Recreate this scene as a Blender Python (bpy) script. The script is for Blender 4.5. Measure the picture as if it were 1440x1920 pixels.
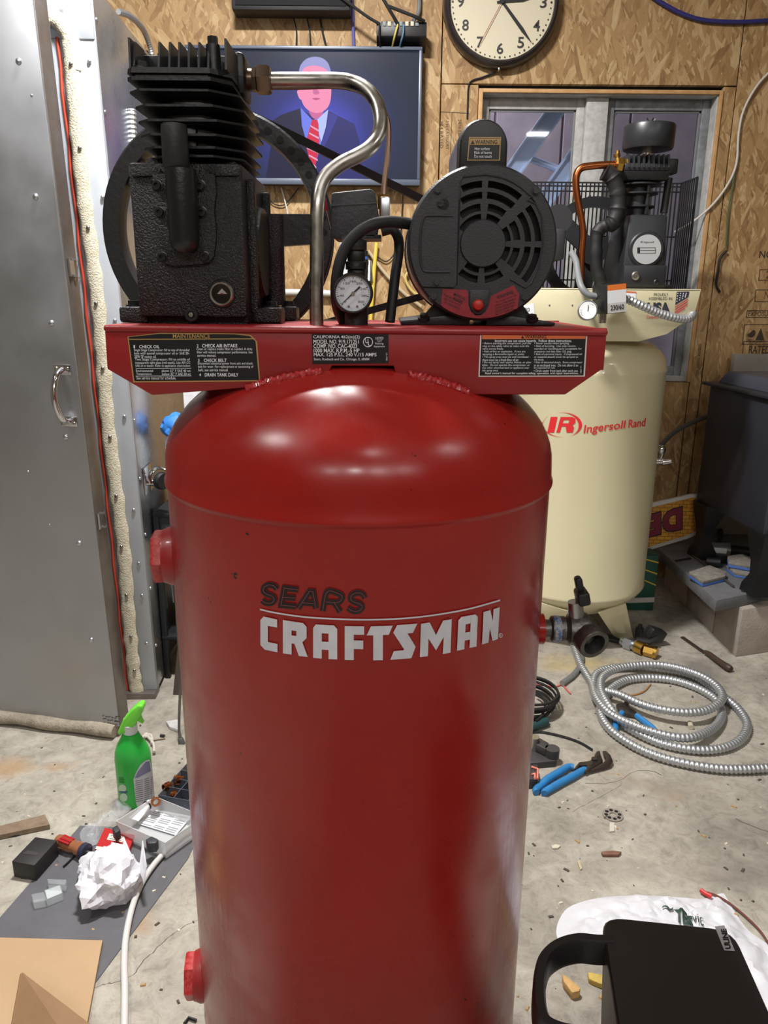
import bpy, bmesh, math, random
from mathutils import Vector, Matrix, Quaternion, noise as mnoise
R = math.radians
random.seed(7)
for o in list(bpy.data.objects):
    bpy.data.objects.remove(o)
SC = bpy.context.scene
COL = SC.collection

# ------------------------------------------------------------------ camera
FPX = 1440.0
TH, PH = R(15.8), R(0.506)
CAM = Vector((0, 0, 1.27))
FW = Vector((0, math.cos(TH), -math.sin(TH)))
UP0 = Vector((0, math.sin(TH), math.cos(TH)))
RT0 = Vector((1, 0, 0))
RT = RT0 * math.cos(PH) + UP0 * math.sin(PH)
UPV = UP0 * math.cos(PH) - RT0 * math.sin(PH)
cd = bpy.data.cameras.new('camera')
cam = bpy.data.objects.new('camera', cd)
COL.objects.link(cam)
m = Matrix((RT, UPV, -FW)).transposed().to_4x4()
m.translation = CAM
cam.matrix_world = m
cd.sensor_fit = 'VERTICAL'
cd.sensor_height = 24.0
cd.lens = 24.0 * FPX / 1920.0
cd.clip_start = 0.02
SC.camera = cam

# ------------------------------------------------------------------ world, light, exposure
w = bpy.data.worlds.new('dusk')
SC.world = w
w.use_nodes = True
bg = w.node_tree.nodes['Background']
bg.inputs[0].default_value = (0.74, 0.77, 0.88, 1)
bg.inputs[1].default_value = 1.5
SC.view_settings.view_transform = 'Standard'
SC.view_settings.look = 'None'
SC.view_settings.exposure = 0.0
SC.view_settings.gamma = 1.0
SC.view_settings.use_curve_mapping = False


def lamp(name, loc, sx, sy, power, col=(1, 0.97, 0.92), rot=(0, 0, 0)):
    l = bpy.data.lights.new(name, 'AREA')
    l.shape = 'RECTANGLE'
    l.size, l.size_y = sx, sy
    l.energy = power
    l.color = col
    o = bpy.data.objects.new(name, l)
    o.location = loc
    o.rotation_euler = rot
    COL.objects.link(o)
    return o


WHT = (1, 0.985, 0.965)
lamp('ceiling_lamp_bench', (-0.35, 1.80, 2.93), 0.34, 0.16, 108, WHT)
lamp('ceiling_lamp_door', (-1.45, 0.35, 2.93), 0.24, 0.12, 22, WHT)
lamp('ceiling_lamp_middle', (0.30, -0.55, 2.93), 0.20, 0.10, 4, WHT)
lamp('ceiling_lamp_right', (1.9, 0.1, 2.93), 0.24, 0.12, 10, WHT)
lamp('ceiling_lamp_rear_a', (-0.95, -2.3, 2.93), 0.22, 0.12, 20, WHT)
lamp('ceiling_lamp_rear_b', (-0.10, -2.3, 2.93), 0.22, 0.12, 24, WHT)
lamp('ceiling_lamp_rear_c', (0.75, -2.3, 2.93), 0.22, 0.12, 24, WHT)
lamp('ceiling_lamp_rear_d', (1.6, -2.0, 2.93), 0.22, 0.12, 18, WHT)

# ------------------------------------------------------------------ helpers: pixel of the photograph -> world


def ray(px, py):
    return FW + RT * ((px - 720) / FPX) + UPV * ((960 - py) / FPX)


def PY(px, py, Y):
    d = ray(px, py)
    return CAM + d * (Y / d.y)


def PZ(px, py, Z=0.0):
    d = ray(px, py)
    return CAM + d * ((Z - CAM.z) / d.z)


def PC(px, py, cx, cy, rad):
    d = ray(px, py)
    a = d.x * d.x + d.y * d.y
    b = 2 * (d.x * (CAM.x - cx) + d.y * (CAM.y - cy))
    c = (CAM.x - cx) ** 2 + (CAM.y - cy) ** 2 - rad * rad
    D = max(b * b - 4 * a * c, 0)
    return CAM + d * ((-b - math.sqrt(D)) / (2 * a))


# ------------------------------------------------------------------ materials
MATS = {}


def lin(c):
    def f(v):
        v /= 255.0
        return v / 12.92 if v <= 0.04045 else ((v + 0.055) / 1.055) ** 2.4
    return (f(c[0]), f(c[1]), f(c[2]), 1)


def mk(name, col, rough=0.5, metal=0.0, coat=0.0, var=None, bump=None, spec=0.5, emit=None, alpha=None, trans=0.0, rvar=None, ior=None):
    """col sRGB 0-255; var=(scale, sRGB colour 2, contrast); bump=(scale, strength)"""
    if name in MATS:
        return MATS[name]
    mt = bpy.data.materials.new(name)
    mt.use_nodes = True
    nt = mt.node_tree
    N, L = nt.nodes, nt.links
    b = N['Principled BSDF']
    b.inputs['Base Color'].default_value = lin(col)
    b.inputs['Roughness'].default_value = rough
    b.inputs['Metallic'].default_value = metal
    b.inputs['Specular IOR Level'].default_value = spec
    b.inputs['Coat Weight'].default_value = coat
    b.inputs['Coat Roughness'].default_value = 0.06
    b.inputs['Transmission Weight'].default_value = trans
    if ior:
        b.inputs['IOR'].default_value = ior
    if alpha is not None:
        b.inputs['Alpha'].default_value = alpha
    if emit:
        b.inputs['Emission Color'].default_value = lin(emit[0])
        b.inputs['Emission Strength'].default_value = emit[1]
    tc = N.new('ShaderNodeNewGeometry')
    if var:
        nz = N.new('ShaderNodeTexNoise')
        nz.inputs['Scale'].default_value = var[0]
        nz.inputs['Detail'].default_value = 5
        nz.inputs['Roughness'].default_value = 0.65
        L.new(tc.outputs['Position'], nz.inputs['Vector'])
        rp = N.new('ShaderNodeValToRGB')
        k = var[2] if len(var) > 2 else 0.15
        rp.color_ramp.elements[0].position = 0.5 - k
        rp.color_ramp.elements[1].position = 0.5 + k
        rp.color_ramp.elements[0].color = lin(var[1])
        rp.color_ramp.elements[1].color = lin(col)
        L.new(nz.outputs['Fac'], rp.inputs['Fac'])
        L.new(rp.outputs['Color'], b.inputs['Base Color'])
    if rvar:
        nz = N.new('ShaderNodeTexNoise')
        nz.inputs['Scale'].default_value = rvar[0]
        nz.inputs['Detail'].default_value = 6
        L.new(tc.outputs['Position'], nz.inputs['Vector'])
        mr = N.new('ShaderNodeMapRange')
        mr.inputs['From Min'].default_value = 0.3
        mr.inputs['From Max'].default_value = 0.7
        mr.inputs['To Min'].default_value = rvar[1]
        mr.inputs['To Max'].default_value = rvar[2]
        L.new(nz.outputs['Fac'], mr.inputs['Value'])
        L.new(mr.outputs['Result'], b.inputs['Roughness'])
    if bump:
        nz = N.new('ShaderNodeTexNoise')
        nz.inputs['Scale'].default_value = bump[0]
        nz.inputs['Detail'].default_value = 3
        L.new(tc.outputs['Position'], nz.inputs['Vector'])
        bp = N.new('ShaderNodeBump')
        bp.inputs['Strength'].default_value = bump[1]
        bp.inputs['Distance'].default_value = 0.004
        L.new(nz.outputs['Fac'], bp.inputs['Height'])
        L.new(bp.outputs['Normal'], b.inputs['Normal'])
    MATS[name] = mt
    return mt


def emitter(name, col, strength):
    mt = bpy.data.materials.new(name)
    mt.use_nodes = True
    nt = mt.node_tree
    b = nt.nodes['Principled BSDF']
    b.inputs['Base Color'].default_value = (0.01, 0.01, 0.01, 1)
    b.inputs['Roughness'].default_value = 0.35
    b.inputs['Specular IOR Level'].default_value = 0.12
    b.inputs['Emission Color'].default_value = lin(col)
    b.inputs['Emission Strength'].default_value = strength
    return mt


# ------------------------------------------------------------------ mesh builder
ORG = {}
TXT = {}


def basis(axis):
    a = Vector(axis).normalized()
    t = Vector((0, 0, 1)) if abs(a.z) < 0.9 else Vector((1, 0, 0))
    u = a.cross(t).normalized()
    return u, a.cross(u).normalized(), a


def cat(pts, sub=4, closed=False):
    """Catmull-Rom resample"""
    P = [Vector(p) for p in pts]
    n = len(P)
    out = []
    rng = range(n) if closed else range(n - 1)
    for i in rng:
        if closed:
            p0, p1, p2, p3 = P[(i - 1) % n], P[i], P[(i + 1) % n], P[(i + 2) % n]
        else:
            p1, p2 = P[i], P[i + 1]
            p0 = P[i - 1] if i > 0 else p1 * 2 - p2
            p3 = P[i + 2] if i + 2 < n else p2 * 2 - p1
        for k in range(sub):
            t = k / sub
            out.append(0.5 * ((2 * p1) + (p2 - p0) * t + (2 * p0 - 5 * p1 + 4 * p2 - p3) * t * t + (3 * p1 - p0 - 3 * p2 + p3) * t ** 3))
    if not closed:
        out.append(P[-1])
    return out


class MB:
    def __init__(s):
        s.v, s.f, s.m = [], [], []

    def add(s, vs, fs, mi=0):
        b = len(s.v)
        s.v += [Vector(v) for v in vs]
        for f in fs:
            s.f.append([b + i for i in f])
            s.m.append(mi)
        return s

    def bm(s, bm, mi=0, M=None):
        bm.verts.index_update()
        vs = [(M @ v.co) if M is not None else v.co.copy() for v in bm.verts]
        fs = [[v.index for v in f.verts] for f in bm.faces]
        bm.free()
        return s.add(vs, fs, mi)

    def box(s, c, sz, rot=None, bev=0.0, seg=2, mi=0):
        bm = bmesh.new()
        bmesh.ops.create_cube(bm, size=1)
        for v in bm.verts:
            v.co = Vector((v.co.x * sz[0], v.co.y * sz[1], v.co.z * sz[2]))
        if bev:
            bmesh.ops.bevel(bm, geom=bm.edges[:], offset=bev, segments=seg, affect='EDGES', profile=0.5)
        M = Matrix.Translation(Vector(c))
        if rot is not None:
            M = M @ (rot.to_4x4() if isinstance(rot, (Matrix, Quaternion)) else Matrix.Rotation(rot, 4, 'Z'))
        if isinstance(rot, Quaternion):
            M = Matrix.Translation(Vector(c)) @ rot.to_matrix().to_4x4()
        return s.bm(bm, mi, M)

    def hexa(s, p, mi=0, bev=0.0, seg=2):
        """8 corners: bottom ring 0-3, top ring 4-7"""
        fs = [(3, 2, 1, 0), (4, 5, 6, 7), (0, 1, 5, 4), (1, 2, 6, 5), (2, 3, 7, 6), (3, 0, 4, 7)]
        if not bev:
            return s.add(p, fs, mi)
        bm = bmesh.new()
        vv = [bm.verts.new(Vector(q)) for q in p]
        for f in fs:
            bm.faces.new([vv[i] for i in f])
        bmesh.ops.bevel(bm, geom=bm.edges[:], offset=bev, segments=seg, affect='EDGES', profile=0.5)
        return s.bm(bm, mi)

    def cyl(s, p0, p1, r0, r1=None, n=16, mi=0, cap=True, ph=0.0):
        p0, p1 = Vector(p0), Vector(p1)
        r1 = r0 if r1 is None else r1
        u, v, a = basis(p1 - p0)
        vs = []
        for p, r in ((p0, r0), (p1, r1)):
            for k in range(n):
                t = 2 * math.pi * k / n + ph
                vs.append(p + u * (r * math.cos(t)) + v * (r * math.sin(t)))
        fs = [(k, (k + 1) % n, n + (k + 1) % n, n + k) for k in range(n)]
        if cap:
            fs += [tuple(range(n - 1, -1, -1)), tuple(range(n, 2 * n))]
        return s.add(vs, fs, mi)

    def lathe(s, prof, o, axis=(0, 0, 1), n=32, mi=0, cap=True, sx=1.0, sy=1.0, U=None):
        o = Vector(o)
        u, v, a = basis(axis)
        if U is not None:
            u = Vector(U).normalized()
            v = a.cross(u)
        vs, fs = [], []
        for (r, h) in prof:
            for k in range(n):
                t = 2 * math.pi * k / n
                vs.append(o + a * h + u * (r * sx * math.cos(t)) + v * (r * sy * math.sin(t)))
        for j in range(len(prof) - 1):
            for k in range(n):
                fs.append((j * n + k, j * n + (k + 1) % n, (j + 1) * n + (k + 1) % n, (j + 1) * n + k))
        if cap:
            fs.append(tuple(range(n - 1, -1, -1)))
            fs.append(tuple(range((len(prof) - 1) * n, len(prof) * n)))
        return s.add(vs, fs, mi)

    def tube(s, pts, r, n=8, mi=0, closed=False, cap=True, flat=None):
        P = [Vector(p) for p in pts]
        m_ = len(P)
        vs, fs = [], []
        nrm = None
        for i in range(m_):
            if closed:
                t = (P[(i + 1) % m_] - P[i - 1])
            else:
                t = P[min(i + 1, m_ - 1)] - P[max(i - 1, 0)]
            if t.length < 1e-9:
                t = Vector((0, 0, 1))
            t.normalize()
            if nrm is None:
                nrm = basis(t)[0]
            nrm = nrm - t * nrm.dot(t)
            if nrm.length < 1e-6:
                nrm = basis(t)[0]
            nrm.normalize()
            bn = t.cross(nrm)
            rr = r(i) if callable(r) else (r[i] if isinstance(r, (list, tuple)) else r)
            for k in range(n):
                a = 2 * math.pi * k / n
                vs.append(P[i] + nrm * (rr * math.cos(a)) + bn * (rr * math.sin(a)))
        L = m_ if closed else m_ - 1
        for i in range(L):
            j = (i + 1) % m_
            for k in range(n):
                fs.append((i * n + k, i * n + (k + 1) % n, j * n + (k + 1) % n, j * n + k))
        if cap and not closed:
            fs.append(tuple(range(n - 1, -1, -1)))
            fs.append(tuple(range((m_ - 1) * n, m_ * n)))
        return s.add(vs, fs, mi)

    def ribbon(s, pts, w_vec, h_vec, mi=0, closed=False):
        """rectangular section sweep with constant section vectors"""
        P = [Vector(p) for p in pts]
        w_vec, h_vec = Vector(w_vec) / 2, Vector(h_vec) / 2
        vs, fs = [], []
        n = len(P)
        for p in P:
            vs += [p - w_vec - h_vec, p + w_vec - h_vec, p + w_vec + h_vec, p - w_vec + h_vec]
        for i in range(n if closed else n - 1):
            j = (i + 1) % n
            for k in range(4):
                fs.append((i * 4 + k, i * 4 + (k + 1) % 4, j * 4 + (k + 1) % 4, j * 4 + k))
        if not closed:
            fs += [(3, 2, 1, 0), tuple((n - 1) * 4 + k for k in range(4))]
        return s.add(vs, fs, mi)

    def prism(s, poly, vec, mi=0, bev=0.0, seg=2):
        P = [Vector(p) for p in poly]
        vec = Vector(vec)
        n = len(P)
        vs = P + [p + vec for p in P]
        fs = [(k, (k + 1) % n, n + (k + 1) % n, n + k) for k in range(n)]
        fs += [tuple(range(n - 1, -1, -1)), tuple(range(n, 2 * n))]
        if not bev:
            return s.add(vs, fs, mi)
        bm = bmesh.new()
        vv = [bm.verts.new(q) for q in vs]
        for f in fs:
            bm.faces.new([vv[i] for i in f])
        bmesh.ops.recalc_face_normals(bm, faces=bm.faces[:])
        bmesh.ops.bevel(bm, geom=bm.edges[:], offset=bev, segments=seg, affect='EDGES', profile=0.5, clamp_overlap=True)
        return s.bm(bm, mi)

    def poly(s, pts, mi=0):
        return s.add(pts, [tuple(range(len(pts)))], mi)

    def fprism(s, px, z0, z1, mi=0, bev=0.0):
        """polygon read in the photograph at height z1, standing from z0 up"""
        P = [PZ(x, y, z1) for x, y in px]
        return s.prism([Vector((p.x, p.y, z0)) for p in P], (0, 0, z1 - z0), mi, bev)

    def sphere(s, c, r, n=12, mi=0, sc=(1, 1, 1)):
        bm = bmesh.new()
        bmesh.ops.create_uvsphere(bm, u_segments=n, v_segments=max(6, n * 2 // 3), radius=r)
        M = Matrix.Translation(Vector(c)) @ Matrix.Diagonal((*sc, 1))
        return s.bm(bm, mi, M)

    def text(s, body, rect, surf, mi=0, bold=0.0, shear=0.0, fine=0.0, rot=0, lift=None, sp=1.0):
        """body fitted into the rect (x0, y0, x1, y1); surf maps rect coordinates to the surface"""
        vs, fs = text2d(body, bold, shear, sp)
        if not vs:
            return s
        x0, y0, x1, y1 = rect
        out = []
        for (x, y) in vs:
            if rot == 180:
                x, y = 1 - x, 1 - y
            if rot == 90:
                x, y = y, 1 - x
            if rot == 270:
                x, y = 1 - y, x
            out.append((x0 + x * (x1 - x0), y1 + y * (y0 - y1)))
        if fine:
            bm = bmesh.new()
            vv = [bm.verts.new((a, b_, 0)) for a, b_ in out]
            for f in fs:
                try:
                    bm.faces.new([vv[i] for i in f])
                except ValueError:
                    pass
            for _ in range(4):
                ee = [e for e in bm.edges if e.calc_length() > fine]
                if not ee:
                    break
                bmesh.ops.subdivide_edges(bm, edges=ee, cuts=1)
                bmesh.ops.triangulate(bm, faces=bm.faces[:])
            bm.verts.index_update()
            out = [(v.co.x, v.co.y) for v in bm.verts]
            fs = [[v.index for v in f.verts] for f in bm.faces]
            bm.free()
        return s.add([surf(a, b_) for a, b_ in out], fs, mi)

    def build(s, name, mats, parent=None, org=None, angle=38, loc=None, local=False):
        me = bpy.data.meshes.new(name)
        if parent is not None:
            o0 = ORG[parent.name]
        elif org is not None:
            o0 = Vector(org)
        else:
            xs = [v.x for v in s.v]
            ys = [v.y for v in s.v]
            o0 = Vector(((min(xs) + max(xs)) / 2, (min(ys) + max(ys)) / 2, min(v.z for v in s.v)))
        if local:
            o0 = Vector((0, 0, 0))
        me.from_pydata([(v - o0)[:] for v in s.v], [], s.f)
        if not isinstance(mats, (list, tuple)):
            mats = [mats]
        for mt in mats:
            me.materials.append(mt)
        me.polygons.foreach_set('material_index', s.m)
        me.polygons.foreach_set('use_smooth', [True] * len(s.f))
        bm = bmesh.new()
        bm.from_mesh(me)
        bmesh.ops.recalc_face_normals(bm, faces=bm.faces[:])
        bm.to_mesh(me)
        bm.free()
        me.set_sharp_from_angle(angle=R(angle))
        o = bpy.data.objects.new(name, me)
        COL.objects.link(o)
        if parent is not None:
            o.parent = parent
            if local:
                o.location = Vector(loc) - ORG[parent.name]
                ORG[o.name] = Vector(loc)
            else:
                ORG[o.name] = ORG[parent.name].copy()
        else:
            o.location = o0 if not local else Vector(loc)
            ORG[o.name] = Vector(o.location)
        return o


def text2d(body, bold=0.0, shear=0.0, sp=1.0):
    key = (body, bold, shear, sp)
    if key in TXT:
        return TXT[key]
    cu = bpy.data.curves.new('lettering', 'FONT')
    cu.body = body
    cu.resolution_u = 3
    cu.offset = bold
    cu.shear = shear
    cu.space_character = sp
    cu.size = 1
    ob = bpy.data.objects.new('lettering', cu)
    COL.objects.link(ob)
    dg = bpy.context.evaluated_depsgraph_get()
    me = bpy.data.meshes.new_from_object(ob.evaluated_get(dg))
    vs = [(v.co.x, v.co.y) for v in me.vertices]
    fs = [list(p.vertices) for p in me.polygons]
    bpy.data.objects.remove(ob)
    bpy.data.curves.remove(cu)
    bpy.data.meshes.remove(me)
    if vs:
        a, b = min(v[0] for v in vs), max(v[0] for v in vs)
        c, d = min(v[1] for v in vs), max(v[1] for v in vs)
        vs = [((x - a) / max(b - a, 1e-6), (y - c) / max(d - c, 1e-6)) for x, y in vs]
    TXT[key] = (vs, fs)
    return TXT[key]


def tag(o, label=None, cat_=None, group=None, kind=None):
    if label:
        o['label'] = label
    if cat_:
        o['category'] = cat_
    if group:
        o['group'] = group
    if kind:
        o['kind'] = kind
    return o


def thing(name, label, cat_, loc, group=None):
    o = bpy.data.objects.new(name, None)
    o.empty_display_size = 0.05
    COL.objects.link(o)
    o.location = loc
    ORG[o.name] = Vector(loc)
    return tag(o, label, cat_, group)


PROTO = {}


def stud(parent, name, pos, axis, r, kind, mat):
    """one fastener as an object of its own; alike ones share mesh data. The mesh points along +Z"""
    key = (kind, round(r, 5), mat.name)
    b = MB()
    if key not in PROTO:
        if kind == 'hex':
            b.cyl((0, 0, -0.001), (0, 0, r * 0.28), r * 1.3, n=14)
            b.cyl((0, 0, 0), (0, 0, r * 0.95), r, r * 0.96, n=6)
        elif kind == 'socket':
            b.lathe([(r * 1.25, -0.001), (r * 1.25, r * .2), (r, r * .25), (r, r * 1.0), (r * .88, r * 1.12), (r * .52, r * 1.12), (r * .5, r * .55)], (0, 0, 0), n=14)
        elif kind == 'rivet':
            b.lathe([(r, -0.0005), (r * .97, r * .25), (r * .72, r * .55), (r * .3, r * .7)], (0, 0, 0), n=10)
        elif kind == 'hole':
            b.cyl((0, 0, -0.001), (0, 0, 0.0006), r, n=10)
        o = b.build(name, mat, parent, local=True, loc=pos, angle=40)
        PROTO[key] = o.data
    else:
        o = bpy.data.objects.new(name, PROTO[key])
        COL.objects.link(o)
        o.parent = parent
        o.location = Vector(pos) - ORG[parent.name]
        ORG[o.name] = Vector(pos)
    o.rotation_mode = 'QUATERNION'
    o.rotation_quaternion = Vector(axis).to_track_quat('Z', 'Y')
    return o


def arc(cx, cy, r, a0, a1, n):
    return [(cx + r * math.cos(R(a0 + (a1 - a0) * k / n)), cy + r * math.sin(R(a0 + (a1 - a0) * k / n))) for k in range(n + 1)]


def rings(pts, r0, r1, pitch):
    """resample a path finely and return points plus a rippled radius list (armoured conduit)"""
    P = cat(pts, 14)
    out, rr = [P[0]], [r0]
    acc = 0.0
    step = pitch / 4
    tot = 0.0
    for a, b in zip(P, P[1:]):
        d = (b - a).length
        t = 0.0
        while acc + (d - t) >= step:
            t += step - acc
            acc = 0.0
            tot += step
            out.append(a.lerp(b, t / d if d else 0))
            rr.append(r0 + (r1 - r0) * (0.5 + 0.5 * math.cos(2 * math.pi * tot / pitch)))
        acc += d - t
    return out, rr

# ================================================================== materials of the place


def osb_material():
    mt = bpy.data.materials.new('oriented_strand_board')
    mt.use_nodes = True
    nt = mt.node_tree
    N, L = nt.nodes, nt.links
    b = N['Principled BSDF']
    b.inputs['Roughness'].default_value = 0.62
    geo = N.new('ShaderNodeNewGeometry')
    sep = N.new('ShaderNodeSeparateXYZ')
    L.new(geo.outputs['Position'], sep.inputs[0])
    cmb = N.new('ShaderNodeCombineXYZ')
    L.new(sep.outputs['X'], cmb.inputs['X'])
    L.new(sep.outputs['Z'], cmb.inputs['Y'])
    nz = N.new('ShaderNodeTexNoise')
    nz.inputs['Scale'].default_value = 14
    nz.inputs['Detail'].default_value = 2
    L.new(cmb.outputs[0], nz.inputs['Vector'])
    ds = N.new('ShaderNodeVectorMath')
    ds.operation = 'SCALE'
    ds.inputs['Scale'].default_value = 0.012
    L.new(nz.outputs['Color'], ds.inputs[0])
    ad = N.new('ShaderNodeVectorMath')
    L.new(cmb.outputs[0], ad.inputs[0])
    L.new(ds.outputs[0], ad.inputs[1])
    top_h = top_t = top_g = None
    for i, (ang, sl, sw) in enumerate([(84, 9, 44), (56, 10, 52), (106, 9, 42), (132, 13, 60), (93, 14, 66), (70, 18, 92), (112, 24, 120)]):
        mp = N.new('ShaderNodeMapping')
        mp.vector_type = 'TEXTURE'
        mp.inputs['Rotation'].default_value = (0, 0, R(ang))
        mp.inputs['Location'].default_value = (0.37 * i, 0.21 * i, 0)
        mp.inputs['Scale'].default_value = (1.0 / sl, 1.0 / sw, 1)
        L.new(ad.outputs[0], mp.inputs['Vector'])
        vo = N.new('ShaderNodeTexVoronoi')
        vo.voronoi_dimensions = '2D'
        vo.inputs['Scale'].default_value = 1.0
        L.new(mp.outputs[0], vo.inputs['Vector'])
        sp = N.new('ShaderNodeSeparateColor')
        L.new(vo.outputs['Color'], sp.inputs[0])
        gr = N.new('ShaderNodeTexNoise')
        gr.noise_dimensions = '2D'
        gr.inputs['Scale'].default_value = 2.2
        gr.inputs['Detail'].default_value = 3
        L.new(mp.outputs[0], gr.inputs['Vector'])
        if top_h is None:
            top_h, top_t, top_g = sp.outputs[0], sp.outputs[1], gr.outputs['Fac']
        else:
            gt = N.new('ShaderNodeMath')
            gt.operation = 'GREATER_THAN'
            L.new(sp.outputs[0], gt.inputs[0])
            L.new(top_h, gt.inputs[1])

            def mixf(a, c):
                mx = N.new('ShaderNodeMix')
                L.new(gt.outputs[0], mx.inputs[0])
                L.new(a, mx.inputs[2])
                L.new(c, mx.inputs[3])
                return mx.outputs[0]
            t2, g2 = mixf(top_t, sp.outputs[1]), mixf(top_g, gr.outputs['Fac'])
            mxh = N.new('ShaderNodeMath')
            mxh.operation = 'MAXIMUM'
            L.new(sp.outputs[0], mxh.inputs[0])
            L.new(top_h, mxh.inputs[1])
            top_h, top_t, top_g = mxh.outputs[0], t2, g2
    mg = N.new('ShaderNodeMath')
    mg.operation = 'MULTIPLY_ADD'
    L.new(top_g, mg.inputs[0])
    mg.inputs[1].default_value = 0.5
    L.new(top_t, mg.inputs[2])
    rp = N.new('ShaderNodeValToRGB')
    cr = rp.color_ramp
    cols = [(0.08, (104, 76, 46)), (0.3, (146, 112, 70)), (0.55, (160, 126, 82)), (0.8, (168, 134, 90)), (1.0, (182, 152, 108)), (1.25, (196, 170, 128))]
    cr.elements[0].position, cr.elements[1].position = 0, 1
    for e, (p, c) in zip([cr.elements[0], cr.elements[1]], [cols[0], cols[-1]]):
        e.color = lin(c)
    for p, c in cols[1:-1]:
        e = cr.elements.new(p / 1.25)
        e.color = lin(c)
    dv = N.new('ShaderNodeMath')
    dv.operation = 'DIVIDE'
    dv.inputs[1].default_value = 1.4
    L.new(mg.outputs[0], dv.inputs[0])
    L.new(dv.outputs[0], rp.inputs['Fac'])
    L.new(rp.outputs['Color'], b.inputs['Base Color'])
    bp = N.new('ShaderNodeBump')
    bp.inputs['Strength'].default_value = 0.25
    bp.inputs['Distance'].default_value = 0.002
    L.new(mg.outputs[0], bp.inputs['Height'])
    L.new(bp.outputs['Normal'], b.inputs['Normal'])
    return mt


def concrete_material():
    mt = bpy.data.materials.new('worn_concrete')
    mt.use_nodes = True
    nt = mt.node_tree
    N, L = nt.nodes, nt.links
    b = N['Principled BSDF']
    geo = N.new('ShaderNodeNewGeometry')

    def nse(scale, det, rough=0.6, dist=0.0):
        z = N.new('ShaderNodeTexNoise')
        z.inputs['Scale'].default_value = scale
        z.inputs['Detail'].default_value = det
        z.inputs['Roughness'].default_value = rough
        z.inputs['Distortion'].default_value = dist
        L.new(geo.outputs['Position'], z.inputs['Vector'])
        return z.outputs['Fac']

    def ramp(f, stops):
        r_ = N.new('ShaderNodeValToRGB')
        r_.color_ramp.elements[0].position, r_.color_ramp.elements[0].color = stops[0][0], lin(stops[0][1])
        r_.color_ramp.elements[1].position, r_.color_ramp.elements[1].color = stops[-1][0], lin(stops[-1][1])
        for p, c in stops[1:-1]:
            e = r_.color_ramp.elements.new(p)
            e.color = lin(c)
        L.new(f, r_.inputs['Fac'])
        return r_.outputs['Color']

    def mix(f, a, c, mode='MIX'):
        mx = N.new('ShaderNodeMix')
        mx.data_type = 'RGBA'
        mx.blend_type = mode
        if isinstance(f, float):
            mx.inputs[0].default_value = f
        else:
            L.new(f, mx.inputs[0])
        L.new(a, mx.inputs[6])
        L.new(c, mx.inputs[7])
        return mx.outputs[2]
    base = ramp(nse(2.3, 8, 0.68, 0.6), [(0.3, (138, 133, 124)), (0.5, (170, 164, 153)), (0.7, (198, 192, 180))])
    fine = ramp(nse(26, 8, 0.78, 0.8), [(0.30, (150, 146, 140)), (0.5, (228, 226, 221)), (0.68, (255, 255, 255))])
    c1 = mix(0.7, base, fine, 'MULTIPLY')
    spots = ramp(nse(240, 3, 0.6), [(0.27, (120, 116, 110)), (0.36, (255, 255, 255))])
    c1 = mix(0.45, c1, spots, 'MULTIPLY')
    rust = nse(1.7, 5, 0.6, 1.0)
    rr = N.new('ShaderNodeMapRange')
    rr.inputs['From Min'].default_value, rr.inputs['From Max'].default_value = 0.66, 0.78
    rr.inputs['To Max'].default_value = 0.75
    L.new(rust, rr.inputs['Value'])
    rc = N.new('ShaderNodeRGB')
    rc.outputs[0].default_value = lin((176, 132, 78))
    c2 = mix(rr.outputs[0], c1, rc.outputs[0])
    # single stains and dark patches with a place and shape of their own
    wob = N.new('ShaderNodeTexNoise')
    wob.inputs['Scale'].default_value = 9
    wob.inputs['Detail'].default_value = 5
    L.new(geo.outputs['Position'], wob.inputs['Vector'])
    for (px, py, rx, ry, col, k) in ((5, 1437, .16, .06, (168, 132, 88), .6), (106, 1440, .06, .035, (164, 126, 82), .55), (262, 1722, .05, .06, (170, 130, 84), .6),
                                     (1095, 1245, .16, .10, (186, 164, 104), .6), (1318, 1262, .09, .22, (112, 106, 100), .8), (1330, 1330, .10, .10, (128, 121, 113), .6),
                                     (1190, 1185, .22, .14, (96, 90, 84), .6), (1390, 1650, .16, .10, (112, 105, 98), .6), (1250, 1480, .14, .06, (140, 130, 118), .6), (1180, 1630, .25, .06, (140, 132, 120), .5)):
        p = PZ(px, py, 0)
        sb_ = N.new('ShaderNodeVectorMath')
        sb_.operation = 'SUBTRACT'
        L.new(geo.outputs['Position'], sb_.inputs[0])
        sb_.inputs[1].default_value = p
        ml_ = N.new('ShaderNodeVectorMath')
        ml_.operation = 'MULTIPLY'
        L.new(sb_.outputs[0], ml_.inputs[0])
        ml_.inputs[1].default_value = (1 / rx, 1 / ry, 0)
        ln_ = N.new('ShaderNodeVectorMath')
        ln_.operation = 'LENGTH'
        L.new(ml_.outputs[0], ln_.inputs[0])
        ad_ = N.new('ShaderNodeMath')
        ad_.operation = 'MULTIPLY_ADD'
        L.new(wob.outputs['Fac'], ad_.inputs[0])
        ad_.inputs[1].default_value = 2.6
        L.new(ln_.outputs['Value'], ad_.inputs[2])
        mr_ = N.new('ShaderNodeMapRange')
        mr_.inputs['From Min'].default_value, mr_.inputs['From Max'].default_value = 2.35, 1.35
        mr_.inputs['To Max'].default_value = k
        L.new(ad_.outputs[0], mr_.inputs['Value'])
        cc_n = N.new('ShaderNodeRGB')
        cc_n.outputs[0].default_value = lin(col)
        c2 = mix(mr_.outputs[0], c2, cc_n.outputs[0])
    L.new(c2, b.inputs['Base Color'])
    b.inputs['Roughness'].default_value = 0.72
    bp = N.new('ShaderNodeBump')
    bp.inputs['Strength'].default_value = 0.35
    bp.inputs['Distance'].default_value = 0.003
    L.new(nse(90, 6, 0.7), bp.inputs['Height'])
    L.new(bp.outputs['Normal'], b.inputs['Normal'])
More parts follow.
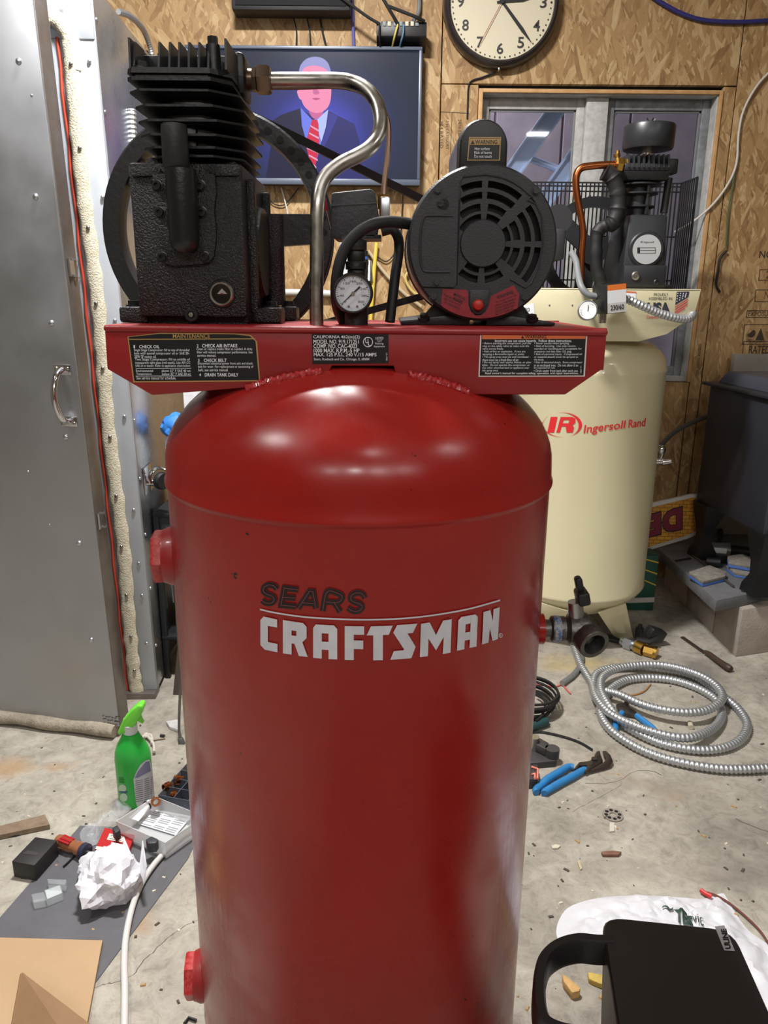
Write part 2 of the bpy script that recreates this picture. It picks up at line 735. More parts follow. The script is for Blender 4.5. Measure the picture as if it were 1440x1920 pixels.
    return mt


OSB = osb_material()
CONC = concrete_material()
BLK = mk('black_plastic', (26, 26, 28), 0.45, bump=(400, 0.05))
BLKR = mk('black_rubber', (22, 22, 23), 0.6)
IRON = mk('black_cast_iron_paint', (13, 13, 15), 0.27, bump=(520, 0.6), spec=0.55)
IRONS = mk('black_smooth_iron', (18, 19, 21), 0.4, bump=(160, 0.12))
STEEL = mk('dull_steel', (176, 172, 165), 0.32, 1.0, rvar=(60, 0.2, 0.45))
CHROME = mk('bright_chrome', (215, 215, 218), 0.12, 1.0)
ZINC = mk('zinc_plated', (190, 194, 198), 0.3, 1.0)
BRASS = mk('brass', (196, 156, 80), 0.28, 1.0)
COPPER = mk('copper', (190, 112, 66), 0.25, 1.0)
WHITE = mk('white_plastic', (228, 228, 226), 0.4)
DARK = mk('near_black', (10, 10, 11), 0.7)
GREYP = mk('grey_plastic', (118, 120, 122), 0.5)
PRINTW = mk('white_print', (228, 230, 234), 0.5)
PRINTB = mk('black_print', (22, 22, 24), 0.5)
CONDUIT = mk('galvanised_conduit', (188, 191, 194), 0.42, 0.8)

# ================================================================== room shell
RX0, RX1, RY0, RY1, RZ = -3.0, 2.7, -2.8, 3.4, 3.0
b = MB()
b.box(((RX0 + RX1) / 2, (RY0 + RY1) / 2 + 0.2, -0.06), (RX1 - RX0 + 0.4, RY1 - RY0 + 0.8, 0.12))
floor = tag(b.build('floor', CONC), 'worn grey concrete shop floor with stains and cracks', kind='structure')
CR = mk('crack_dark', (92, 86, 78), 0.9)
for pts in ([(372, 1722), (345, 1735), (322, 1752), (300, 1775), (285, 1790), (265, 1808), (250, 1830), (228, 1838), (196, 1848), (176, 1853)],
            [(1100, 1468), (1135, 1470), (1160, 1462), (1185, 1448), (1215, 1444), (1240, 1452)],
            [(1075, 1520), (1110, 1500), (1140, 1490), (1165, 1470)],
            [(1380, 1535), (1410, 1550), (1440, 1562)]):
    b = MB()
    q = cat([PZ(x, y, 0.0004) + Vector((random.uniform(-.004, .004), random.uniform(-.004, .004), 0)) for x, y in pts], 4)
    q = [p + Vector((random.uniform(-.0018, .0018), random.uniform(-.0018, .0018), 0)) for p in q]
    b.ribbon(q, (0.0018, 0.0012, 0), (0, 0, 0.0006))
    b.build('crack', CR, floor)

b = MB()
b.box(((RX0 + RX1) / 2, (RY0 + RY1) / 2, RZ + 0.05), (RX1 - RX0 + 0.2, RY1 - RY0 + 0.2, 0.1))
tag(b.build('ceiling', mk('ceiling_board', (196, 188, 176), 0.8)), 'pale board ceiling of the shop', kind='structure')
SHOPW = mk('shop_wall_board', (120, 108, 92), 0.8, var=(4, (96, 86, 74)))
for nm, c, s_ in (('wall_left', (RX0 - 0.05, (RY0 + RY1) / 2, RZ / 2), (0.1, RY1 - RY0 + 0.2, RZ)),
                  ('wall_right', (RX1 + 0.05, (RY0 + RY1) / 2, RZ / 2), (0.1, RY1 - RY0 + 0.2, RZ)),
                  ('wall_front', ((RX0 + RX1) / 2, RY0 - 0.05, RZ / 2), (RX1 - RX0 + 0.2, 0.1, RZ))):
    b = MB()
    b.box(c, s_)
    tag(b.build(nm, SHOPW), 'board wall of the shop behind the photographer or to its side', kind='structure')

# back wall: separate strand boards around the window opening
YW = RY1
WX0, WX1 = PY(893, 300, YW).x, PY(1356, 172, YW).x
WZ1 = PY(1120, 168, YW).z
WZ0 = PY(1290, 716, YW).z
SX0, SX1 = PY(828, 120, YW).x, PY(1394, 60, YW).x
SZ = PY(1375, 162, YW).z
TB = 0.014
g = 0.0022
b = MB()
for (x0, x1, z0, z1) in ((RX0, WX0, 0, RZ), (WX1, RX1, 0, RZ), (WX0, WX1, 0, WZ0), (WX0, WX1, WZ1, RZ)):
    b.box(((x0 + x1) / 2, YW + 0.06, (z0 + z1) / 2), (x1 - x0, 0.06, z1 - z0))
wall = tag(b.build('wall_back', DARK), 'strand board wall behind the compressors with window, clock and television', kind='structure')
panels = [(RX0, SX0, 0.6, RZ), (RX0, SX0, 0, 0.6), (SX0, SX1, WZ1 if WZ1 > SZ else SZ, RZ), (SX1, RX1, 0, RZ),
          (SX0, WX0, 0, max(WZ1, SZ)), (WX1, SX1, 0, max(WZ1, SZ)), (WX0, WX1, 0, WZ0)]
for (x0, x1, z0, z1) in panels:
    b = MB()
    b.box(((x0 + x1) / 2, YW + 0.03 - (0.03 - TB) / 2 - TB / 2 + 0.0, (z0 + z1) / 2), (x1 - x0 - 2 * g, 0.03, z1 - z0 - 2 * g), bev=0.0012, seg=1)
    b.build('panel', OSB, wall)
YF = YW + 0.03 - (0.03 - TB) / 2 - TB / 2 - 0.015          # front face of the boards

# printed stamps on the boards
b = MB()
sw = lambda x, y: PY(x, y, YF - 0.0008)


def frame_px(b, x0, y0, x1, y1, w, surf, mi=0):
    for (a, c, d, e) in ((x0, y0, x1, y0 + w), (x0, y1 - w, x1, y1), (x0, y0, x0 + w, y1), (x1 - w, y0, x1, y1)):
        b.poly([surf(a, c), surf(d, c), surf(d, e), surf(a, e)], mi)


def tilt(x, y, x0=1420, k=-0.115):
    return sw(x + (y - 500) * k, y)


for (x0, y0, x1, y1) in ((1437, 355, 1520, 380), (1436, 400, 1520, 437), (1436, 420, 1520, 452), (1425, 505, 1530, 526), (1422, 543, 1530, 566), (1410, 582, 1520, 596), (1408, 608, 1530, 646), (1410, 640, 1530, 666)):
    frame_px(b, x0, y0, x1, y1, 1.3, tilt)
b.text('NOV-24', (1421, 470, 1480, 484), tilt, bold=0.02)
b.text('2', (1438, 508, 1446, 522), tilt)
b.text('N', (1440, 546, 1449, 561), tilt)
b.text('EXPOSURE 1 A', (1413, 584, 1480, 593), tilt)
b.text('RATED', (1422, 648, 1462, 663), tilt, bold=0.02)
b.prism([tilt(*p) for p in arc(1423, 625, 8, -60, 160, 8)], (0, -0.0002, 0))
b.poly([tilt(1432, 638), tilt(1440, 615), tilt(1449, 638)])
b.text('Weyer', (1414, 636, 1452, 644), tilt, shear=0.3)
b.text('7/16 CATEGORY', (836, 226, 842, 280), sw, rot=90)
b.text('2R4 RATED', (825, 226, 831, 278), sw, rot=90)
b.text('24/16 EXPOSURE', (859, 224, 865, 282), sw, rot=90)
b.text('SIZED FOR SPACING', (1327, 645, 1332, 690), tilt, rot=90)
b.poly([sw(826, 209), sw(880, 212), sw(880, 213.2), sw(826, 210.2)])
b.poly([sw(847, 212), sw(848, 212), sw(845, 290), sw(844, 290)])
b.build('printed_stamp', mk('stamp_ink', (66, 50, 36), 0.7), wall)

# ------------------------------------------------------------------ window
YG = YW + 0.085
JW = mk('weathered_white_paint', (196, 195, 192), 0.55, var=(30, (160, 158, 154), 0.2))
ALU = mk('weathered_window_metal', (150, 153, 158), 0.5, 0.4, var=(25, (110, 112, 116), 0.2))
RAW = mk('raw_pine_edge', (206, 164, 112), 0.6, var=(18, (180, 134, 84), 0.2))
win = bpy.data.objects.new('window_1', None)
COL.objects.link(win)
win.location = ((WX0 + WX1) / 2, YG, WZ0)
ORG[win.name] = Vector(win.location)
tag(win, 'two pane window in the strand board wall behind the cream compressor', kind='structure')


def wbox(name, x0, x1, z0, z1, y0, y1, mat, bev=0.003):
    bb = MB()
    bb.box(((x0 + x1) / 2, (y0 + y1) / 2, (z0 + z1) / 2), (x1 - x0, y1 - y0, z1 - z0), bev=bev)
    return bb.build(name, mat, win)


# jambs (deep), raw edge toward the room
for nm, a in (('jamb', (WX0, WX0 + 0.018, WZ0, WZ1)), ('jamb', (WX1 - 0.018, WX1, WZ0, WZ1)), ('head_jamb', (WX0 + .018, WX1 - .018, WZ1 - 0.018, WZ1)), ('sill', (WX0 + .018, WX1 - .018, WZ0, WZ0 + 0.02))):
    wbox(nm, *a, YF + 0.006, YG + 0.05, JW)
for a in ((WX0, WX0 + 0.016, WZ0, WZ1), (WX1 - 0.014, WX1, WZ0, WZ1), (WX0 + .016, WX1 - .014, WZ1 - 0.014, WZ1)):
    wbox('trim_edge', *a, YF - 0.006, YF + 0.006, RAW, 0.001)
gx = lambda px, py: PY(px, py, YG).x
gz = lambda py, px=1120: PY(px, py, YG).z
mx0, mx1 = gx(1091, 250), gx(1131, 250)
wbox('mullion', mx0, mx1, WZ0 + 0.02, WZ1 - 0.018, YW + 0.035, YG + 0.02, JW)
GLASS = bpy.data.materials.new('window_glass')
GLASS.use_nodes = True
_n, _l = GLASS.node_tree.nodes, GLASS.node_tree.links
_n.remove(_n['Principled BSDF'])
_t, _g, _m, _f = _n.new('ShaderNodeBsdfTransparent'), _n.new('ShaderNodeBsdfGlossy'), _n.new('ShaderNodeMixShader'), _n.new('ShaderNodeFresnel')
_t.inputs[0].default_value = (0.86, 0.89, 0.95, 1)
_g.inputs['Roughness'].default_value = 0.03
_f.inputs['IOR'].default_value = 1.3
_l.new(_f.outputs[0], _m.inputs[0])
_l.new(_t.outputs[0], _m.inputs[1])
_l.new(_g.outputs[0], _m.inputs[2])
_l.new(_m.outputs[0], _n['Material Output'].inputs[0])
for (x0, x1) in ((WX0 + 0.018, mx0), (mx1, WX1 - 0.018)):
    z0, z1, fwid = WZ0 + 0.02, WZ1 - 0.018, 0.042
    for a in ((x0, x0 + fwid * .8, z0, z1), (x1 - fwid * .8, x1, z0, z1), (x0 + fwid * .8, x1 - fwid * .8, z1 - fwid, z1), (x0 + fwid * .8, x1 - fwid * .8, z0, z0 + fwid)):
        wbox('sash_rail', *a, YG - 0.022, YG + 0.012, ALU if x0 > mx0 else JW)
    a_, c_ = x0 + fwid * .8, x1 - fwid * .8
    for bb_ in ((a_, a_ + 0.008, z0 + fwid, z1 - fwid), (c_ - 0.008, c_, z0 + fwid, z1 - fwid), (a_, c_, z1 - fwid - 0.008, z1 - fwid)):
        wbox('glazing_bead', *bb_, YG - 0.012, YG - 0.002, GREYP, 0.001)
    bb = MB()
    bb.box(((a_ + c_) / 2, YG, (z0 + z1) / 2), (c_ - a_, 0.004, z1 - z0 - 2 * fwid))
    bb.build('pane', GLASS, win)

# outside, seen through the glass
SID = mk('mauve_siding', (172, 152, 150), 0.7, var=(9, (150, 132, 132), 0.2))
o = thing('siding_wall', 'mauve grey board siding of the neighbouring wall beyond the window', 'wall', ((WX0 + WX1) / 2, 4.25, 0))
b = MB()
xe0, xe1 = WX0 - 0.5, WX1 + 0.6
b.box(((xe0 + xe1) / 2, 4.3, 1.2), (xe1 - xe0, 0.05, 3.0))
b.build('backing', SID, o)
bw = 0.34
k = 0
x = xe0
while x < xe1 - 0.05:
    b = MB()
    b.box((x + bw / 2, 4.265, 1.2), (bw - 0.012, 0.02, 3.0), bev=0.003, seg=1)
    b.build('board', SID, o)
    x += bw
# aluminium ladder leaning outside the left pane
lad = thing('aluminium_ladder', 'pale aluminium ladder leaning outside the left window pane', 'ladder', (PY(930, 330, 3.75).x, 3.8, WZ0))
LAD = mk('ladder_aluminium', (196, 204, 218), 0.45, 0.6)
r0, r1_ = PY(905, 400, 3.75), PY(1075, 160, 3.75)
r2_, r3_ = PY(985, 430, 3.75), PY(1150, 190, 3.75)
dv_ = (r1_ - r0).normalized()
pv_ = Vector((dv_.z, 0, -dv_.x))
for (p0, p1) in ((r0, r1_), (r2_, r3_)):
    p0, p1 = p0 - dv_ * 0.9, p1 + dv_ * 0.6
    b = MB()
    b.ribbon([p0, p1], pv_ * 0.075, (0, 0.028, 0))
    b.ribbon([p0 + pv_ * .034 - Vector((0, .02, 0)), p1 + pv_ * .034 - Vector((0, .02, 0))], pv_ * 0.008, (0, 0.03, 0))
    b.ribbon([p0 - pv_ * .034 - Vector((0, .02, 0)), p1 - pv_ * .034 - Vector((0, .02, 0))], pv_ * 0.008, (0, 0.03, 0))
    b.build('rail', LAD, lad)
for k in range(-2, 6):
    a = r0 + dv_ * (0.3 * k)
    c = r2_ + dv_ * (0.3 * k)
    b = MB()
    b.cyl(a + Vector((0, 0.012, 0)), c + Vector((0, 0.012, 0)), 0.016, n=12)
    b.build('rung', LAD, lad)
lo = bpy.data.lights.new('exterior_fill', 'AREA')  # added fill that brightens the siding and ladder beyond the glass
lo.shape = 'RECTANGLE'
lo.size, lo.size_y, lo.energy, lo.color = 0.3, 0.3, 26, (0.86, 0.9, 1)
o = bpy.data.objects.new('exterior_fill', lo)
o.location = (0.2, 3.72, 2.75)
o.rotation_euler = (R(-14), 0, 0)
COL.objects.link(o)

# ================================================================== red compressor
def red_paint(name, col, col2, rough, coat):
    mt = mk(name, col, rough, 0.0, coat, var=(3.2, col2, 0.2), rvar=(18, rough - 0.06, rough + 0.1))
    nt = mt.node_tree
    N, L = nt.nodes, nt.links
    bs = N['Principled BSDF']
    # chips and scratches with a shape of their own
    geo = N.new('ShaderNodeNewGeometry')
    z = N.new('ShaderNodeTexNoise')
    z.inputs['Scale'].default_value = 75
    z.inputs['Detail'].default_value = 2
    L.new(geo.outputs['Position'], z.inputs['Vector'])
    mr = N.new('ShaderNodeMapRange')
    mr.inputs['From Min'].default_value, mr.inputs['From Max'].default_value = 0.765, 0.785
    L.new(z.outputs['Fac'], mr.inputs['Value'])
    mx = N.new('ShaderNodeMix')
    mx.data_type = 'RGBA'
    src = bs.inputs['Base Color'].links[0].from_socket
    L.new(mr.outputs[0], mx.inputs[0])
    L.new(src, mx.inputs[6])
    mx.inputs[7].default_value = lin((40, 14, 14))
    L.new(mx.outputs[2], bs.inputs['Base Color'])
    bs.inputs['Coat Roughness'].default_value = 0.10
    return mt


RED = red_paint('red_tank_paint', (158, 34, 29), (144, 29, 25), 0.24, 0.0)
RED.node_tree.nodes['Principled BSDF'].inputs['Specular IOR Level'].default_value = 0.36
REDP = red_paint('red_platform_paint', (148, 30, 32), (138, 26, 28), 0.4, 0.1)
WORN = mk('worn_red_edge', (190, 110, 104), 0.5, var=(140, (150, 40, 38), 0.1))

RT_ = 0.254
AX = PY(675, 940, 1.023)
XC, YC = AX.x, 1.023
ZS = 1.040
rc_ = thing('air_compressor', 'red upright air compressor with black pump and motor, nearest the camera', 'air compressor', (XC, YC, 0))

b = MB()
prof = [(0.02, 0.045), (0.16, 0.05), (0.235, 0.07), (RT_, 0.10), (RT_, ZS - 0.0085), (RT_ + 0.0008, ZS - 0.006), (RT_ + 0.0032, ZS - 0.003), (RT_ + 0.0034, ZS + 0.0), (RT_ + 0.0014, ZS + 0.004), (RT_ + 0.0008, ZS + 0.02)]
hd = 0.144
for k in range(1, 19):
    t = math.pi / 2 * k / 18
    prof.append(((RT_ + 0.0008) * math.cos(t) ** 0.97 if k < 18 else 0.002, ZS + 0.022 + hd * math.sin(t)))
b.lathe(prof, (XC, YC, 0), n=128)
tank = b.build('tank', RED, rc_, angle=50)


def dome_z(r_):
    return ZS + 0.022 + hd * math.sqrt(max(0, 1 - (r_ / (RT_ + 0.0008)) ** 2))


for k in range(4):
    a = R(45 + 90 * k)
    d = Vector((math.cos(a), math.sin(a), 0))
    b = MB()
    b.box(Vector((XC, YC, 0.045)) + d * 0.19, (0.07, 0.012, 0.09), rot=Matrix.Rotation(a, 3, 'Z'), bev=0.002)
    b.box(Vector((XC, YC, 0.004)) + d * 0.20, (0.07, 0.05, 0.008), rot=Matrix.Rotation(a, 3, 'Z'), bev=0.002)
    b.build('foot', RED, tank)

# plugs on the left flank and the right flank
for (px, py, side, rr) in ((322, 1026, -1, 0.0365), (372, 1793, -1, 0.036)):
    p = PY(px, py, YC)
    z = p.z
    ang = R(180 + 8)
    d = Vector((math.cos(ang), math.sin(ang), 0))
    c = Vector((XC, YC, z))
    b = MB()
    b.lathe([(rr * 1.12, RT_ - 0.02), (rr * 1.1, RT_ + 0.004), (rr * 1.02, RT_ + 0.010), (rr, RT_ + 0.013)], c, d, n=32)
    boss = b.build('bung', REDP, tank)
    b = MB()
    b.lathe([(rr * 0.98, RT_ + 0.0125), (rr, RT_ + 0.0145), (rr * 1.0, RT_ + 0.024), (rr * .94, RT_ + 0.027), (rr * .4, RT_ + 0.027)], c, d, n=6)
    b.build('hex_plug', mk('plug_red', (158, 30, 32), 0.4, var=(160, (176, 60, 58), 0.06)), tank)

# drain valve on the right flank
zv = PY(1012, 1168, YC).z
VD = Vector((1, 0, 0)).normalized()
vc = Vector((XC, YC - 0.02, zv))
b = MB()
b.cyl(vc + VD * (RT_ - 0.012), vc + VD * (RT_ + 0.006), 0.022, n=20)
b.build('outlet_bung', RED, tank)
PIPE = mk('weathered_pipe_fitting', (110, 108, 104), 0.42, 0.85, bump=(120, 0.3), var=(60, (84, 82, 80), 0.2))
val = MB()
val.cyl(vc + VD * (RT_ + .004), vc + VD * (RT_ + .03), 0.0135, n=20)
val.lathe([(0.015, .0), (0.0185, .002), (0.0185, .02), (0.016, .022), (0.022, .026), (0.024, .036), (0.024, .05), (0.02, .056)], vc + VD * (RT_ + .016), VD, n=24)
ec = vc + VD * (RT_ + 0.060)
val.sphere(ec, 0.023, 18)
fd = Vector((0.28, -0.92, -0.20)).normalized()
val.lathe([(0.02, 0), (0.019, 0.016), (0.0225, 0.019), (0.0225, 0.036), (0.0215, 0.0375), (0.016, 0.0375), (0.0150, 0.034), (0.0146, 0.006)], ec, fd, n=28)
valve = val.build('drain_valve', PIPE, rc_)
b = MB()
b.lathe([(0.0187, 0), (0.0192, 0.002), (0.0187, 0.008), (0.0183, 0.011)], vc + VD * (RT_ + .020), VD, n=24)
b.build('thread_tape', mk('blue_tape', (60, 96, 150), 0.5, var=(200, (150, 150, 150), 0.08)), valve)
b = MB()
st = vc + VD * (RT_ + 0.052)
b.cyl(st + Vector((0, 0, 0.018)), st + Vector((-0.004, 0, 0.042)), 0.012, 0.010, n=16)
b.build('valve_stem', ZINC, valve)
b = MB()
b.box(st + Vector((0.004, -0.006, 0.052)), (0.017, 0.03, 0.020), rot=Matrix.Rotation(R(-14), 3, 'Y'), bev=0.004)
b.box(st + Vector((-0.001, -0.004, 0.068)), (0.010, 0.016, 0.026), rot=Matrix.Rotation(R(-14), 3, 'Y'), bev=0.004)
b.build('valve_handle', BLK, valve)

# ------------------------------------------------------------------ platform
YB, YB2 = 0.893, 1.150
fp = lambda x, y: PY(x, y, YB)
ZT = fp(668, 613).z
b = MB()
out = [fp(196, 617), fp(1139, 615), fp(1131, 691), fp(1060, 740), fp(876, 740)]
# saddle edge follows the dome of the tank
xr, xl = fp(876, 740).x, fp(464, 741).x
for k in range(1, 10):
    x = xr + (fp(768, 740).x - xr) * k / 9
    out.append(Vector((x, YB, max(dome_z(math.hypot(x - XC, YB - YC)) + 0.002, fp(700, 740).z))))
out += [fp(766, 714), fp(744, 712), fp(738, 686), fp(622, 686), fp(612, 711), fp(604, 714)]
for k in range(0, 10):
    x = fp(600, 740).x + (xl - fp(600, 740).x) * k / 9
    out.append(Vector((x, YB, max(dome_z(math.hypot(x - XC, YB - YC)) + 0.002, fp(700, 740).z))))
out += [fp(285, 741), fp(201, 692)]
b.prism(out, (0, 0.005, 0), bev=0.0012)
b.prism([Vector((p.x, YB2 - 0.005, p.z)) for p in out], (0, 0.005, 0))
x0, x1 = out[0].x, out[1].x
b.box(((x0 + x1) / 2, (YB + YB2) / 2, ZT - 0.004), (x1 - x0 + 0.002, YB2 - YB + 0.006, 0.008), bev=0.0036, seg=3)
for xx in (x0 + 0.002, x1 - 0.002):
    b.box((xx, (YB + YB2) / 2, ZT - 0.024), (0.004, YB2 - YB - 0.002, 0.044), bev=0.001)
plat = b.build('platform', REDP, rc_)
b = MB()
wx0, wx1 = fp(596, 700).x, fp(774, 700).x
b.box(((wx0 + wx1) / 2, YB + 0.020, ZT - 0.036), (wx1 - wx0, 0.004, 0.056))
b.build('cutout_shade_plate', DARK, plat)  # added near-black plate standing in for the shade behind the cutout
for (xa, xb) in ((464, 604), (766, 876)):
    A, B_ = fp(xa, 740).x, fp(xb, 740).x
    b = MB()
    pts, rad = [], []
    for k in range(41):
        x = A + (B_ - A) * k / 40
        z = dome_z(math.hypot(x - XC, YB - 0.003 - YC))
        j = random.uniform(-.0008, .0008)
        pts.append((x, YB - 0.003 + j, max(z, fp(700, 742).z) + 0.001 + j))
        rad.append(0.0052 + 0.0011 * math.sin(k * 1.9) + random.uniform(-.0004, .0004))
    b.tube(pts, rad, 8)
    b.build('weld_bead', mk('glossy_weld_red', (168, 44, 46), 0.22, coat=0.6, bump=(260, 0.5)), plat)

# ------------------------------------------------------------------ labels on the platform
lsf = lambda x, y: PY(x, y, YB - 0.0009)
lsb = lambda x, y: PY(x, y, YB - 0.0006)
lsg = lambda x, y: PY(x, y, YB - 0.0003)
GOLD = mk('gold_print', (176, 142, 86), 0.4)
LBK = mk('label_black', (24, 24, 27), 0.35)
ORANGE = mk('label_orange', (214, 108, 60), 0.45)
LWH = mk('label_white', (214, 205, 202), 0.5)


def quad(b, pts, surf, mi):
    b.poly([surf(*p) for p in pts], mi)


b = MB()
quad(b, [(239, 631), (300, 624), (440, 625), (470, 628), (482, 640), (488, 715), (250, 717)], lsg, 1)
quad(b, [(241, 632), (300, 626), (440, 627), (468, 630), (479, 640), (485.5, 712.5), (252, 714.5)], lsb, 0)
quad(b, [(242, 635.5), (478, 634.5), (478, 636), (242, 637)], lsf, 1)
b.text('MAINTENANCE', (324, 626, 394, 634), lsf, 1, bold=0.008)
b.text('1', (250.5, 647, 253, 653), lsf, 2)
b.text('CHECK OIL', (261, 647, 299, 653), lsf, 2, bold=0.012)
b.text('Single Stage Compressor: Fill to top of threaded', (251, 654, 355, 660), lsf, 2)
b.text('hole with special compressor oil or SAE 20-', (251.5, 660, 355, 666), lsf, 2)
b.text('20W SF motor oil.', (252, 666, 293, 671.5), lsf, 2)
b.text('Two Stage Compressor: Fill to middle of', (253, 671.5, 356, 677.5), lsf, 2)
b.text('transparent sight glass (red mark). Use API CC', (253.5, 677.5, 357, 683.5), lsf, 2)
b.text('SAE oil or better. Refer to application chart below:', (254, 683.5, 357, 689), lsf, 2)
b.text('Environmental', (255, 693, 287, 697.5), lsf, 2)
b.text('Temperature', (255.5, 699, 284, 704), lsf, 2)
b.text('above 32\u00b0 F SAE 40 wt.', (303, 692.5, 358, 697.5), lsf, 2)
b.text('below 32\u00b0 F SAE 20 wt.', (304, 698.5, 358.5, 703.5), lsf, 2)
b.text('See service manual for schedule.', (256, 706, 330, 711.5), lsf, 2)
for y in (690.5, 704.7):
    quad(b, [(254.5, y), (358.5, y - .3), (358.5, y + .5), (254.5, y + .8)], lsf, 2)
b.text('2', (369, 645.5, 372, 651), lsf, 2, bold=0.008)
b.text('CHECK AIR INTAKE', (379, 645, 445, 651.5), lsf, 2, bold=0.012)
b.text('Clean or replace intake filter as needed. A dirty', (368.5, 652, 473, 657.8), lsf, 2)
b.text('filter will reduce compressor performance. See', (369, 658, 473.5, 664), lsf, 2)
b.text('service manual.', (370, 664, 405, 669), lsf, 2)
b.text('3', (371, 673, 374, 678.5), lsf, 2, bold=0.008)
b.text('CHECK BELT', (382, 672.5, 425, 678.5), lsf, 2, bold=0.012)
b.text('Disconnect electrical power from unit and check', (371, 679, 474, 685), lsf, 2)
b.text('belt for wear. For replacement or tensioning of', (371.5, 685, 475, 691), lsf, 2)
b.text('belt, see service manual.', (372, 691, 428, 697), lsf, 2)
b.text('4', (373.5, 700, 377, 705.5), lsf, 2, bold=0.008)
b.text('DRAIN TANK DAILY', (384, 699.5, 447, 706), lsf, 2, bold=0.012)
tag(b.build('maintenance_label', [LBK, GOLD, PRINTW], plat), 'black and gold maintenance label')

b = MB()
quad(b, [(584.5, 626.5), (728.5, 625), (728.5, 681), (586, 682.5)], lsb, 0)
for i, (t, x1) in enumerate((('CALIFORNIA 462(m)(2)', 674.5), ('MODEL NO. 919.171251', 672.5), ('COMP. NO. CAC-4023', 669.5), ('1000 MAX. R.P.M.-5 HP', 674), ('MAX. 125 P.S.I., 240 V./15 AMPS', 706))):
    b.text(t, (587.5 + .2 * i, 628.6 + 8.25 * i, x1, 636.2 + 8.25 * i), lsf, 1, bold=0.010)
b.text('Sears, Roebuck and Co., Chicago, IL 60684', (588.5, 671, 692.5, 677), lsf, 1, bold=0.004)
circ = [lsf(690 + 8.6 * math.cos(R(a)), 641.5 + 9 * math.sin(R(a))) for a in range(0, 360, 15)]
b.tube(circ, 0.00045, 4, 1, closed=True)
b.text('U', (685, 635, 690.5, 643.5), lsf, 1, bold=0.008)
b.text('L', (690, 640.5, 695, 648), lsf, 1, bold=0.008)
for i, (t, xa, xb) in enumerate((('LISTED', 704, 719), ('721Y', 707.5, 716), ('Painting', 703.5, 719), ('Equipment', 701.5, 721.5))):
    b.text(t, (xa, 631.8 + 5.3 * i, xb, 636.2 + 5.3 * i), lsf, 1)
b.text('LA-1908', (723.8, 662, 726.5, 676), lsf, 1, rot=90)
tag(b.build('model_label', [LBK, PRINTW], plat), 'black label with the model number')

b = MB()
quad(b, [(900.5, 625.5), (1101.5, 624.5), (1096.5, 706), (897, 706.5)], lsg, 2)
quad(b, [(903, 627), (1099, 626), (1094, 703.8), (899.5, 704.3)], lsb, 0)
quad(b, [(904, 628), (1098, 627), (1097.6, 635.3), (903.7, 636)], lsf, 3)
b.text('WARNING', (984.5, 628.8, 1024.5, 634.6), lambda x, y: PY(x, y, YB - 0.0012), 0, bold=0.012)
quad(b, [(977, 634.4), (980, 629), (983, 634.4)], lambda x, y: PY(x, y, YB - 0.0012), 0)
b.text('Incorrect use can cause hazards.  Follow these instructions.', (928, 636.7, 1072, 641.5), lsf, 1, bold=0.008)
colL = ['\u2022 Before starting the compressor, pull the', 'ring on the safety valve to make sure the', 'valve moves freely.', '\u2022 Risk of fire or explosion.  If you are', 'spraying a flammable liquid or paint:', '\u2022 The spray area must be well ventilated -', 'there must be a fresh flow of air.', '\u2022 Do not spray near sparks, flames, or pilot', 'lights.  Do not operate the compressor, or', 'any other electrical tool or appliance near', 'the spray area.']
wL = [995.5, 992, 944, 985, 983, 994, 973, 996, 993.5, 992.5, 934]
colR = ['\u2022 Never smoke when spraying.', '\u2022 Risk of bursting.  Use only recom-', 'mended air handling parts acceptable for', 'pressures not less than 125 psig.', '\u2022 Risk of personal injury.  Compressed air', 'or material should never be sprayed at', 'the body.', '\u2022 Risk of electrical shock.  Store compressor', 'in an enclosed area.  Do not allow it to', 'be exposed to rain.', '\u2022 Drain water from tank after each use.']
wR = [1067.5, 1080, 1091, 1072, 1092, 1084, 1020, 1092, 1084, 1041, 1084]
for i in range(11):
    y = 641.8 + 5.1 * i
    b.text(colL[i], (905 - .1 * i, y, wL[i], y + 4.7), lsf, 1, shear=0.15)
    b.text(colR[i], (1002 - .1 * i, y, wR[i], y + 4.7), lsf, 1, shear=0.15)
b.text("Read owner's manual for complete safety, operation, and repair instructions.", (909.5, 697.6, 1084.5, 702.8), lsf, 1, bold=0.008, shear=0.1)
b.text('LA-1908-1', (1088, 686, 1090.5, 701), lsf, 1, rot=90)
tag(b.build('warning_label', [LBK, PRINTW, LWH, ORANGE], plat), 'orange and black warning label')

# ------------------------------------------------------------------ lettering on the tank
tsf = lambda lift: (lambda x, y: PC(x, y, XC, YC, RT_ + lift))


def wrap_poly(b, polys, surf, mi=0, fine=9.0):
    """polygons (outer with optional hole bridged) in photo coordinates, subdivided and laid on the curved surface"""
    for poly in polys:
        bm = bmesh.new()
        vv = [bm.verts.new((x, y, 0)) for x, y in poly]
        f = bm.faces.new(vv)
        bm.normal_update()
        bmesh.ops.triangulate(bm, faces=[f])
        for _ in range(5):
            ee = [e for e in bm.edges if e.calc_length() > fine]
            if not ee:
                break
            bmesh.ops.subdivide_edges(bm, edges=ee, cuts=1)
            bmesh.ops.triangulate(bm, faces=bm.faces[:])
        bm.verts.index_update()
        b.add([surf(v.co.x, v.co.y) for v in bm.verts], [[v.index for v in f.verts] for f in bm.faces], mi)
        bm.free()


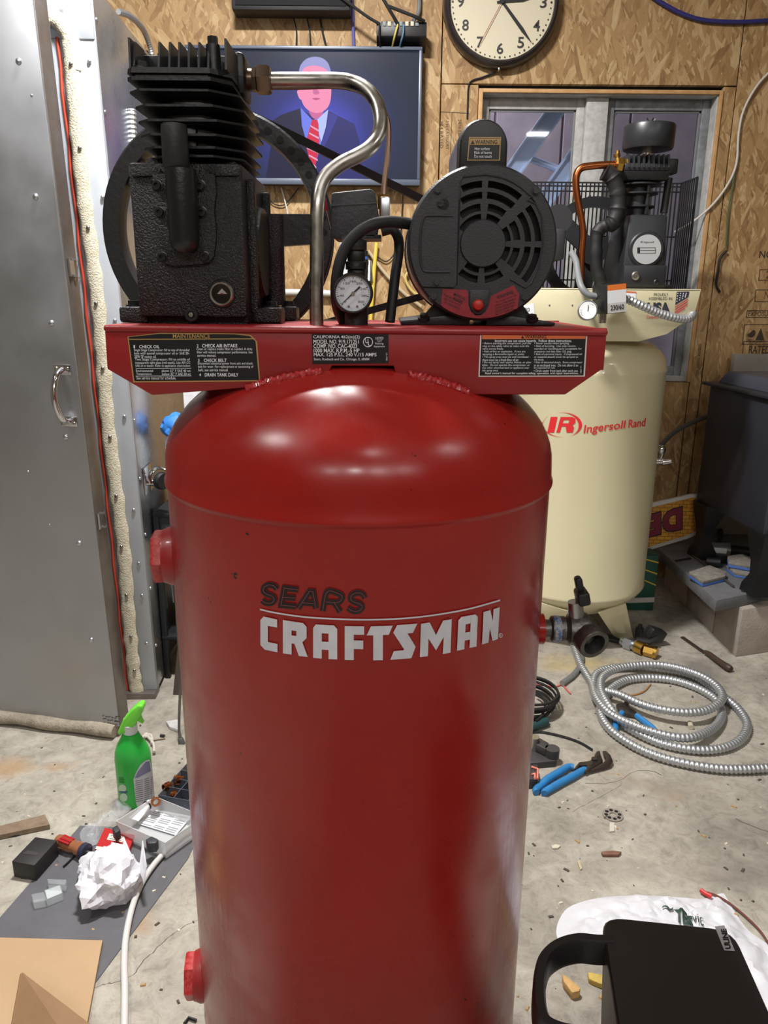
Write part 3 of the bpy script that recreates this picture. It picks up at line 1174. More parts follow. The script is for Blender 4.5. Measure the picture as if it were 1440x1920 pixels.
K = 520 / 1440.0
cv = lambda pts: [(460 + x * K, 1070 + y * K) for x, y in pts]
CRAFT = [
    # C
    [(95, 238), (165, 254), (165, 295), (117, 287), (117, 370), (167, 381), (167, 424), (100, 410), (78, 385), (78, 256)],
    # R
    [(195, 256), (240, 263), (240, 436), (195, 429)], [(240, 263), (300, 272), (318, 292), (265, 313), (240, 310)], [(318, 292), (318, 350), (296, 372), (265, 339), (265, 313)],
    [(240, 336), (265, 339), (296, 372), (255, 380), (240, 378)], [(255, 380), (296, 372), (324, 448), (278, 443)],
    # A
    [(352, 297), (366, 279), (397, 281), (397, 457), (352, 453)], [(397, 281), (432, 283), (432, 327), (397, 325)], [(397, 368), (432, 370), (432, 412), (397, 410)], [(432, 283), (460, 284), (477, 303), (477, 461), (432, 459)],
    # F
    [(516, 288), (617, 289), (617, 333), (563, 332), (563, 362), (612, 363), (612, 408), (563, 407), (563, 465), (516, 464)],
    # T
    [(652, 289), (765, 285), (745, 333), (714, 334), (714, 465), (664, 466), (664, 336), (630, 336)],
    # S
    [(788, 283), (893, 275), (870, 323), (842, 326), (884, 395), (862, 455), (752, 463), (771, 418), (822, 413), (824, 408), (768, 322)],
    # M
    [(912, 276), (957, 269), (990, 334), (1027, 259), (1072, 252), (1065, 426), (1025, 433), (1030, 344), (990, 414), (951, 352), (948, 444), (906, 449)],
    # A
    [(1106, 258), (1122, 240), (1146, 236), (1137, 408), (1099, 416)], [(1146, 236), (1172, 231), (1169, 274), (1143, 279)], [(1141, 322), (1167, 317), (1166, 358), (1139, 363)], [(1172, 231), (1194, 227), (1207, 240), (1200, 394), (1164, 401)],
    # N
    [(1237, 215), (1272, 205), (1285, 262), (1289, 200), (1321, 190), (1311, 355), (1283, 365), (1270, 300), (1262, 374), (1229, 383)],
]
b = MB()
wrap_poly(b, [cv(p) for p in CRAFT], tsf(0.0013))
# long bowed rule above the word
top = [(75, 197), (150, 214), (300, 236), (450, 246), (600, 251), (750, 248), (900, 237), (1050, 216), (1180, 190), (1322, 150)]
top = [(p.x, p.y) for p in cat([Vector((x, y, 0)) for x, y in top], 4)]
for (a, c) in zip(top, top[1:]):
    wrap_poly(b, [cv([a, c, (c[0] + 1, c[1] + 8), (a[0] + 1, a[1] + 8)])], tsf(0.0013))
rcirc = [tsf(0.0013)(460 + (1326 + 9 * math.cos(R(a))) * K, 1070 + (336 + 11 * math.sin(R(a))) * K) for a in range(0, 360, 30)]
b.tube(rcirc, 0.0004, 4, closed=True)
b.text('R', (460 + 1322 * K, 1070 + 331 * K, 460 + 1330 * K, 1070 + 342 * K), tsf(0.0013))
DW = mk('white_decal', (206, 206, 212), 0.42, var=(26, (186, 186, 194), 0.2))
tag(b.build('brand_lettering', DW, tank), 'white block lettering with a thin rule above')
# name above in black inline italics
b = MB()
SEA = [[[(163, 97), (150, 80), (122, 74), (99, 86), (95, 107), (113, 122), (140, 132), (150, 150), (137, 167), (108, 168), (86, 153)]],
       [[(274, 99), (203, 90), (186, 179), (262, 186)], [(197, 137), (260, 142)]],
       [[(274, 196), (334, 107), (352, 109), (366, 196)], [(298, 166), (356, 171)]],
       [[(401, 211), (424, 110), (484, 119), (503, 136), (493, 158), (470, 165), (418, 162)], [(462, 166), (492, 214)]],
       [[(622, 142), (607, 120), (577, 115), (551, 129), (548, 150), (568, 164), (595, 172), (606, 190), (590, 208), (560, 210), (532, 194)]]]


def stroke(b, pts, w, surf, mi, smooth):
    P = [Vector((x, y, 0)) for x, y in pts]
    if smooth:
        P = cat(P, 4)
    else:
        Q = []
        for p, q in zip(P, P[1:]):
            n_ = max(1, int((q - p).length / 20))
            Q += [p.lerp(q, k / n_) for k in range(n_)]
        P = Q + [P[-1]]
    ed = []
    for i, p in enumerate(P):
        d0 = (p - P[i - 1]).normalized() if i else (P[1] - p).normalized()
        d1 = (P[i + 1] - p).normalized() if i + 1 < len(P) else d0
        n0, n1 = Vector((-d0.y, d0.x, 0)), Vector((-d1.y, d1.x, 0))
        n_ = (n0 + n1).normalized()
        n_ = n_ * (w / 2 / max(.5, n_.dot(n1)))
        ed.append((p + n_, p - n_))
    for a, c in zip(ed, ed[1:]):
        b.poly([surf(*cv([(q.x, q.y)])[0]) for q in (a[0], c[0], c[1], a[1])], mi)


for L_ in SEA:
    for i, pts in enumerate(L_):
        sm = len(pts) > 6
        stroke(b, pts, 30, tsf(0.0011 + .00006 * i), 0, sm)
        stroke(b, pts, 4.5, tsf(0.0018), 1, sm)
tag(b.build('name_lettering', [mk('black_decal', (34, 22, 24), 0.45), mk('inline_grey_red', (104, 56, 58), 0.4)], tank), 'black italic inline lettering')

# ------------------------------------------------------------------ pump
YP = 0.932
pf = lambda x, y, Y=YP: PY(x, y, Y)
cx0, cx1 = pf(246, 400).x, pf(456, 400).x
czt, czb = pf(350, 305).z, ZT
CD = 0.185
b = MB()
b.box(((cx0 + cx1) / 2, YP + CD / 2, (czt + czb) / 2 + 0.004), (cx1 - cx0, CD, czt - czb - 0.008), bev=0.004, seg=2)
b.box(((cx0 + cx1) / 2 + 0.002, YP + CD / 2 + 0.01, czt + 0.002), ((cx1 - cx0) * 0.80, CD * 0.86, 0.014), bev=0.003)
# base flange
b.box(((cx0 + cx1) / 2, YP + CD / 2 + 0.008, czb + 0.006), (cx1 - cx0 - 0.004, CD - 0.016, 0.014), bev=0.002)
for dx, dy in ((cx0 - 0.010, 0.03), (cx1 + 0.019, 0.05), (cx1 + 0.026, 0.15), (cx0 - 0.012, 0.15)):
    b.box((dx, YP + dy, czb + 0.010), (0.034, 0.040, 0.018), bev=0.003)
# rounded bearing housing on the right flank with ribs
b.cyl(((cx1 - 0.004), YP + 0.095, czb + 0.085), (cx1 + 0.010, YP + 0.095, czb + 0.085), 0.058, 0.052, n=32)
b.box((cx1 + 0.004, YP + 0.035, (czt + czb) / 2), (0.010, 0.012, (czt - czb) * .86), bev=0.003)
b.box((cx1 + 0.004, YP + 0.155, (czt + czb) / 2), (0.010, 0.012, (czt - czb) * .86), bev=0.003)
b.cyl((cx1 + 0.013, YP + 0.148, czb + 0.02), (cx1 + 0.013, YP + 0.148, czb + 0.135), 0.014, n=18)
case = b.build('crankcase', IRON, rc_)
for dx, dy in ((cx0 - 0.014, 0.03), (cx1 + 0.022, 0.05), (cx1 + 0.031, 0.15)):
    stud(case, 'mounting_bolt', (dx, YP + dy, czb + 0.019), (0, 0, 1), 0.0075, 'hex', IRONS)
# step and raised frame on the front face
for pts in ([(248, 315), (302, 315), (302, 330), (248, 332)], [(392, 314), (449, 314), (449, 330), (392, 331)]):
    b = MB()
    b.prism([pf(*p) for p in pts], (0, -0.003, 0), bev=0.001)
    b.build('front_rib', IRON, case)
b = MB()
cov = [(287, 326), (405, 326), (408, 360), (404, 395), (408, 440), (404, 480), (396, 492), (380, 497), (330, 500), (308, 495), (297, 480), (292, 420)]
b.prism([pf(*p) for p in cov], (0, -0.006, 0), bev=0.002)
cover = b.build('breather_cover', IRON, case)
for (x, y) in ((295, 348), (376, 348), (300, 398), (379, 398), (305, 482), (384, 481)):
    stud(case, 'socket_screw', pf(x, y, YP - 0.0055), (0, -1, 0), 0.0050, 'socket', mk('screw_black', (34, 34, 37), .3, .3))
b = MB()
t0, t1 = pf(336, 318, YP - 0.016), pf(341, 474, YP - 0.016)
b.lathe([(0.0165, 0), (0.0168, -0.004), (0.0168, (t1.z - t0.z) + 0.014), (0.0145, t1.z - t0.z + 0.005), (0.009, t1.z - t0.z)], (t0.x + 0.002, YP - 0.018, t0.z), (0, 0, 1), n=28)
b.build('breather_tube', mk('breather_satin', (24, 25, 27), .32, bump=(200, .1)), case)
b = MB()
c0 = pf(327, 236, YP - 0.012)
b.lathe([(0.0135, 0.0), (0.0142, -0.004), (0.0146, t0.z - c0.z + 0.002), (0.013, t0.z - c0.z)], (c0.x + 0.001, YP - 0.018, c0.z), (0, 0, 1), n=10)
b.build('breather_cap', mk('ribbed_black_plastic', (34, 34, 36), 0.5, bump=(300, 0.1)), case)
sg = pf(416, 551)
b = MB()
b.lathe([(0.0142, 0), (0.0142, 0.003), (0.013, 0.0045), (0.0112, 0.0045), (0.0108, 0.0025)], sg, (0, -1, 0), n=30)
b.lathe([(0.0160, 0), (0.0160, 0.0012), (0.0152, 0.002)], sg, (0, -1, 0), n=30, mi=1)
sight = b.build('sight_glass', [STEEL, IRONS], case)
b = MB()
b.lathe([(0.0108, 0.0), (0.0108, 0.0026), (0.006, 0.0030), (0.001, 0.0031)], sg, (0, -1, 0), n=24, mi=0)
b.poly([pf(407, 551, YP - 0.0034), pf(416, 541, YP - 0.0034), pf(426, 551, YP - 0.0034)], 1)
b.poly([pf(411, 552, YP - 0.0035), pf(416, 549, YP - 0.0035), pf(421, 552, YP - 0.0035)], 2)
b.build('sight_lens', [mk('dark_oil_glass', (28, 24, 22), 0.1), mk('sight_highlight', (160, 155, 155), 0.3), mk('sight_red', (120, 30, 32), 0.3)], case)
dp = pf(360, 590)
b = MB()
b.lathe([(0.0080, -0.001), (0.0080, 0.004), (0.0072, 0.005), (0.004, 0.005), (0.0036, 0.002)], dp, (0, -1, 0), n=20)
b.build('drain_plug', IRONS, case)
b = MB()
b.lathe([(0.0036, 0.001), (0.0030, 0.006), (0.001, 0.0062)], dp, (0, -1, 0), n=6)
b.build('plug_core', STEEL, case)

# cylinder block with fins
fx0, fx1 = pf(246, 195).x, pf(405, 195).x
FXR = pf(418, 110).x + 0.004
FY0, FY1 = 0.935, 1.10
b = MB()
zc0, zc1 = czt - 0.002, pf(300, 150).z
b.box(((fx0 + FXR) / 2 + 0.004, (FY0 + FY1) / 2, (zc0 + zc1) / 2), ((FXR - fx0) * .55, (FY1 - FY0) * .80, zc1 - zc0), bev=0.015)
b.box((pf(347, 270).x, FY0 + 0.026, (zc0 + zc1) / 2 - 0.02), (0.022, 0.03, (zc1 - zc0) * .62), bev=0.008)
cylb = b.build('cylinder_block', IRONS, rc_)


def fin(z, x0, x1, y0, y1, ch, t=0.0075):
    bb = MB()
    def ringp(ins, zz):
        a, c, d, e = x0 + ins, x1 - ins, y0 + ins, y1 - ins
        h = ch * (0.7 if ins else 1)
        return [Vector(p) for p in ((a + h * .5, d, zz), (c - h, d, zz), (c, d + h * .9, zz), (c, e - h, zz), (c - h, e, zz), (a + h, e, zz), (a, e - h, zz), (a, d + h * .5, zz))]
    lo, mid, mid2, hi = ringp(0.020, z - t), ringp(0, z - 0.0012), ringp(0, z + 0.0012), ringp(0.020, z + t * .5)
    n = 8
    vs = lo + mid + mid2 + hi
    fs = []
    for j in range(3):
        for k in range(n):
            fs.append((j * n + k, j * n + (k + 1) % n, (j + 1) * n + (k + 1) % n, (j + 1) * n + k))
    fs += [tuple(range(n - 1, -1, -1)), tuple(range(3 * n, 4 * n))]
    bb.add(vs, fs)
    return bb


for i, (yy, dl, dr) in enumerate(((167, -0.006, 0.008), (196, -0.001, 0.012), (224, 0.001, 0.016), (251, 0.003, 0.014), (275, 0.006, 0.012), (291, 0.018, 0.010))):
    z = pf(320, yy).z
    fin(z, fx0 + dl, FXR + dr, FY0, FY1 + 0.004, 0.030).build('cooling_fin', IRONS, cylb, angle=25)

# head
hz0, hz1, hz2 = pf(320, 152).z, pf(320, 123).z, pf(320, 68).z
hx0, hx1 = pf(233, 120).x, pf(417, 110).x
HY0, HY1 = 0.938, 1.098
b = MB()
def octo(ins, z, ch=0.020):
    a, c, d, e = hx0 + ins, hx1 - ins + 0.004, HY0 + ins, HY1 - ins
    return [Vector(p) for p in ((a + ch * .3, d, z), (c - ch, d, z), (c, d + ch, z), (c, e - ch, z), (c - ch, e, z), (a + ch, e, z), (a, e - ch, z), (a, d + ch * .3, z))]
def loft(b, rs, mi=0):
    n = len(rs[0])
    vs = [v for r_ in rs for v in r_]
    fs = []
    for j in range(len(rs) - 1):
        for k in range(n):
            fs.append((j * n + k, j * n + (k + 1) % n, (j + 1) * n + (k + 1) % n, (j + 1) * n + k))
    fs += [tuple(range(n - 1, -1, -1)), tuple(range((len(rs) - 1) * n, len(rs) * n))]
    b.add(vs, fs, mi)
hm = hz0 + (hz1 - hz0) * .45
loft(b, [octo(0.004, hz0), octo(-0.001, hz0 + 0.002), octo(-0.001, hm - 0.001), octo(0.0025, hm), octo(0.0025, hm + 0.0015), octo(-0.001, hm + 0.0025), octo(0.0, hz1)])
# tall block in the middle of the head behind the fins
b.box(((hx0 + hx1) / 2, (HY0 + HY1) / 2 + 0.012, (hz1 + hz2) / 2 - 0.003), ((hx1 - hx0) * 0.92, (HY1 - HY0) * .62, hz2 - hz1 - 0.004), bev=0.002)
head = b.build('cylinder_head', IRONS, rc_)
n_f = 10
for i, xp in enumerate((236, 243, 290, 310, 328, 347, 366, 384, 418)):
    x = pf(xp, 110).x
    zz = hz2 + (0.002 if i in (0, 8) else 0)
    slant = 0.010 if i not in (0, 8) else 0.003
    b = MB()
    thick = 0.0022
    y1_ = HY1 if i in (0, 8) else HY0 + 0.045
    b.prism([Vector((x, HY0 + 0.003, hz1 - 0.001)), Vector((x, HY0 + 0.003 + slant, zz)), Vector((x, y1_, zz)), Vector((x, y1_, hz1 - 0.001))], (thick, 0, 0))
    b.build('head_fin', mk('head_fin_grey_black', (46, 46, 48), .45), head)
for i in range(7):
    x = hx0 + 0.015 + i * (hx1 - hx0 - 0.03) / 6
    b = MB()
    b.prism([Vector((x, HY0 + 0.07, hz2 - 0.006)), Vector((x, HY0 + 0.074, hz2 + 0.005)), Vector((x, HY1 - 0.004, hz2 + 0.004)), Vector((x, HY1, hz2 - 0.006))], (0.0022, 0, 0))
    b.build('head_fin', mk('head_fin_grey_black', (46, 46, 48), .45), head)
p = pf(263, 121, HY0 + 0.012)
stud(head, 'head_bolt', (p.x, HY0 + 0.014, hz1), (0, 0, 1), 0.0088, 'hex', IRONS)
b = MB()
p = pf(400, 100, HY0 + 0.016)
b.cyl((p.x, HY0 + 0.016, hz1 - 0.001), (p.x, HY0 + 0.016, hz2 - 0.002), 0.0085, 0.0075, n=18)
b.cyl((p.x, HY0 + 0.016, hz2 - 0.003), (p.x, HY0 + 0.016, hz2 + 0.006), 0.0060, n=6)
b.build('bolt_boss', IRONS, head)
# outlet elbow block on the right of the head
b = MB()
fo = PY(466, 150, 1.03)
b.box((hx1 + 0.004, 1.03, fo.z + 0.002), (0.014, 0.05, 0.046), bev=0.006)
b.build('outlet_block', IRONS, head)

# ------------------------------------------------------------------ flywheel, belt
YFW = 1.172
FC = PY(408, 434, YFW)
FR = 0.166
b = MB()
ax = (0, 1, 0)
rim = [(FR - 0.024, 0), (FR - 0.003, 0), (FR, 0.003), (FR, 0.008), (FR - .006, 0.012), (FR - .006, 0.024), (FR, 0.028), (FR, 0.036), (FR - 0.024, 0.036), (FR - 0.026, 0.018)]
b.lathe(rim + [rim[0]], FC, ax, n=72, cap=False)
b.lathe([(0.012, -0.004), (0.036, -0.004), (0.036, 0.038), (0.012, 0.038)], FC, ax, n=28)
for k in range(5):
    a = R(2 + 72 * k)
    d = Vector((math.cos(a), 0, math.sin(a)))
    s_ = Vector((-math.sin(a), 0, math.cos(a)))
    w0, w1 = 0.024, 0.020
    p0, p1 = FC + d * 0.03, FC + d * (FR - 0.022)
    y0_, y1_ = Vector((0, 0.006, 0)), Vector((0, 0.026, 0))
    b.hexa([p0 - s_ * w0 + y0_, p0 + s_ * w0 + y0_, p1 + s_ * w1 + y0_, p1 - s_ * w1 + y0_, p0 - s_ * w0 + y1_, p0 + s_ * w0 + y1_, p1 + s_ * w1 + y1_, p1 - s_ * w1 + y1_])
fly = b.build('flywheel', mk('flywheel_black', (34, 35, 38), .42, bump=(160, .12)), rc_)
for k in range(48):
    a = R(7.5 * k)
    if math.cos(a) < 0.1 or math.sin(a) < -0.1:
        continue
    stud(fly, 'balance_hole', FC + Vector((math.cos(a) * (FR - 0.013), -0.0002, math.sin(a) * (FR - 0.013))), (0, -1, 0), 0.0052, 'hole', DARK)

MC = PY(905, 457, 0.95)           # centre of the motor's front face
PCN = Vector((MC.x, YFW + 0.017, MC.z))
PR = 0.046
b = MB()
b.lathe([(0.012, 0), (PR, 0), (PR, 0.004), (PR - .008, 0.009), (PR - .008, 0.017), (PR, 0.022), (PR, 0.026), (0.012, 0.026)], PCN - Vector((0, 0.012, 0)), ax, n=36)
pul = b.build('motor_pulley', IRONS, rc_)
# belt loop: tangent lines between the two wheels
fc2, pc2 = Vector((FC.x, FC.z)), Vector((PCN.x, PCN.z))
dd = pc2 - fc2
ang0 = math.atan2(dd.y, dd.x)
al = math.acos((FR - PR) / dd.length)
loop = []
for k in range(41):
    a = ang0 + al + (2 * math.pi - 2 * al) * k / 40
    loop.append((fc2.x + FR * math.cos(a), fc2.y + FR * math.sin(a)))
for k in range(13):
    a = ang0 - al + 2 * al * k / 12
    loop.append((pc2.x + PR * math.cos(a), pc2.y + PR * math.sin(a)))
b = MB()
n = len(loop)
vs, fs = [], []
for i in range(n):
    p = Vector(loop[i])
    q = Vector(loop[(i + 1) % n]) - Vector(loop[i - 1])
    nn = Vector((q.y, -q.x)).normalized()
    for (o_, y_) in ((0.0015, -0.0085), (0.0015, 0.0085), (-0.0085, 0.005), (-0.0085, -0.005)):
        vs.append((p.x + nn.x * o_, YFW + 0.018 + y_, p.y + nn.y * o_))
for i in range(n):
    j = (i + 1) % n
    for k in range(4):
        fs.append((i * 4 + k, i * 4 + (k + 1) % 4, j * 4 + (k + 1) % 4, j * 4 + k))
b.add(vs, fs)
b.build('drive_belt', BLKR, rc_)

# ------------------------------------------------------------------ motor
MR = 0.0872
PXM = 140.0
MBLK = mk('motor_grey_black', (44, 45, 49), 0.5, bump=(500, 0.12), var=(40, (38, 39, 43), 0.2))
MSH = mk('worn_motor_shell', (66, 66, 70), 0.38, 0.5, var=(24, (128, 126, 124), 0.22))
b = MB()
b.lathe([(MR - 0.006, 0.016), (MR - 0.0005, 0.018), (MR + 0.001, 0.022), (MR + 0.001, 0.030), (MR - 0.001, 0.032), (MR - 0.001, 0.155), (MR + 0.001, 0.157), (MR - 0.002, 0.175), (MR - 0.03, 0.198), (0.02, 0.205)], MC, ax, n=64, cap=True)
b.cyl(MC + Vector((0, 0.2, 0)), MC + Vector((0, 0.25, 0)), 0.010, n=16)
motor = b.build('motor', MSH, rc_)
# vented end bell: polar grid with real openings
radii = [0, 20, 41, 43, 53, 58, 71, 79, 91, 98, 110, 116, 128, 136, 140]
NA = 120


def is_slot(rm, am):
    x, y = rm * math.cos(R(am)), rm * math.sin(R(am))
    ring = None
    for (a_, c_) in ((43, 53), (58, 71), (79, 91), (98, 110)):
        if a_ <= rm <= c_:
            ring = (a_, c_)
    if ring is None:
        return False
    if x < -42:
        return False
    da = math.degrees(7 / rm)
    am = (am + 180) % 360 - 180
    for sp in (90, 45, 0, -45, -90):
        e = da * (1.25 if sp in (45, -45) else 0.85)
        if abs(am - sp) < e:
            return False
    if am > 90 and rm > 0:
        return x > -42 and am < 160
    if am < -100 or am < -45:
        return ring[0] < 75 and ring[1] <= 75 and (am > -88 - 40)
    return True


solid = {}
for j in range(len(radii) - 1):
    for k in range(NA):
        solid[(j, k)] = not is_slot((radii[j] + radii[j + 1]) / 2, (k + 0.5) * 360 / NA)
b = MB()
S = MR / PXM
prot = lambda r_: 0.0 if r_ > 130 else (-0.0035 if 41.5 > r_ else -0.001)
def mv(r_, k, dy=0.0):
    a = R(k * 360 / NA)
    return MC + Vector((r_ * S * math.cos(a), (0.003 if r_ >= 139 else 0.0) - (0.004 if r_ < 42 else 0) + dy, r_ * S * math.sin(a)))
for (j, k), ok in solid.items():
    r0_, r1__ = radii[j], radii[j + 1]
    if ok:
        if r0_ == 0:
            b.add([mv(0, 0), mv(r1__, k), mv(r1__, k + 1)], [(0, 1, 2)])
        else:
            b.add([mv(r0_, k), mv(r1__, k), mv(r1__, k + 1), mv(r0_, k + 1)], [(0, 1, 2, 3)])
    else:
        T_ = 0.006
        if solid.get((j - 1, k), True):
            b.add([mv(r0_, k), mv(r0_, k + 1), mv(r0_, k + 1, T_), mv(r0_, k, T_)], [(0, 1, 2, 3)])
        if solid.get((j + 1, k), True):
            b.add([mv(r1__, k), mv(r1__, k + 1), mv(r1__, k + 1, T_), mv(r1__, k, T_)], [(0, 1, 2, 3)])
        if solid[(j, (k - 1) % NA)]:
            b.add([mv(r0_, k), mv(r1__, k), mv(r1__, k, T_), mv(r0_, k, T_)], [(0, 1, 2, 3)])
        if solid[(j, (k + 1) % NA)]:
            b.add([mv(r0_, k + 1), mv(r1__, k + 1), mv(r1__, k + 1, T_), mv(r0_, k + 1, T_)], [(0, 1, 2, 3)])
for k in range(NA):
    b.add([mv(140, k), mv(140, k + 1), mv(140, k + 1, 0.016), mv(140, k, 0.016)], [(0, 1, 2, 3)])
bell = b.build('end_bell', MBLK, motor, angle=30)
b = MB()
b.lathe([(0.002, 0.012), (MR - 0.010, 0.012), (MR - 0.010, 0.014), (0.002, 0.014)], MC, ax, n=40)
b.lathe([(0.03, 0.009), (0.045, 0.008), (0.047, 0.012), (0.03, 0.012)], MC, ax, n=40)
b.build('dark_cavity', DARK, motor)  # dark disc standing in for the shaded motor cavity, with a winding ring
ms = lambda dy: (lambda x, y: MC + Vector(((x - 905) * S, dy, -(y - 457) * S)))
# raised ring lines around the vents
b = MB()
for pts in ([(863, 341), (905, 337)] + [(905 + 119 * math.cos(R(a)), 457 - 119 * math.sin(R(a))) for a in range(84, 30, -6)] + [(985, 380), (990, 374)],):
    b.tube([ms(-0.0005)(*p) for p in pts], 0.0011, 6)
b.tube([ms(-0.0005)(*p) for p in [(863, 341), (859, 350), (859, 530)]], 0.0011, 6)
b.tube([ms(-0.0005)(*p) for p in [(1000, 385), (1013, 410), (1018, 457), (1012, 500), (1000, 528), (990, 536), (960, 520)]], 0.0011, 6)
b.build('vent_rib', MBLK, motor)
# terminal cover on the left
b = MB()
tc_ = [(856, 379), (857.5, 530), (853, 536)]
tc_ += [(905 - 136 * math.cos(R(a)), 457 + 136 * math.sin(R(a))) for a in range(35, -36, -5)]
b.prism([ms(-0.0003)(*p) for p in tc_], (0, -0.0032, 0))
b.build('terminal_cover', MBLK, motor)
b = MB()
U_ = [(846, 409), (800, 409), (793, 414), (789, 430), (787, 457), (789, 490), (794, 504), (802, 508), (845, 508)]
b.tube([ms(-0.0035)(*p) for p in cat([Vector((x, y, 0)) for x, y in U_], 3) for p in [(p.x, p.y)]], 0.0016, 8)
b.build('cover_ridge', MBLK, motor)
for (x, y) in ((818, 364), (999, 364), (815, 553), (989, 553)):
    stud(motor, 'through_bolt', ms(0.0)(x, y), (0, -1, 0), 0.0040, 'hex', MBLK)
stud(motor, 'cover_screw', ms(-0.0035)(820, 527), (0, -1, 0), 0.0036, 'hex', MBLK)
stud(motor, 'lead_hole', ms(-0.0031)(830, 389), (0, -1, 0), 0.0062, 'hole', DARK)
stud(motor, 'lead_screw', ms(-0.0035)(824, 389), (0, -1, 0), 0.0036, 'hex', IRONS)
b = MB()
b.text('85', (834, 345, 850, 356), ms(-0.0005))
b.build('cast_number', mk('cast_mark', (56, 57, 61), 0.5), motor)
# red label along the lower rim
CK = 340 / 1440.0
cm = lambda pts: [(740 + x * CK, 200 + y * CK) for x, y in pts]
lab = cm([(392, 1436), (585, 1442), (598, 1470), (604, 1560), (625, 1610), (660, 1640), (705, 1640), (745, 1610), (768, 1560), (780, 1490), (960, 1402), (1012, 1475), (1003, 1585)])
lab += [(905 + 136 * math.cos(R(a)), 457 + 136 * math.sin(R(a))) for a in range(60, 121, 5)] + cm([(376, 1560)])
LRED = mk('motor_label_red', (150, 38, 50), 0.45, var=(120, (128, 28, 40), 0.2))
b = MB()
b.prism([ms(-0.0004)(*p) for p in lab], (0, -0.0006, 0))
q = ms(-0.0013)
def qr(ang, x0_, y0_):
    c, s2 = math.cos(R(ang)), math.sin(R(ang))
    return lambda x, y: q(x0_ + (x - x0_) * c - (y - y0_) * s2, y0_ + (x - x0_) * s2 + (y - y0_) * c)
rl = qr(24, 850, 545)
b.text('MANUAL', (855, 543, 880, 549), rl, 1, bold=0.01)
b.text('RESET', (857, 551, 878, 556.5), rl, 1, bold=0.01)
for i, t in enumerate(('PUSH BUTTON TO', 'RESET AFTER MOTOR', 'HAS COOLED DOWN')):
    b.text(t, (838 + 3 * i, 553 + 6 * i, 876, 557 + 6 * i), rl, 1)
rr_ = qr(-20, 935, 552)
b.text('WARNING', (935, 551, 968, 558), rr_, 1, bold=0.02)
for i, t in enumerate(('TO AVOID INJURY OR', 'DAMAGE DISCONNECT', 'POWER BEFORE WORK', 'ON THIS MOTOR UNIT', 'OR ITS WIRING')):
    b.text(t, (930 - 2 * i, 561 + 5.4 * i, 972 - 3 * i, 564.5 + 5.4 * i), rr_, 1)
tag(b.build('reset_label', [LRED, PRINTB], motor), 'red reset and warning label')
b = MB()
b.prism([ms(-0.0008)(*p) for p in cm([(612, 1440), (770, 1440), (752, 1560), (735, 1610), (700, 1632), (660, 1632), (628, 1600), (612, 1550)])], (0, -0.0022, 0), bev=0.0006)
b.build('button_lobe', MBLK, motor)
b = MB()
c = ms(-0.0028)(900.5, 568.5)
b.lathe([(0.0066, 0), (0.0066, 0.003), (0.0050, 0.0052), (0.001, 0.0060)], c, (0, -1, 0), n=24)
b.build('reset_button', mk('button_red', (178, 38, 28), 0.35), motor)
# capacitor housing on top
cb = 0.962
c0 = PY(900, 270, cb)
ch = []
xl_, xr_ = PY(861, 300, cb).x, PY(950, 300, cb).x
zt_, zb_ = PY(903, 222, cb).z, PY(903, 322, cb).z
rw = (xr_ - xl_) / 2
for k in range(17):
    a = R(180 - 180 * k / 16)
    ch.append(Vector((xl_ + rw + rw * math.cos(a), cb, zt_ - rw + rw * math.sin(a))))
poly = [Vector((xl_, cb, zb_))] + ch + [Vector((xr_, cb, zb_))]
b = MB()
b.prism([p + Vector((0, 0, 0)) for p in poly], (0, 0.012, 0), bev=0.004, seg=3)
cap = b.build('capacitor_cover', BLK, motor)
b = MB()
cc = Vector((xl_ + rw, 0, zt_ - rw))
def grow(p, k_):
    v = Vector((p.x, 0, max(p.z, zb_))) - cc
    return Vector((cc.x + v.x * k_, p.y, cc.z + v.z * k_))
rs = [[grow(p, 1.0) + Vector((0, 0.010, 0)) for p in poly], [grow(p, 1.07) + Vector((0, 0.012, 0)) for p in poly], [grow(p, 1.07) + Vector((0, 0.135, 0)) for p in poly], [grow(p, 0.9) + Vector((0, 0.15, 0)) for p in poly]]
loft(b, rs)
b.build('capacitor_housing', MSH, motor)
cl = lambda dy: (lambda x, y: PY(x, y, cb - dy))
b = MB()
quad(b, [(879.5, 257), (939.5, 257), (937.5, 301), (876, 301)], cl(0.0004), 0)
quad(b, [(881.5, 259), (937.5, 259), (935.5, 299), (878, 299)], cl(0.0007), 1)
quad(b, [(881.5, 260), (937, 260), (936.5, 271.5), (881, 271.5)], cl(0.0010), 0)
b.text('WARNING', (891, 262, 932.5, 270), cl(0.0013), 1, bold=0.012)
quad(b, [(882.5, 270), (886.3, 262.5), (890, 270)], cl(0.0013), 1)
for i, (t, xa, xb) in enumerate((('Hot surface', 890, 918), ('Risk of burns', 889.5, 922), ('Do not touch', 889.5, 922))):
    b.text(t, (xa, 276 + 7.2 * i, xb, 281.5 + 7.2 * i), cl(0.0010), 2)
tag(b.build('hot_surface_label', [GOLD, LBK, PRINTW], motor), 'gold and black hot surface label')
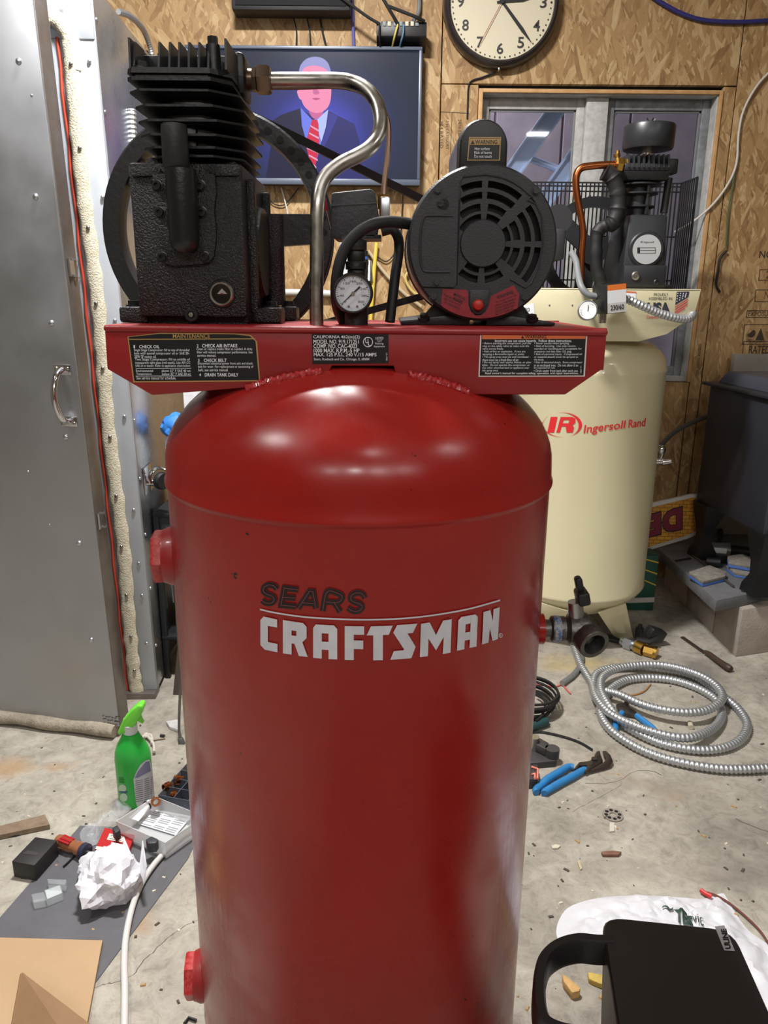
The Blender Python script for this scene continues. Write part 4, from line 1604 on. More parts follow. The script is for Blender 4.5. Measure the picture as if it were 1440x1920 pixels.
# mounting cradle
b = MB()
zb = ZT
for s_ in (-1, 1):
    b.prism([Vector((MC.x + s_ * 0.038, 0.965, zb + 0.012)), Vector((MC.x + s_ * 0.094, 0.965, zb + 0.0045)), Vector((MC.x + s_ * 0.094, 0.965, zb + 0.0005)), Vector((MC.x + s_ * 0.01, 0.965, zb + 0.0005)), Vector((MC.x + s_ * 0.01, 0.965, zb + 0.016))], (0, 0.15, 0), bev=0.0008)
    b.prism([Vector((MC.x + s_ * 0.072, 0.972, zb + 0.004)), Vector((MC.x + s_ * 0.050, 0.972, zb + 0.03)), Vector((MC.x + s_ * 0.030, 0.972, zb + 0.018)), Vector((MC.x + s_ * 0.03, 0.972, zb + 0.004))], (0, 0.01, 0))
crad = b.build('motor_cradle', IRONS, motor)
for s_ in (-1, 1):
    stud(motor, 'cradle_bolt', (MC.x + s_ * 0.066, 0.966, zb + 0.008), (0, -0.3, 1), 0.0058, 'hex', IRONS)

# ------------------------------------------------------------------ discharge pipe and small line
RP = 0.0084
ypp = 1.03
pts = [PY(470, 151, ypp), PY(520, 150, ypp), PY(580, 150, ypp), PY(625, 150, ypp - .005), PY(655, 153, ypp - .01), PY(685, 166, ypp - .02), PY(706, 192, ypp - .03), PY(714, 225, ypp - .04), PY(709, 255, ypp - .05), PY(692, 278, ypp - .06), PY(668, 293, ypp - .065), PY(640, 307, ypp - .07), PY(614, 328, ypp - .075), PY(600, 355, ypp - .08), PY(595, 395, ypp - .085), PY(594, 480, ypp - .085), PY(593, 560, ypp - .085)]
e = pts[-1].copy()
pts.append(Vector((e.x, e.y, ZT - 0.002)))
b = MB()
b.tube(cat(pts, 5), RP, 14)
dpipe = b.build('discharge_pipe', STEEL, rc_)
NUT = mk('bronzed_nut', (120, 100, 84), 0.3, 0.9)
b = MB()
n0 = PY(466, 150, ypp)
b.cyl(n0 + Vector((-0.006, 0, 0)), n0 + Vector((0.006, 0, 0)), 0.0125, n=12)
b.cyl(n0 + Vector((0.005, 0, 0)), n0 + Vector((0.010, 0, 0)), 0.014, n=6)
b.lathe([(0.0145, 0.010), (0.0165, 0.0115), (0.0165, 0.024), (0.0145, 0.027), (0.0095, 0.028)], n0, (1, 0, 0), n=6)
b.build('compression_nut', NUT, dpipe)
b = MB()
sp_ = [PY(500, 163, ypp + .004), PY(560, 163, ypp + .004), PY(640, 162, ypp), PY(690, 178, ypp - .005), PY(716, 205, ypp - .008), PY(728, 235, ypp - .012), PY(727, 290, ypp - .02), PY(721, 340, ypp - .03), PY(719, 372, ypp - .035)]
b.tube(cat(sp_, 5), 0.0033, 8)
sline = b.build('unloader_line', mk('brown_tube', (130, 104, 86), 0.35, 0.8), rc_)
b = MB()
q0 = sp_[-1]
b.cyl(q0 + Vector((0, 0, 0.004)), q0 + Vector((0, 0, -0.012)), 0.0078, n=6)
b.cyl(q0 + Vector((0, 0, -0.012)), q0 + Vector((0, 0, -0.032)), 0.0056, n=6)
b.build('line_fitting', BRASS, sline)

# ------------------------------------------------------------------ pressure switch, gauge column, cables
ys = 0.985
b = MB()
sw_ = lambda x, y, Y=ys: PY(x, y, Y)
fr = [sw_(621, 361), sw_(697, 353), sw_(704, 363), sw_(711, 410), sw_(706, 447), sw_(628, 449), sw_(621, 440), sw_(619, 395)]
b.prism(fr, (0, 0.055, 0), bev=0.003)
b.prism([sw_(640, 449), sw_(715, 447), sw_(715, 440), sw_(640, 443)], (0, 0.06, 0))
SWB = mk('switch_grey_black', (46, 47, 50), 0.55, bump=(240, 0.2))
psw = b.build('pressure_switch', SWB, rc_)
b = MB()
b.prism([sw_(619, 384), sw_(706, 379), sw_(706, 381.5), sw_(619, 386.5)], (0, -0.001, 0))
b.build('switch_seam', mk('seam_grey', (70, 71, 75), 0.6), psw)
b = MB()
b.tube([sw_(604, 372, ys), sw_(612, 394, ys + .01), sw_(621, 430, ys + .012)], 0.0017, 8)
lev = b.build('lever', STEEL, psw)
b = MB()
b.tube([sw_(602.5, 368, ys), sw_(605, 376, ys), sw_(610, 394, ys + .005)], [0.0036, 0.0046, 0.0036], 10)
b.build('lever_tip', mk('lever_red', (170, 40, 38), 0.4), psw)
b = MB()
b.box(sw_(722, 395, ys + .01), (0.012, 0.02, 0.03), bev=0.002)
b.build('switch_terminal', ZINC, psw)
yg = 0.955
gc = PY(662, 550, yg - 0.022)
b = MB()
colx = PY(668, 500, yg).x
for (ya, yb, r_) in ((449, 470, .0125), (470, 490, .0105), (490, 506, .0125), (506, 524, .0105), (524, 616, .0140)):
    za, zb2 = PY(668, ya, yg).z, PY(668, yb, yg).z
    b.lathe([(r_ * .93, za), (r_, za - .001), (r_, zb2 + .001), (r_ * .93, zb2)], (colx, yg, 0), (0, 0, 1), n=20)
b.cyl((colx, yg, gc.z), (gc.x, yg - 0.02, gc.z), 0.010, n=16)
b.build('manifold_column', mk('blackened_fitting', (44, 42, 40), 0.5, 0.5, bump=(150, 0.3)), psw)
GR = 0.0222
b = MB()
b.lathe([(GR * .6, 0.022), (GR, 0.020), (GR * 1.02, 0.004), (GR * 1.06, 0.002), (GR * 1.06, -0.003), (GR * 1.0, -0.005), (GR * .93, -0.005), (GR * .90, -0.001)], gc, (0, 1, 0), n=40)
gau = b.build('pressure_gauge', mk('gauge_case', (40, 38, 37), 0.35, 0.3), rc_)
b = MB()
b.cyl(gc + Vector((0, -0.0012, 0)), gc + Vector((0, 0.0, 0)), GR * .93, n=40)
gs = lambda dy: (lambda r_, a: gc + Vector((GR * r_ * math.cos(R(a)), -dy, GR * r_ * math.sin(R(a)))))
g1 = gs(0.0015)
for k in range(41):
    a = 225 - 270 * k / 40
    ra = 0.86
    rb = 0.74 if k % 5 == 0 else 0.79
    p0, p1 = g1(ra, a), g1(rb, a)
    t_ = (p1 - p0).normalized().cross(Vector((0, 1, 0))) * (0.00022 if k % 5 else 0.0004)
    b.poly([p0 - t_, p0 + t_, p1 + t_, p1 - t_], 1)
for k, t in enumerate(('0', '40', '80', '120', '160', '200', '240', '280', '300')):
    p = g1(0.60, 225 - 270 * k / 8)
    w_ = 0.0012 * len(t)
    b.text(t, (p.x - w_, p.z + 0.0012, p.x + w_, p.z - 0.0012), lambda x, z: Vector((x, p.y, z)), 1)
for sgn in (-1, 1):
    p = gc + Vector((sgn * GR * 0.22, -0.0013, -GR * 0.66))
    b.cyl(p, p + Vector((0, -0.0016, 0)), 0.0013, n=10, mi=2)
b.build('gauge_face', [mk('gauge_white', (208, 212, 220), 0.35), PRINTB, STEEL], gau)
b = MB()
a = 222
p0, p1 = gs(.0028)(0.80, a), gs(.0028)(0.5, a + 180)
t_ = Vector((-math.sin(R(a)), 0, math.cos(R(a)))) * 0.0005
b.prism([p0 - t_ * .4, p0 + t_ * .4, p1 + t_ * 2.2, p1 - t_ * 2.2], (0, -0.0004, 0))
b.build('needle', PRINTB, gau)
b = MB()
b.cyl(gc + Vector((0, -0.001, 0)), gc + Vector((0, -0.004, 0)), 0.0022, n=14)
b.build('needle_hub', STEEL, gau)
b = MB()
yc2 = 0.945
pts = [PY(776, 421, .98), PY(755, 418, .965), PY(728, 416, .955), PY(697, 422, yc2), PY(668, 440, yc2), PY(646, 468, yc2), PY(634, 505, yc2), PY(630, 545, yc2 + .005), PY(634, 580, yc2 + .02), PY(645, 604, yc2 + .03)]
b.tube(cat(pts, 5), 0.0068, 12)
b.build('motor_cable', BLKR, rc_)
b = MB()
pts = [PY(715, 434, 1.0), PY(735, 430, 1.0), PY(746, 445, 1.0), PY(748, 470, 1.0), PY(742, 510, .99), PY(736, 560, .98), PY(731, 604, .975)]
b.tube(cat(pts, 5), 0.0062, 12)
b.build('supply_cable', BLKR, rc_)

# ================================================================== cream compressor
CREAM = mk('cream_enamel', (214, 206, 172), 0.3, coat=0.3, var=(2.0, (206, 198, 163), 0.2))
CY = 2.85
CX = PY(1096, 742, CY).x
CRD = 0.276
ic = thing('air_compressor', 'cream upright air compressor with red brand lettering, standing by the window', 'air compressor', (CX, CY, 0))
zsm = PY(1240, 690, CY).z
zbs = 0.205
b = MB()
prof = [(0.02, 0.085), (0.12, 0.095), (0.2, 0.13), (0.255, 0.175), (CRD, zbs), (CRD + .0025, zbs + 0.006), (CRD, zbs + 0.012), (CRD, zsm - 0.006), (CRD + .0025, zsm), (CRD, zsm + 0.006)]
for k in range(1, 15):
    t = math.pi / 2 * k / 14
    prof.append((max(CRD * math.cos(t), 0.002), zsm + 0.01 + 0.135 * math.sin(t)))
b.lathe(prof, (CX, CY, 0), n=96)
ct = b.build('tank', CREAM, ic, angle=50)
for sgn in (1, -1):
    bl0, bl1 = PZ(1153, 1197, 0), PZ(1188, 1200, 0)
    tl0, tl1 = PC(1122, 1150, CX, CY, CRD - .004), PC(1174, 1132, CX, CY, CRD - .004)
    Q = [bl0, bl1, bl1 + Vector((0, .014, 0)), bl0 + Vector((0, .014, 0)), tl0, tl1, tl1 + Vector((0, .014, 0)), tl0 + Vector((0, .014, 0))]
    if sgn < 0:
        Q = [Vector((2 * CX - p.x, p.y, p.z)) for p in Q]
    b = MB()
    b.hexa(Q, bev=0.002)
    b.build('leg', CREAM, ct)
for a in (60, 120):
    d = Vector((math.cos(R(a)), math.sin(R(a)), 0))
    s_ = Vector((-d.y, d.x, 0))
    c = Vector((CX, CY, 0))
    b = MB()
    b.hexa([c + d * .25 - s_ * .035, c + d * .28 - s_ * .035, c + d * .28 + s_ * .035, c + d * .25 + s_ * .035] +
           [c + d * (CRD - .02) - s_ * .06 + Vector((0, 0, .2)), c + d * (CRD - .004) - s_ * .06 + Vector((0, 0, .2)), c + d * (CRD - .004) + s_ * .06 + Vector((0, 0, .2)), c + d * (CRD - .02) + s_ * .06 + Vector((0, 0, .2))], bev=0.004)
    b.build('leg', CREAM, ct)

# lettering
IRED = mk('brand_red', (206, 40, 44), 0.45)
is_ = lambda lift: (lambda x, y: PC(x, y, CX, CY, CRD + lift))
b = MB()
K2 = 260 / 1440.0
cv2 = lambda pts: [(1000 + x * K2, 740 + y * K2) for x, y in pts]
sf = is_(0.0016)
for poly in ([(180, 232), (250, 230), (215, 392), (145, 392)],                                  # I
             [(283, 232), (322, 232), (275, 393), (238, 393)], [(322, 232), (405, 232), (437, 250), (375, 262), (313, 264)], [(437, 250), (436, 290), (405, 318), (365, 298), (375, 262)],
             [(303, 298), (365, 298), (405, 318), (335, 330), (296, 330)], [(335, 330), (405, 318), (422, 340), (408, 393), (345, 393)]):
    wrap_poly(b, [cv2(poly)], sf, fine=12)
# swoosh ring of varying width
ring = []
for k in range(49):
    a = R(-70 + 250 * k / 48)
    ww = 20 * max(0.06, math.sin(math.pi * min(1, k / 34.0)) ** 1.2) if k < 34 else 1.5
    x, y = 300 + 205 * math.cos(a), 312 - 128 * math.sin(a)
    ring.append(((x, y), (300 + (205 - ww * 1.9) * math.cos(a), 312 - (128 - ww * .5) * math.sin(a))))
for (a, c) in zip(ring, ring[1:]):
    if 150 < a[0][0] < 250 and a[0][1] < 240:
        continue
    wrap_poly(b, [cv2([a[0], c[0], c[1], a[1]])], sf, fine=12)
ring = []
for k in range(25):
    a = R(165 + 110 * k / 24)
    ww = 10 * math.sin(math.pi * k / 24) + 1
    ring.append(((300 + 212 * math.cos(a), 312 - 128 * math.sin(a)), (300 + (212 - ww * 1.8) * math.cos(a), 312 - (128 - ww * .4) * math.sin(a))))
for (a, c) in zip(ring, ring[1:]):
    wrap_poly(b, [cv2([a[0], c[0], c[1], a[1]])], sf, fine=12)
def slant(x, y):
    return sf(x, y - (x - 1095) * 0.115)
b.text('Ingersoll', (1094, 797, 1174, 817), slant, 0, shear=0.15, bold=0.012, fine=12)
b.text('Rand', (1178, 797, 1211.5, 812.5), slant, 0, shear=0.15, bold=0.012, fine=12)
tag(b.build('brand_lettering', IRED, ct), 'red oval emblem and brand lettering')

# platform
YI, YI2 = 2.60, 3.06
ip = lambda x, y, dy=0.0: PY(x, y, YI - dy)
zt, zb = ip(1150, 541).z, ip(1150, 640).z
xr = ip(1313, 560).x
xl = 2 * CX - xr - 0.04
b = MB()
outl = [Vector((xl, YI, zt)), Vector((xr, YI, zt)), ip(1302, 592), ip(1250, 627), Vector((CX + 0.10, YI, zb)), Vector((CX - 0.10, YI, zb)), Vector((2 * CX - ip(1250, 627).x - .04, YI, ip(1250, 627).z)), Vector((xl + .01, YI, ip(1302, 592).z))]
b.prism(outl, (0, 0.006, 0), bev=0.0015)
b.prism([p + Vector((0, YI2 - YI - .006, 0)) for p in outl], (0, 0.006, 0))
b.box(((xl + xr) / 2, (YI + YI2) / 2, zt - 0.004), (xr - xl, YI2 - YI, 0.008), bev=0.003)
cp = b.build('platform', CREAM, ic)
if1, if2 = (lambda x, y: ip(x, y, 0.0012)), (lambda x, y: ip(x, y, 0.002))
b = MB()
PT = mk('platform_print', (64, 66, 62), 0.6)
b.text('PROUDLY', (1226, 549.5, 1253, 555), if1, 0)
b.text('ASSEMBLED IN', (1216, 557, 1260, 562.5), if1, 0)
b.text('USA', (1214, 567, 1257, 588), if1, 1, bold=0.05)
b.text('Campbellsville, Ky', (1212, 591, 1256, 599), if1, 2, shear=0.3)
# waving flag
quad(b, [(1269, 547), (1292.5, 546.5), (1290.5, 557), (1266, 572)], if1, 1)
for (xa_, ya_, xb_, yb2_) in ((1266, 576, 1290, 561), (1265.5, 581, 1289.5, 566), (1265, 586, 1289, 571), (1264.5, 590, 1284, 578)):
    quad(b, [(xa_, ya_ - 1.2), (xb_, yb2_ - 1.2), (xb_, yb2_ + 1.2), (xa_, ya_ + 1.2)], if2, 2)
for r_ in range(4):
    for c_ in range(4):
        x, y = 1271 + 5.2 * c_ - r_ * .6, 550 + 5.0 * r_ - c_ * (.9 * r_)
        quad(b, [(x, y - 1.2), (x + 1.2, y), (x, y + 1.2), (x - 1.2, y)], if2, 3)
tag(b.build('assembled_decal', [PT, mk('decal_navy', (44, 44, 56), 0.5), mk('decal_red', (178, 60, 62), 0.5), PRINTW], cp), 'assembled in USA decal with flag')
b = MB()
quad(b, [(1167, 545), (1193, 547), (1192, 560), (1167, 559)], if1, 0)
quad(b, [(1167, 545), (1193, 547), (1193, 549.5), (1167, 548)], if2, 1)
b.build('orange_label', [PRINTW, ORANGE], cp)
b = MB()
quad(b, [(972, 575), (1001, 568), (1003, 602), (974, 608)], if1, 0)
b.text('230', (979, 577, 993, 584), if2, 2)
b.build('rating_label', [PRINTW, ORANGE, PRINTB], cp)
for x in (1030, 1073):
    stud(cp, 'hole_plug', ip(x, 572), (0, -1, 0), 0.003, 'rivet', GREYP)

# pump
IB = mk('pump_satin_black', (36, 37, 40), 0.42)
yq = 2.66
ipp = lambda x, y, Y=yq: PY(x, y, Y)
xa, xb = ipp(1172, 470).x, ipp(1246, 470).x
zc0, zc1 = zt, ipp(1210, 402).z
b = MB()
b.hexa([Vector((xa - .012, yq - .02, zc0)), Vector((xb + .004, yq - .02, zc0)), Vector((xb + .004, yq + .24, zc0)), Vector((xa - .012, yq + .24, zc0)),
        Vector((xa + .004, yq, zc1)), Vector((xb, yq, zc1)), Vector((xb, yq + .22, zc1)), Vector((xa + .004, yq + .22, zc1))], bev=0.008)
b.hexa([ipp(1125, 540, yq + .03) * 1, ipp(1180, 540, yq + .03), ipp(1180, 540, yq + .2), ipp(1128, 540, yq + .2),
        ipp(1148, 405, yq + .06), ipp(1180, 402, yq + .06), ipp(1180, 402, yq + .18), ipp(1150, 405, yq + .18)], bev=0.006)
b.box(((xa + xb) / 2, yq - .012, zc0 + 0.04), (xb - xa + .012, 0.03, 0.07), bev=0.006)
b.box((xb + .03, yq + .08, zc0 + 0.008), (0.05, 0.1, 0.014), bev=0.003)
cc_ = b.build('crankcase', IB, ic)
b = MB()
bc = ipp(1211, 468, yq - 0.01)
b.lathe([(0.058, 0.02), (0.058, -0.004), (0.054, -0.008), (0.046, -0.008)], bc, (0, 1, 0), n=36)
bd = b.build('badge_ring', IB, cc_)
b = MB()
b.cyl(bc + Vector((0, -0.0085, 0)), bc + Vector((0, -0.011, 0)), 0.046, n=36)
bs_ = lambda x, y: PY(x, y, bc.y - 0.0118)
b.text('IR Ingersoll', (1201, 452, 1226, 456.5), bs_, 1, shear=0.1)
frame_px(b, 1195, 464, 1229, 475, 0.8, bs_, 1)
quad(b, [(1195, 464), (1200, 464), (1200, 475), (1195, 475)], bs_, 1)
quad(b, [(1200, 469), (1229, 469), (1229, 469.7), (1200, 469.7)], bs_, 1)
tag(b.build('badge', [mk('badge_silver', (190, 192, 194), 0.4, 0.3), PRINTB], cc_), 'round silver maker badge')
for (x, y, r_) in ((1191.5, 517, .014), (1230, 529, .009)):
    b = MB()
    p = ipp(x, y, yq - .028)
    b.lathe([(r_, 0.004), (r_, -0.004), (r_ * .7, -0.006), (r_ * .65, -.002)], p, (0, 1, 0), n=20)
    b.build('sight_plug', STEEL if r_ > .01 else IB, cc_)
zz1 = ipp(1210, 338).z
b = MB()
cxm = ipp(1206, 370).x
b.cyl((cxm, yq + .06, zc1 - .01), (cxm, yq + .06, zz1 + .01), 0.040, n=28)
b.box((cxm + .018, yq + .012, (zc1 + zz1) / 2), (0.012, 0.012, zz1 - zc1), bev=0.003)
cyb = b.build('cylinder', IB, ic)
for py, r_ in ((385, .058), (360, .064), (343, .072)):
    b = MB()
    z = ipp(1206, py).z
    b.lathe([(0.04, z - .008), (r_, z - .002), (r_, z + .002), (0.04, z + .006)], (cxm, yq + .06, 0), (0, 0, 1), n=28)
    b.build('cylinder_fin', IB, cyb)
hz = [ipp(1200, y).z for y in (338, 322, 316, 294)]
b = MB()
hxa, hxb = ipp(1166, 320).x, ipp(1254, 320).x
b.hexa([Vector((hxa + .02, yq - .005, hz[0])), Vector((hxb - .004, yq - .01, hz[0])), Vector((hxb - .004, yq + .15, hz[0])), Vector((hxa + .02, yq + .15, hz[0])),
        Vector((hxa, yq - .02, hz[1])), Vector((hxb, yq - .02, hz[1])), Vector((hxb, yq + .16, hz[1])), Vector((hxa, yq + .16, hz[1]))], bev=0.003)
b.box(((hxa + hxb) / 2, yq + .07, (hz[1] + hz[3]) / 2 - .01), (hxb - hxa - .004, .18, hz[3] - hz[1] - .02), bev=0.006)
b.box((hxb + .018, yq + .05, hz[2] + .012), (.04, .05, .045), bev=0.005)
b.cyl((hxb + .02, yq + .05, hz[2] - .02), (hxb + .014, yq + .05, zc1 + .01), .012, n=14)
hd_ = b.build('cylinder_head', IB, ic)
for i in range(9):
    x = hxa + .012 + i * (hxb - hxa - .024) / 8
    b = MB()
    b.prism([Vector((x, yq - .024, hz[2])), Vector((x, yq - .014, hz[3] + .006)), Vector((x, yq + .14, hz[3] + .006)), Vector((x, yq + .14, hz[2]))], (.006, 0, 0))
    b.build('head_fin', IB, hd_)
b = MB()
fc_ = ipp(1216, 259, yq + .02)
b.lathe([(0.064, -0.036), (0.076, -0.035), (0.0795, -0.030), (0.081, 0.030), (0.078, 0.036), (0.02, 0.037)], fc_, (0, 0, 1), n=48)
fil = b.build('air_filter', mk('filter_satin', (40, 41, 44), 0.35), ic)
b = MB()
b.cyl(fc_ + Vector((0, 0, -.08)), fc_ + Vector((0, 0, -.035)), .016, n=16)
b.build('filter_stem', CHROME, fil)
b = MB()
for k in range(5):
    a = R(72 * k)
    b.hexa([fc_ + Vector((.004 * math.cos(a + q_), .004 * math.sin(a + q_), .036)) for q_ in (-.8, .8, 2.3, 3.9)] + [fc_ + Vector((.016 * math.cos(a) + .002 * math.cos(a + q_), .016 * math.sin(a) + .002 * math.sin(a + q_), .056)) for q_ in (-.8, .8, 2.3, 3.9)])
b.build('wing_nut', CHROME, fil)
b = MB()
pts = [ipp(1166, 309), ipp(1140, 309), ipp(1110, 311), ipp(1090, 315), ipp(1081, 328), ipp(1080, 350), ipp(1084, 380), ipp(1090, 410), ipp(1093, 440), ipp(1090, 480), ipp(1089, 536)]
b.tube(cat(pts, 5), .0115, 12)
cpp = b.build('discharge_pipe', COPPER, ic)
b = MB()
p = ipp(1166, 309)
b.lathe([(.018, -.02), (.022, -.016), (.022, .0), (.018, .004), (.018, .02)], p, (1, 0, 0), n=6)
b.cyl(ipp(1157, 304), ipp(1158, 282), .008, .006, n=10)
b.cyl(ipp(1157, 294), ipp(1157, 289), .011, n=8)
b.build('brass_fitting', BRASS, cpp)
b = MB()
pts = [ipp(1133, 322), ipp(1146, 330), ipp(1156, 352), ipp(1160, 378), ipp(1157, 400), ipp(1148, 418), ipp(1134, 424), ipp(1122, 432), ipp(1118, 455), ipp(1118, 500), ipp(1128, 532)]
P_ = cat(pts, 5)
b.tube(P_, [(.026 if i < 28 else .020) + (.003 if i % 6 == 0 else 0) for i in range(len(P_))], 12)
b.build('intake_hose', BLKR, ic)
# flywheel behind
b = MB()
fw = PY(1112, 470, 2.95)
b.lathe([(.15, 0), (.185, 0), (.185, .04), (.15, .04), (.15, 0)], fw, (0, 1, 0), n=48, cap=False)
b.lathe([(.01, -.01), (.05, -.01), (.05, .05), (.01, .05)], fw, (0, 1, 0), n=24)
for k in range(3):
    a = R(20 + 120 * k)
    d = Vector((math.cos(a), 0, math.sin(a)))
    b.ribbon([fw + d * .03 + Vector((0, .02, 0)), fw + d * .16 + Vector((0, .02, 0))], Vector((-d.z, 0, d.x)) * .06, (0, .02, 0))
b.build('flywheel', IB, ic)
b = MB()
b.ribbon([fw + Vector((-.02, .02, .184)), PY(985, 440, 2.97)], (0, .02, 0), (0, 0, .012))
b.build('drive_belt', BLKR, ic)
# motor, mostly hidden behind the red compressor's motor
b = MB()
mc = PY(985, 465, 2.68)
b.lathe([(.02, -.01), (.075, -.008), (.092, .01), (.098, .03), (.098, .22), (.08, .25), (.02, .26)], mc, (0, 1, 0), n=36)
b.build('motor', mk('motor_charcoal', (62, 64, 68), 0.45), ic)
b = MB()
q0 = PY(1048, 410, 2.68)
b.cyl(q0, q0 + Vector((0, .15, 0)), .045, n=24)
q0 = PY(1046, 458, 2.67)
b.box(q0 + Vector((0, .06, 0)), (.05, .12, .1), bev=.01)
b.build('motor_box', mk('motor_box_black', (40, 41, 43), 0.5), ic)
# wire belt guard
WIRE = mk('black_wire', (24, 24, 26), 0.45)
b = MB()
gy = 3.08
X0g, X1g = PY(996, 400, gy).x, PY(1271, 400, gy).x
Z0g, Z1g = zt + .005, PY(1150, 343, gy).z
for z in (Z1g, Z1g - .03, (Z0g + Z1g) / 2, Z0g + .03, Z1g - .012):
    b.ribbon([(X0g, gy, z), (X1g, gy, z)], (0, .005, 0), (0, 0, .005))
b.ribbon([(X1g, gy, Z1g), (X1g, gy - .16, Z1g)], (.005, 0, 0), (0, 0, .005))
b.ribbon([(X1g, gy - .16, Z1g), (X1g, gy - .16, Z0g)], (.005, 0, 0), (0, .005, 0))
bg_ = b.build('belt_guard', WIRE, ic)
n_w = 36
for i in range(n_w + 1):
    x = X0g + (X1g - X0g) * i / n_w
    b = MB()
    b.ribbon([(x, gy - .003, Z0g), (x, gy - .003, Z1g)], (.0045, 0, 0), (0, .0045, 0))
    b.build('guard_wire', WIRE, bg_)
for i in range(8):
    b = MB()
    b.ribbon([(X1g, gy - .02 * i - .01, Z0g), (X1g, gy - .02 * i - .01, Z1g)], (.0045, 0, 0), (0, .0045, 0))
    b.build('guard_wire', WIRE, bg_)
# pressure switch, gauge, conduit, cable
b = MB()
yk = 2.52
c = PY(1142, 560, yk)
rot = Matrix.Rotation(R(14), 3, 'Z') @ Matrix.Rotation(R(-6), 3, 'Y')
b.box(c, (.072, .085, .088), rot=rot, bev=.004)
sw2 = b.build('pressure_switch', BLK, ic)
b = MB()
for (z0_, z1_, mi) in ((.026, .043, 0), (-.012, .026, 1), (-.042, -.012, 2)):
    P4 = [rot @ Vector((x, -.0435, z)) + c for x, z in ((-.03, z0_), (.034, z0_), (.034, z1_), (-.03, z1_))]
    b.poly(P4, mi)
def sws(x, z):
    return rot @ Vector((x, -.0442, z)) + c
b.text('230/60', (-.02, -.018, .026, -.034), sws, 3, bold=.02)
b.build('switch_label', [mk('label_orange2', (222, 120, 50), .5), PRINTW, mk('label_grey', (196, 196, 192), .5), PRINTB], sw2)
b = MB()
b.cyl(PY(1130, 582, 2.55), PY(1129, 606, 2.55), .014, .012, n=14)
b.cyl(PY(1112, 578, 2.53), PY(1130, 586, 2.55), .01, n=12)
b.build('manifold', STEEL, sw2)
b = MB()
gg = PY(1102, 582, 2.49)
gd = Vector((-.12, -1, .12)).normalized()
b.lathe([(.02, -.03), (.029, -.028), (.031, -.004), (.031, .002), (.028, .003), (.026, .001)], gg, gd, n=32)
g2 = b.build('pressure_gauge', mk('gauge_rim', (140, 142, 146), .3, .8), ic)
b = MB()
b.cyl(gg + gd * .0012, gg + gd * .002, .0265, n=32)
u_, v_, _ = basis(gd)
b.ribbon([gg + gd * .003 + Vector((0, 0, -.003)), gg + gd * .003 + Vector((0, 0, .016))], (.002, 0, 0), (0, .0008, 0), 1)
for k in range(21):
    a = R(225 - 270 * k / 20)
    p0, p1 = gg + gd * .0025 + Vector((.021 * math.cos(a), 0, .021 * math.sin(a))), gg + gd * .0025 + Vector((.024 * math.cos(a), 0, .024 * math.sin(a)))
    b.ribbon([p0, p1], Vector((-math.sin(a), 0, math.cos(a))) * .0009, (0, .0006, 0), 1)
b.build('gauge_face', [WHITE, PRINTB], g2)
pts = [PY(1163, 558, 2.53), PY(1180, 563, 2.53), PY(1205, 574, 2.53), PY(1235, 587, 2.54), PY(1262, 595, 2.55), PY(1284, 598, 2.57), PY(1296, 594, 2.59), PY(1300, 586, 2.62)]
P_, r_ = rings(pts, .0115, .0145, .012)
b = MB()
b.tube(P_, r_, 10)
b.build('armoured_cable', CONDUIT, ic)
b = MB()
pts = [PY(1072, 474, 2.66), PY(1080, 490, 2.62), PY(1084, 515, 2.58), PY(1090, 538, 2.54), PY(1102, 552, 2.53), PY(1118, 556, 2.53)]
b.tube(cat(pts, 5), .0105, 10)
b.build('motor_cable', GREYP, ic)
# tap on the far flank with its hose
b = MB()
tp = PC(1222, 868, CX, CY, CRD)
tq = PY(1226, 866, CY)
b.cyl(tq - Vector((.03, 0, 0)), tq + Vector((.035, 0, .004)), .014, n=14)
b.cyl(tq + Vector((.02, 0, 0)), tq + Vector((.03, 0, .05)), .010, n=12)
b.sphere(tq + Vector((.022, 0, .048)), .018, 12)
b.cyl(tq + Vector((.03, -.004, -.002)), tq + Vector((.062, -.006, .004)), .013, .010, n=12)
b.build('outlet_tap', CHROME, ic)
b = MB()
pts = [tq + Vector((.03, .02, .05)), PY(1240, 835, 2.95), PY(1262, 812, 3.05), PY(1292, 795, 3.15), PY(1325, 782, 3.25), PY(1370, 775, 3.3)]
P_, r_ = rings(pts, .008, .0105, .02)
b.tube(P_, r_, 8)
b.build('outlet_hose', mk('braided_grey_hose', (92, 88, 86), .5, .4), ic)

# ================================================================== sheet metal oven at the left
def galv():
    mt = mk('galvanised_sheet', (186, 190, 196), 0.42, 0.75, var=(5, (164, 168, 174), 0.25), rvar=(9, 0.22, 0.36))
    return mt


GALV = galv()
GALV.node_tree.nodes['Principled BSDF'].inputs['Metallic'].default_value = 0.9
GALV2 = mk('galvanised_front', (196, 202, 210), 0.5, 0.45, var=(5, (180, 186, 194), 0.25))
EDGE = mk('brown_grey_edge', (142, 136, 132), 0.38, 0.75, var=(10, (112, 102, 96), 0.25))
ROPE = mk('fibreglass_rope', (222, 216, 196), 0.85, bump=(260, 0.6), var=(60, (196, 186, 160), 0.2))
SIL = mk('red_silicone', (190, 70, 48), 0.5)

C0 = PZ(295, 1292, 0.02)
vB = Vector((-0.060, 0.998, 0))
uL = Vector((-0.998, -0.060, 0))
DEP = 0.82
OZ = PY(172, -42, C0.y).z
ov = thing('metal_oven', 'tall riveted sheet metal oven with its insulated door ajar at the left', 'oven', (C0.x - 0.7, C0.y + 0.25, 0))
F_ = lambda l, d, z: Vector((C0.x - 0.015 * z, C0.y, 0)) + uL * l + vB * d + Vector((0, 0, z))


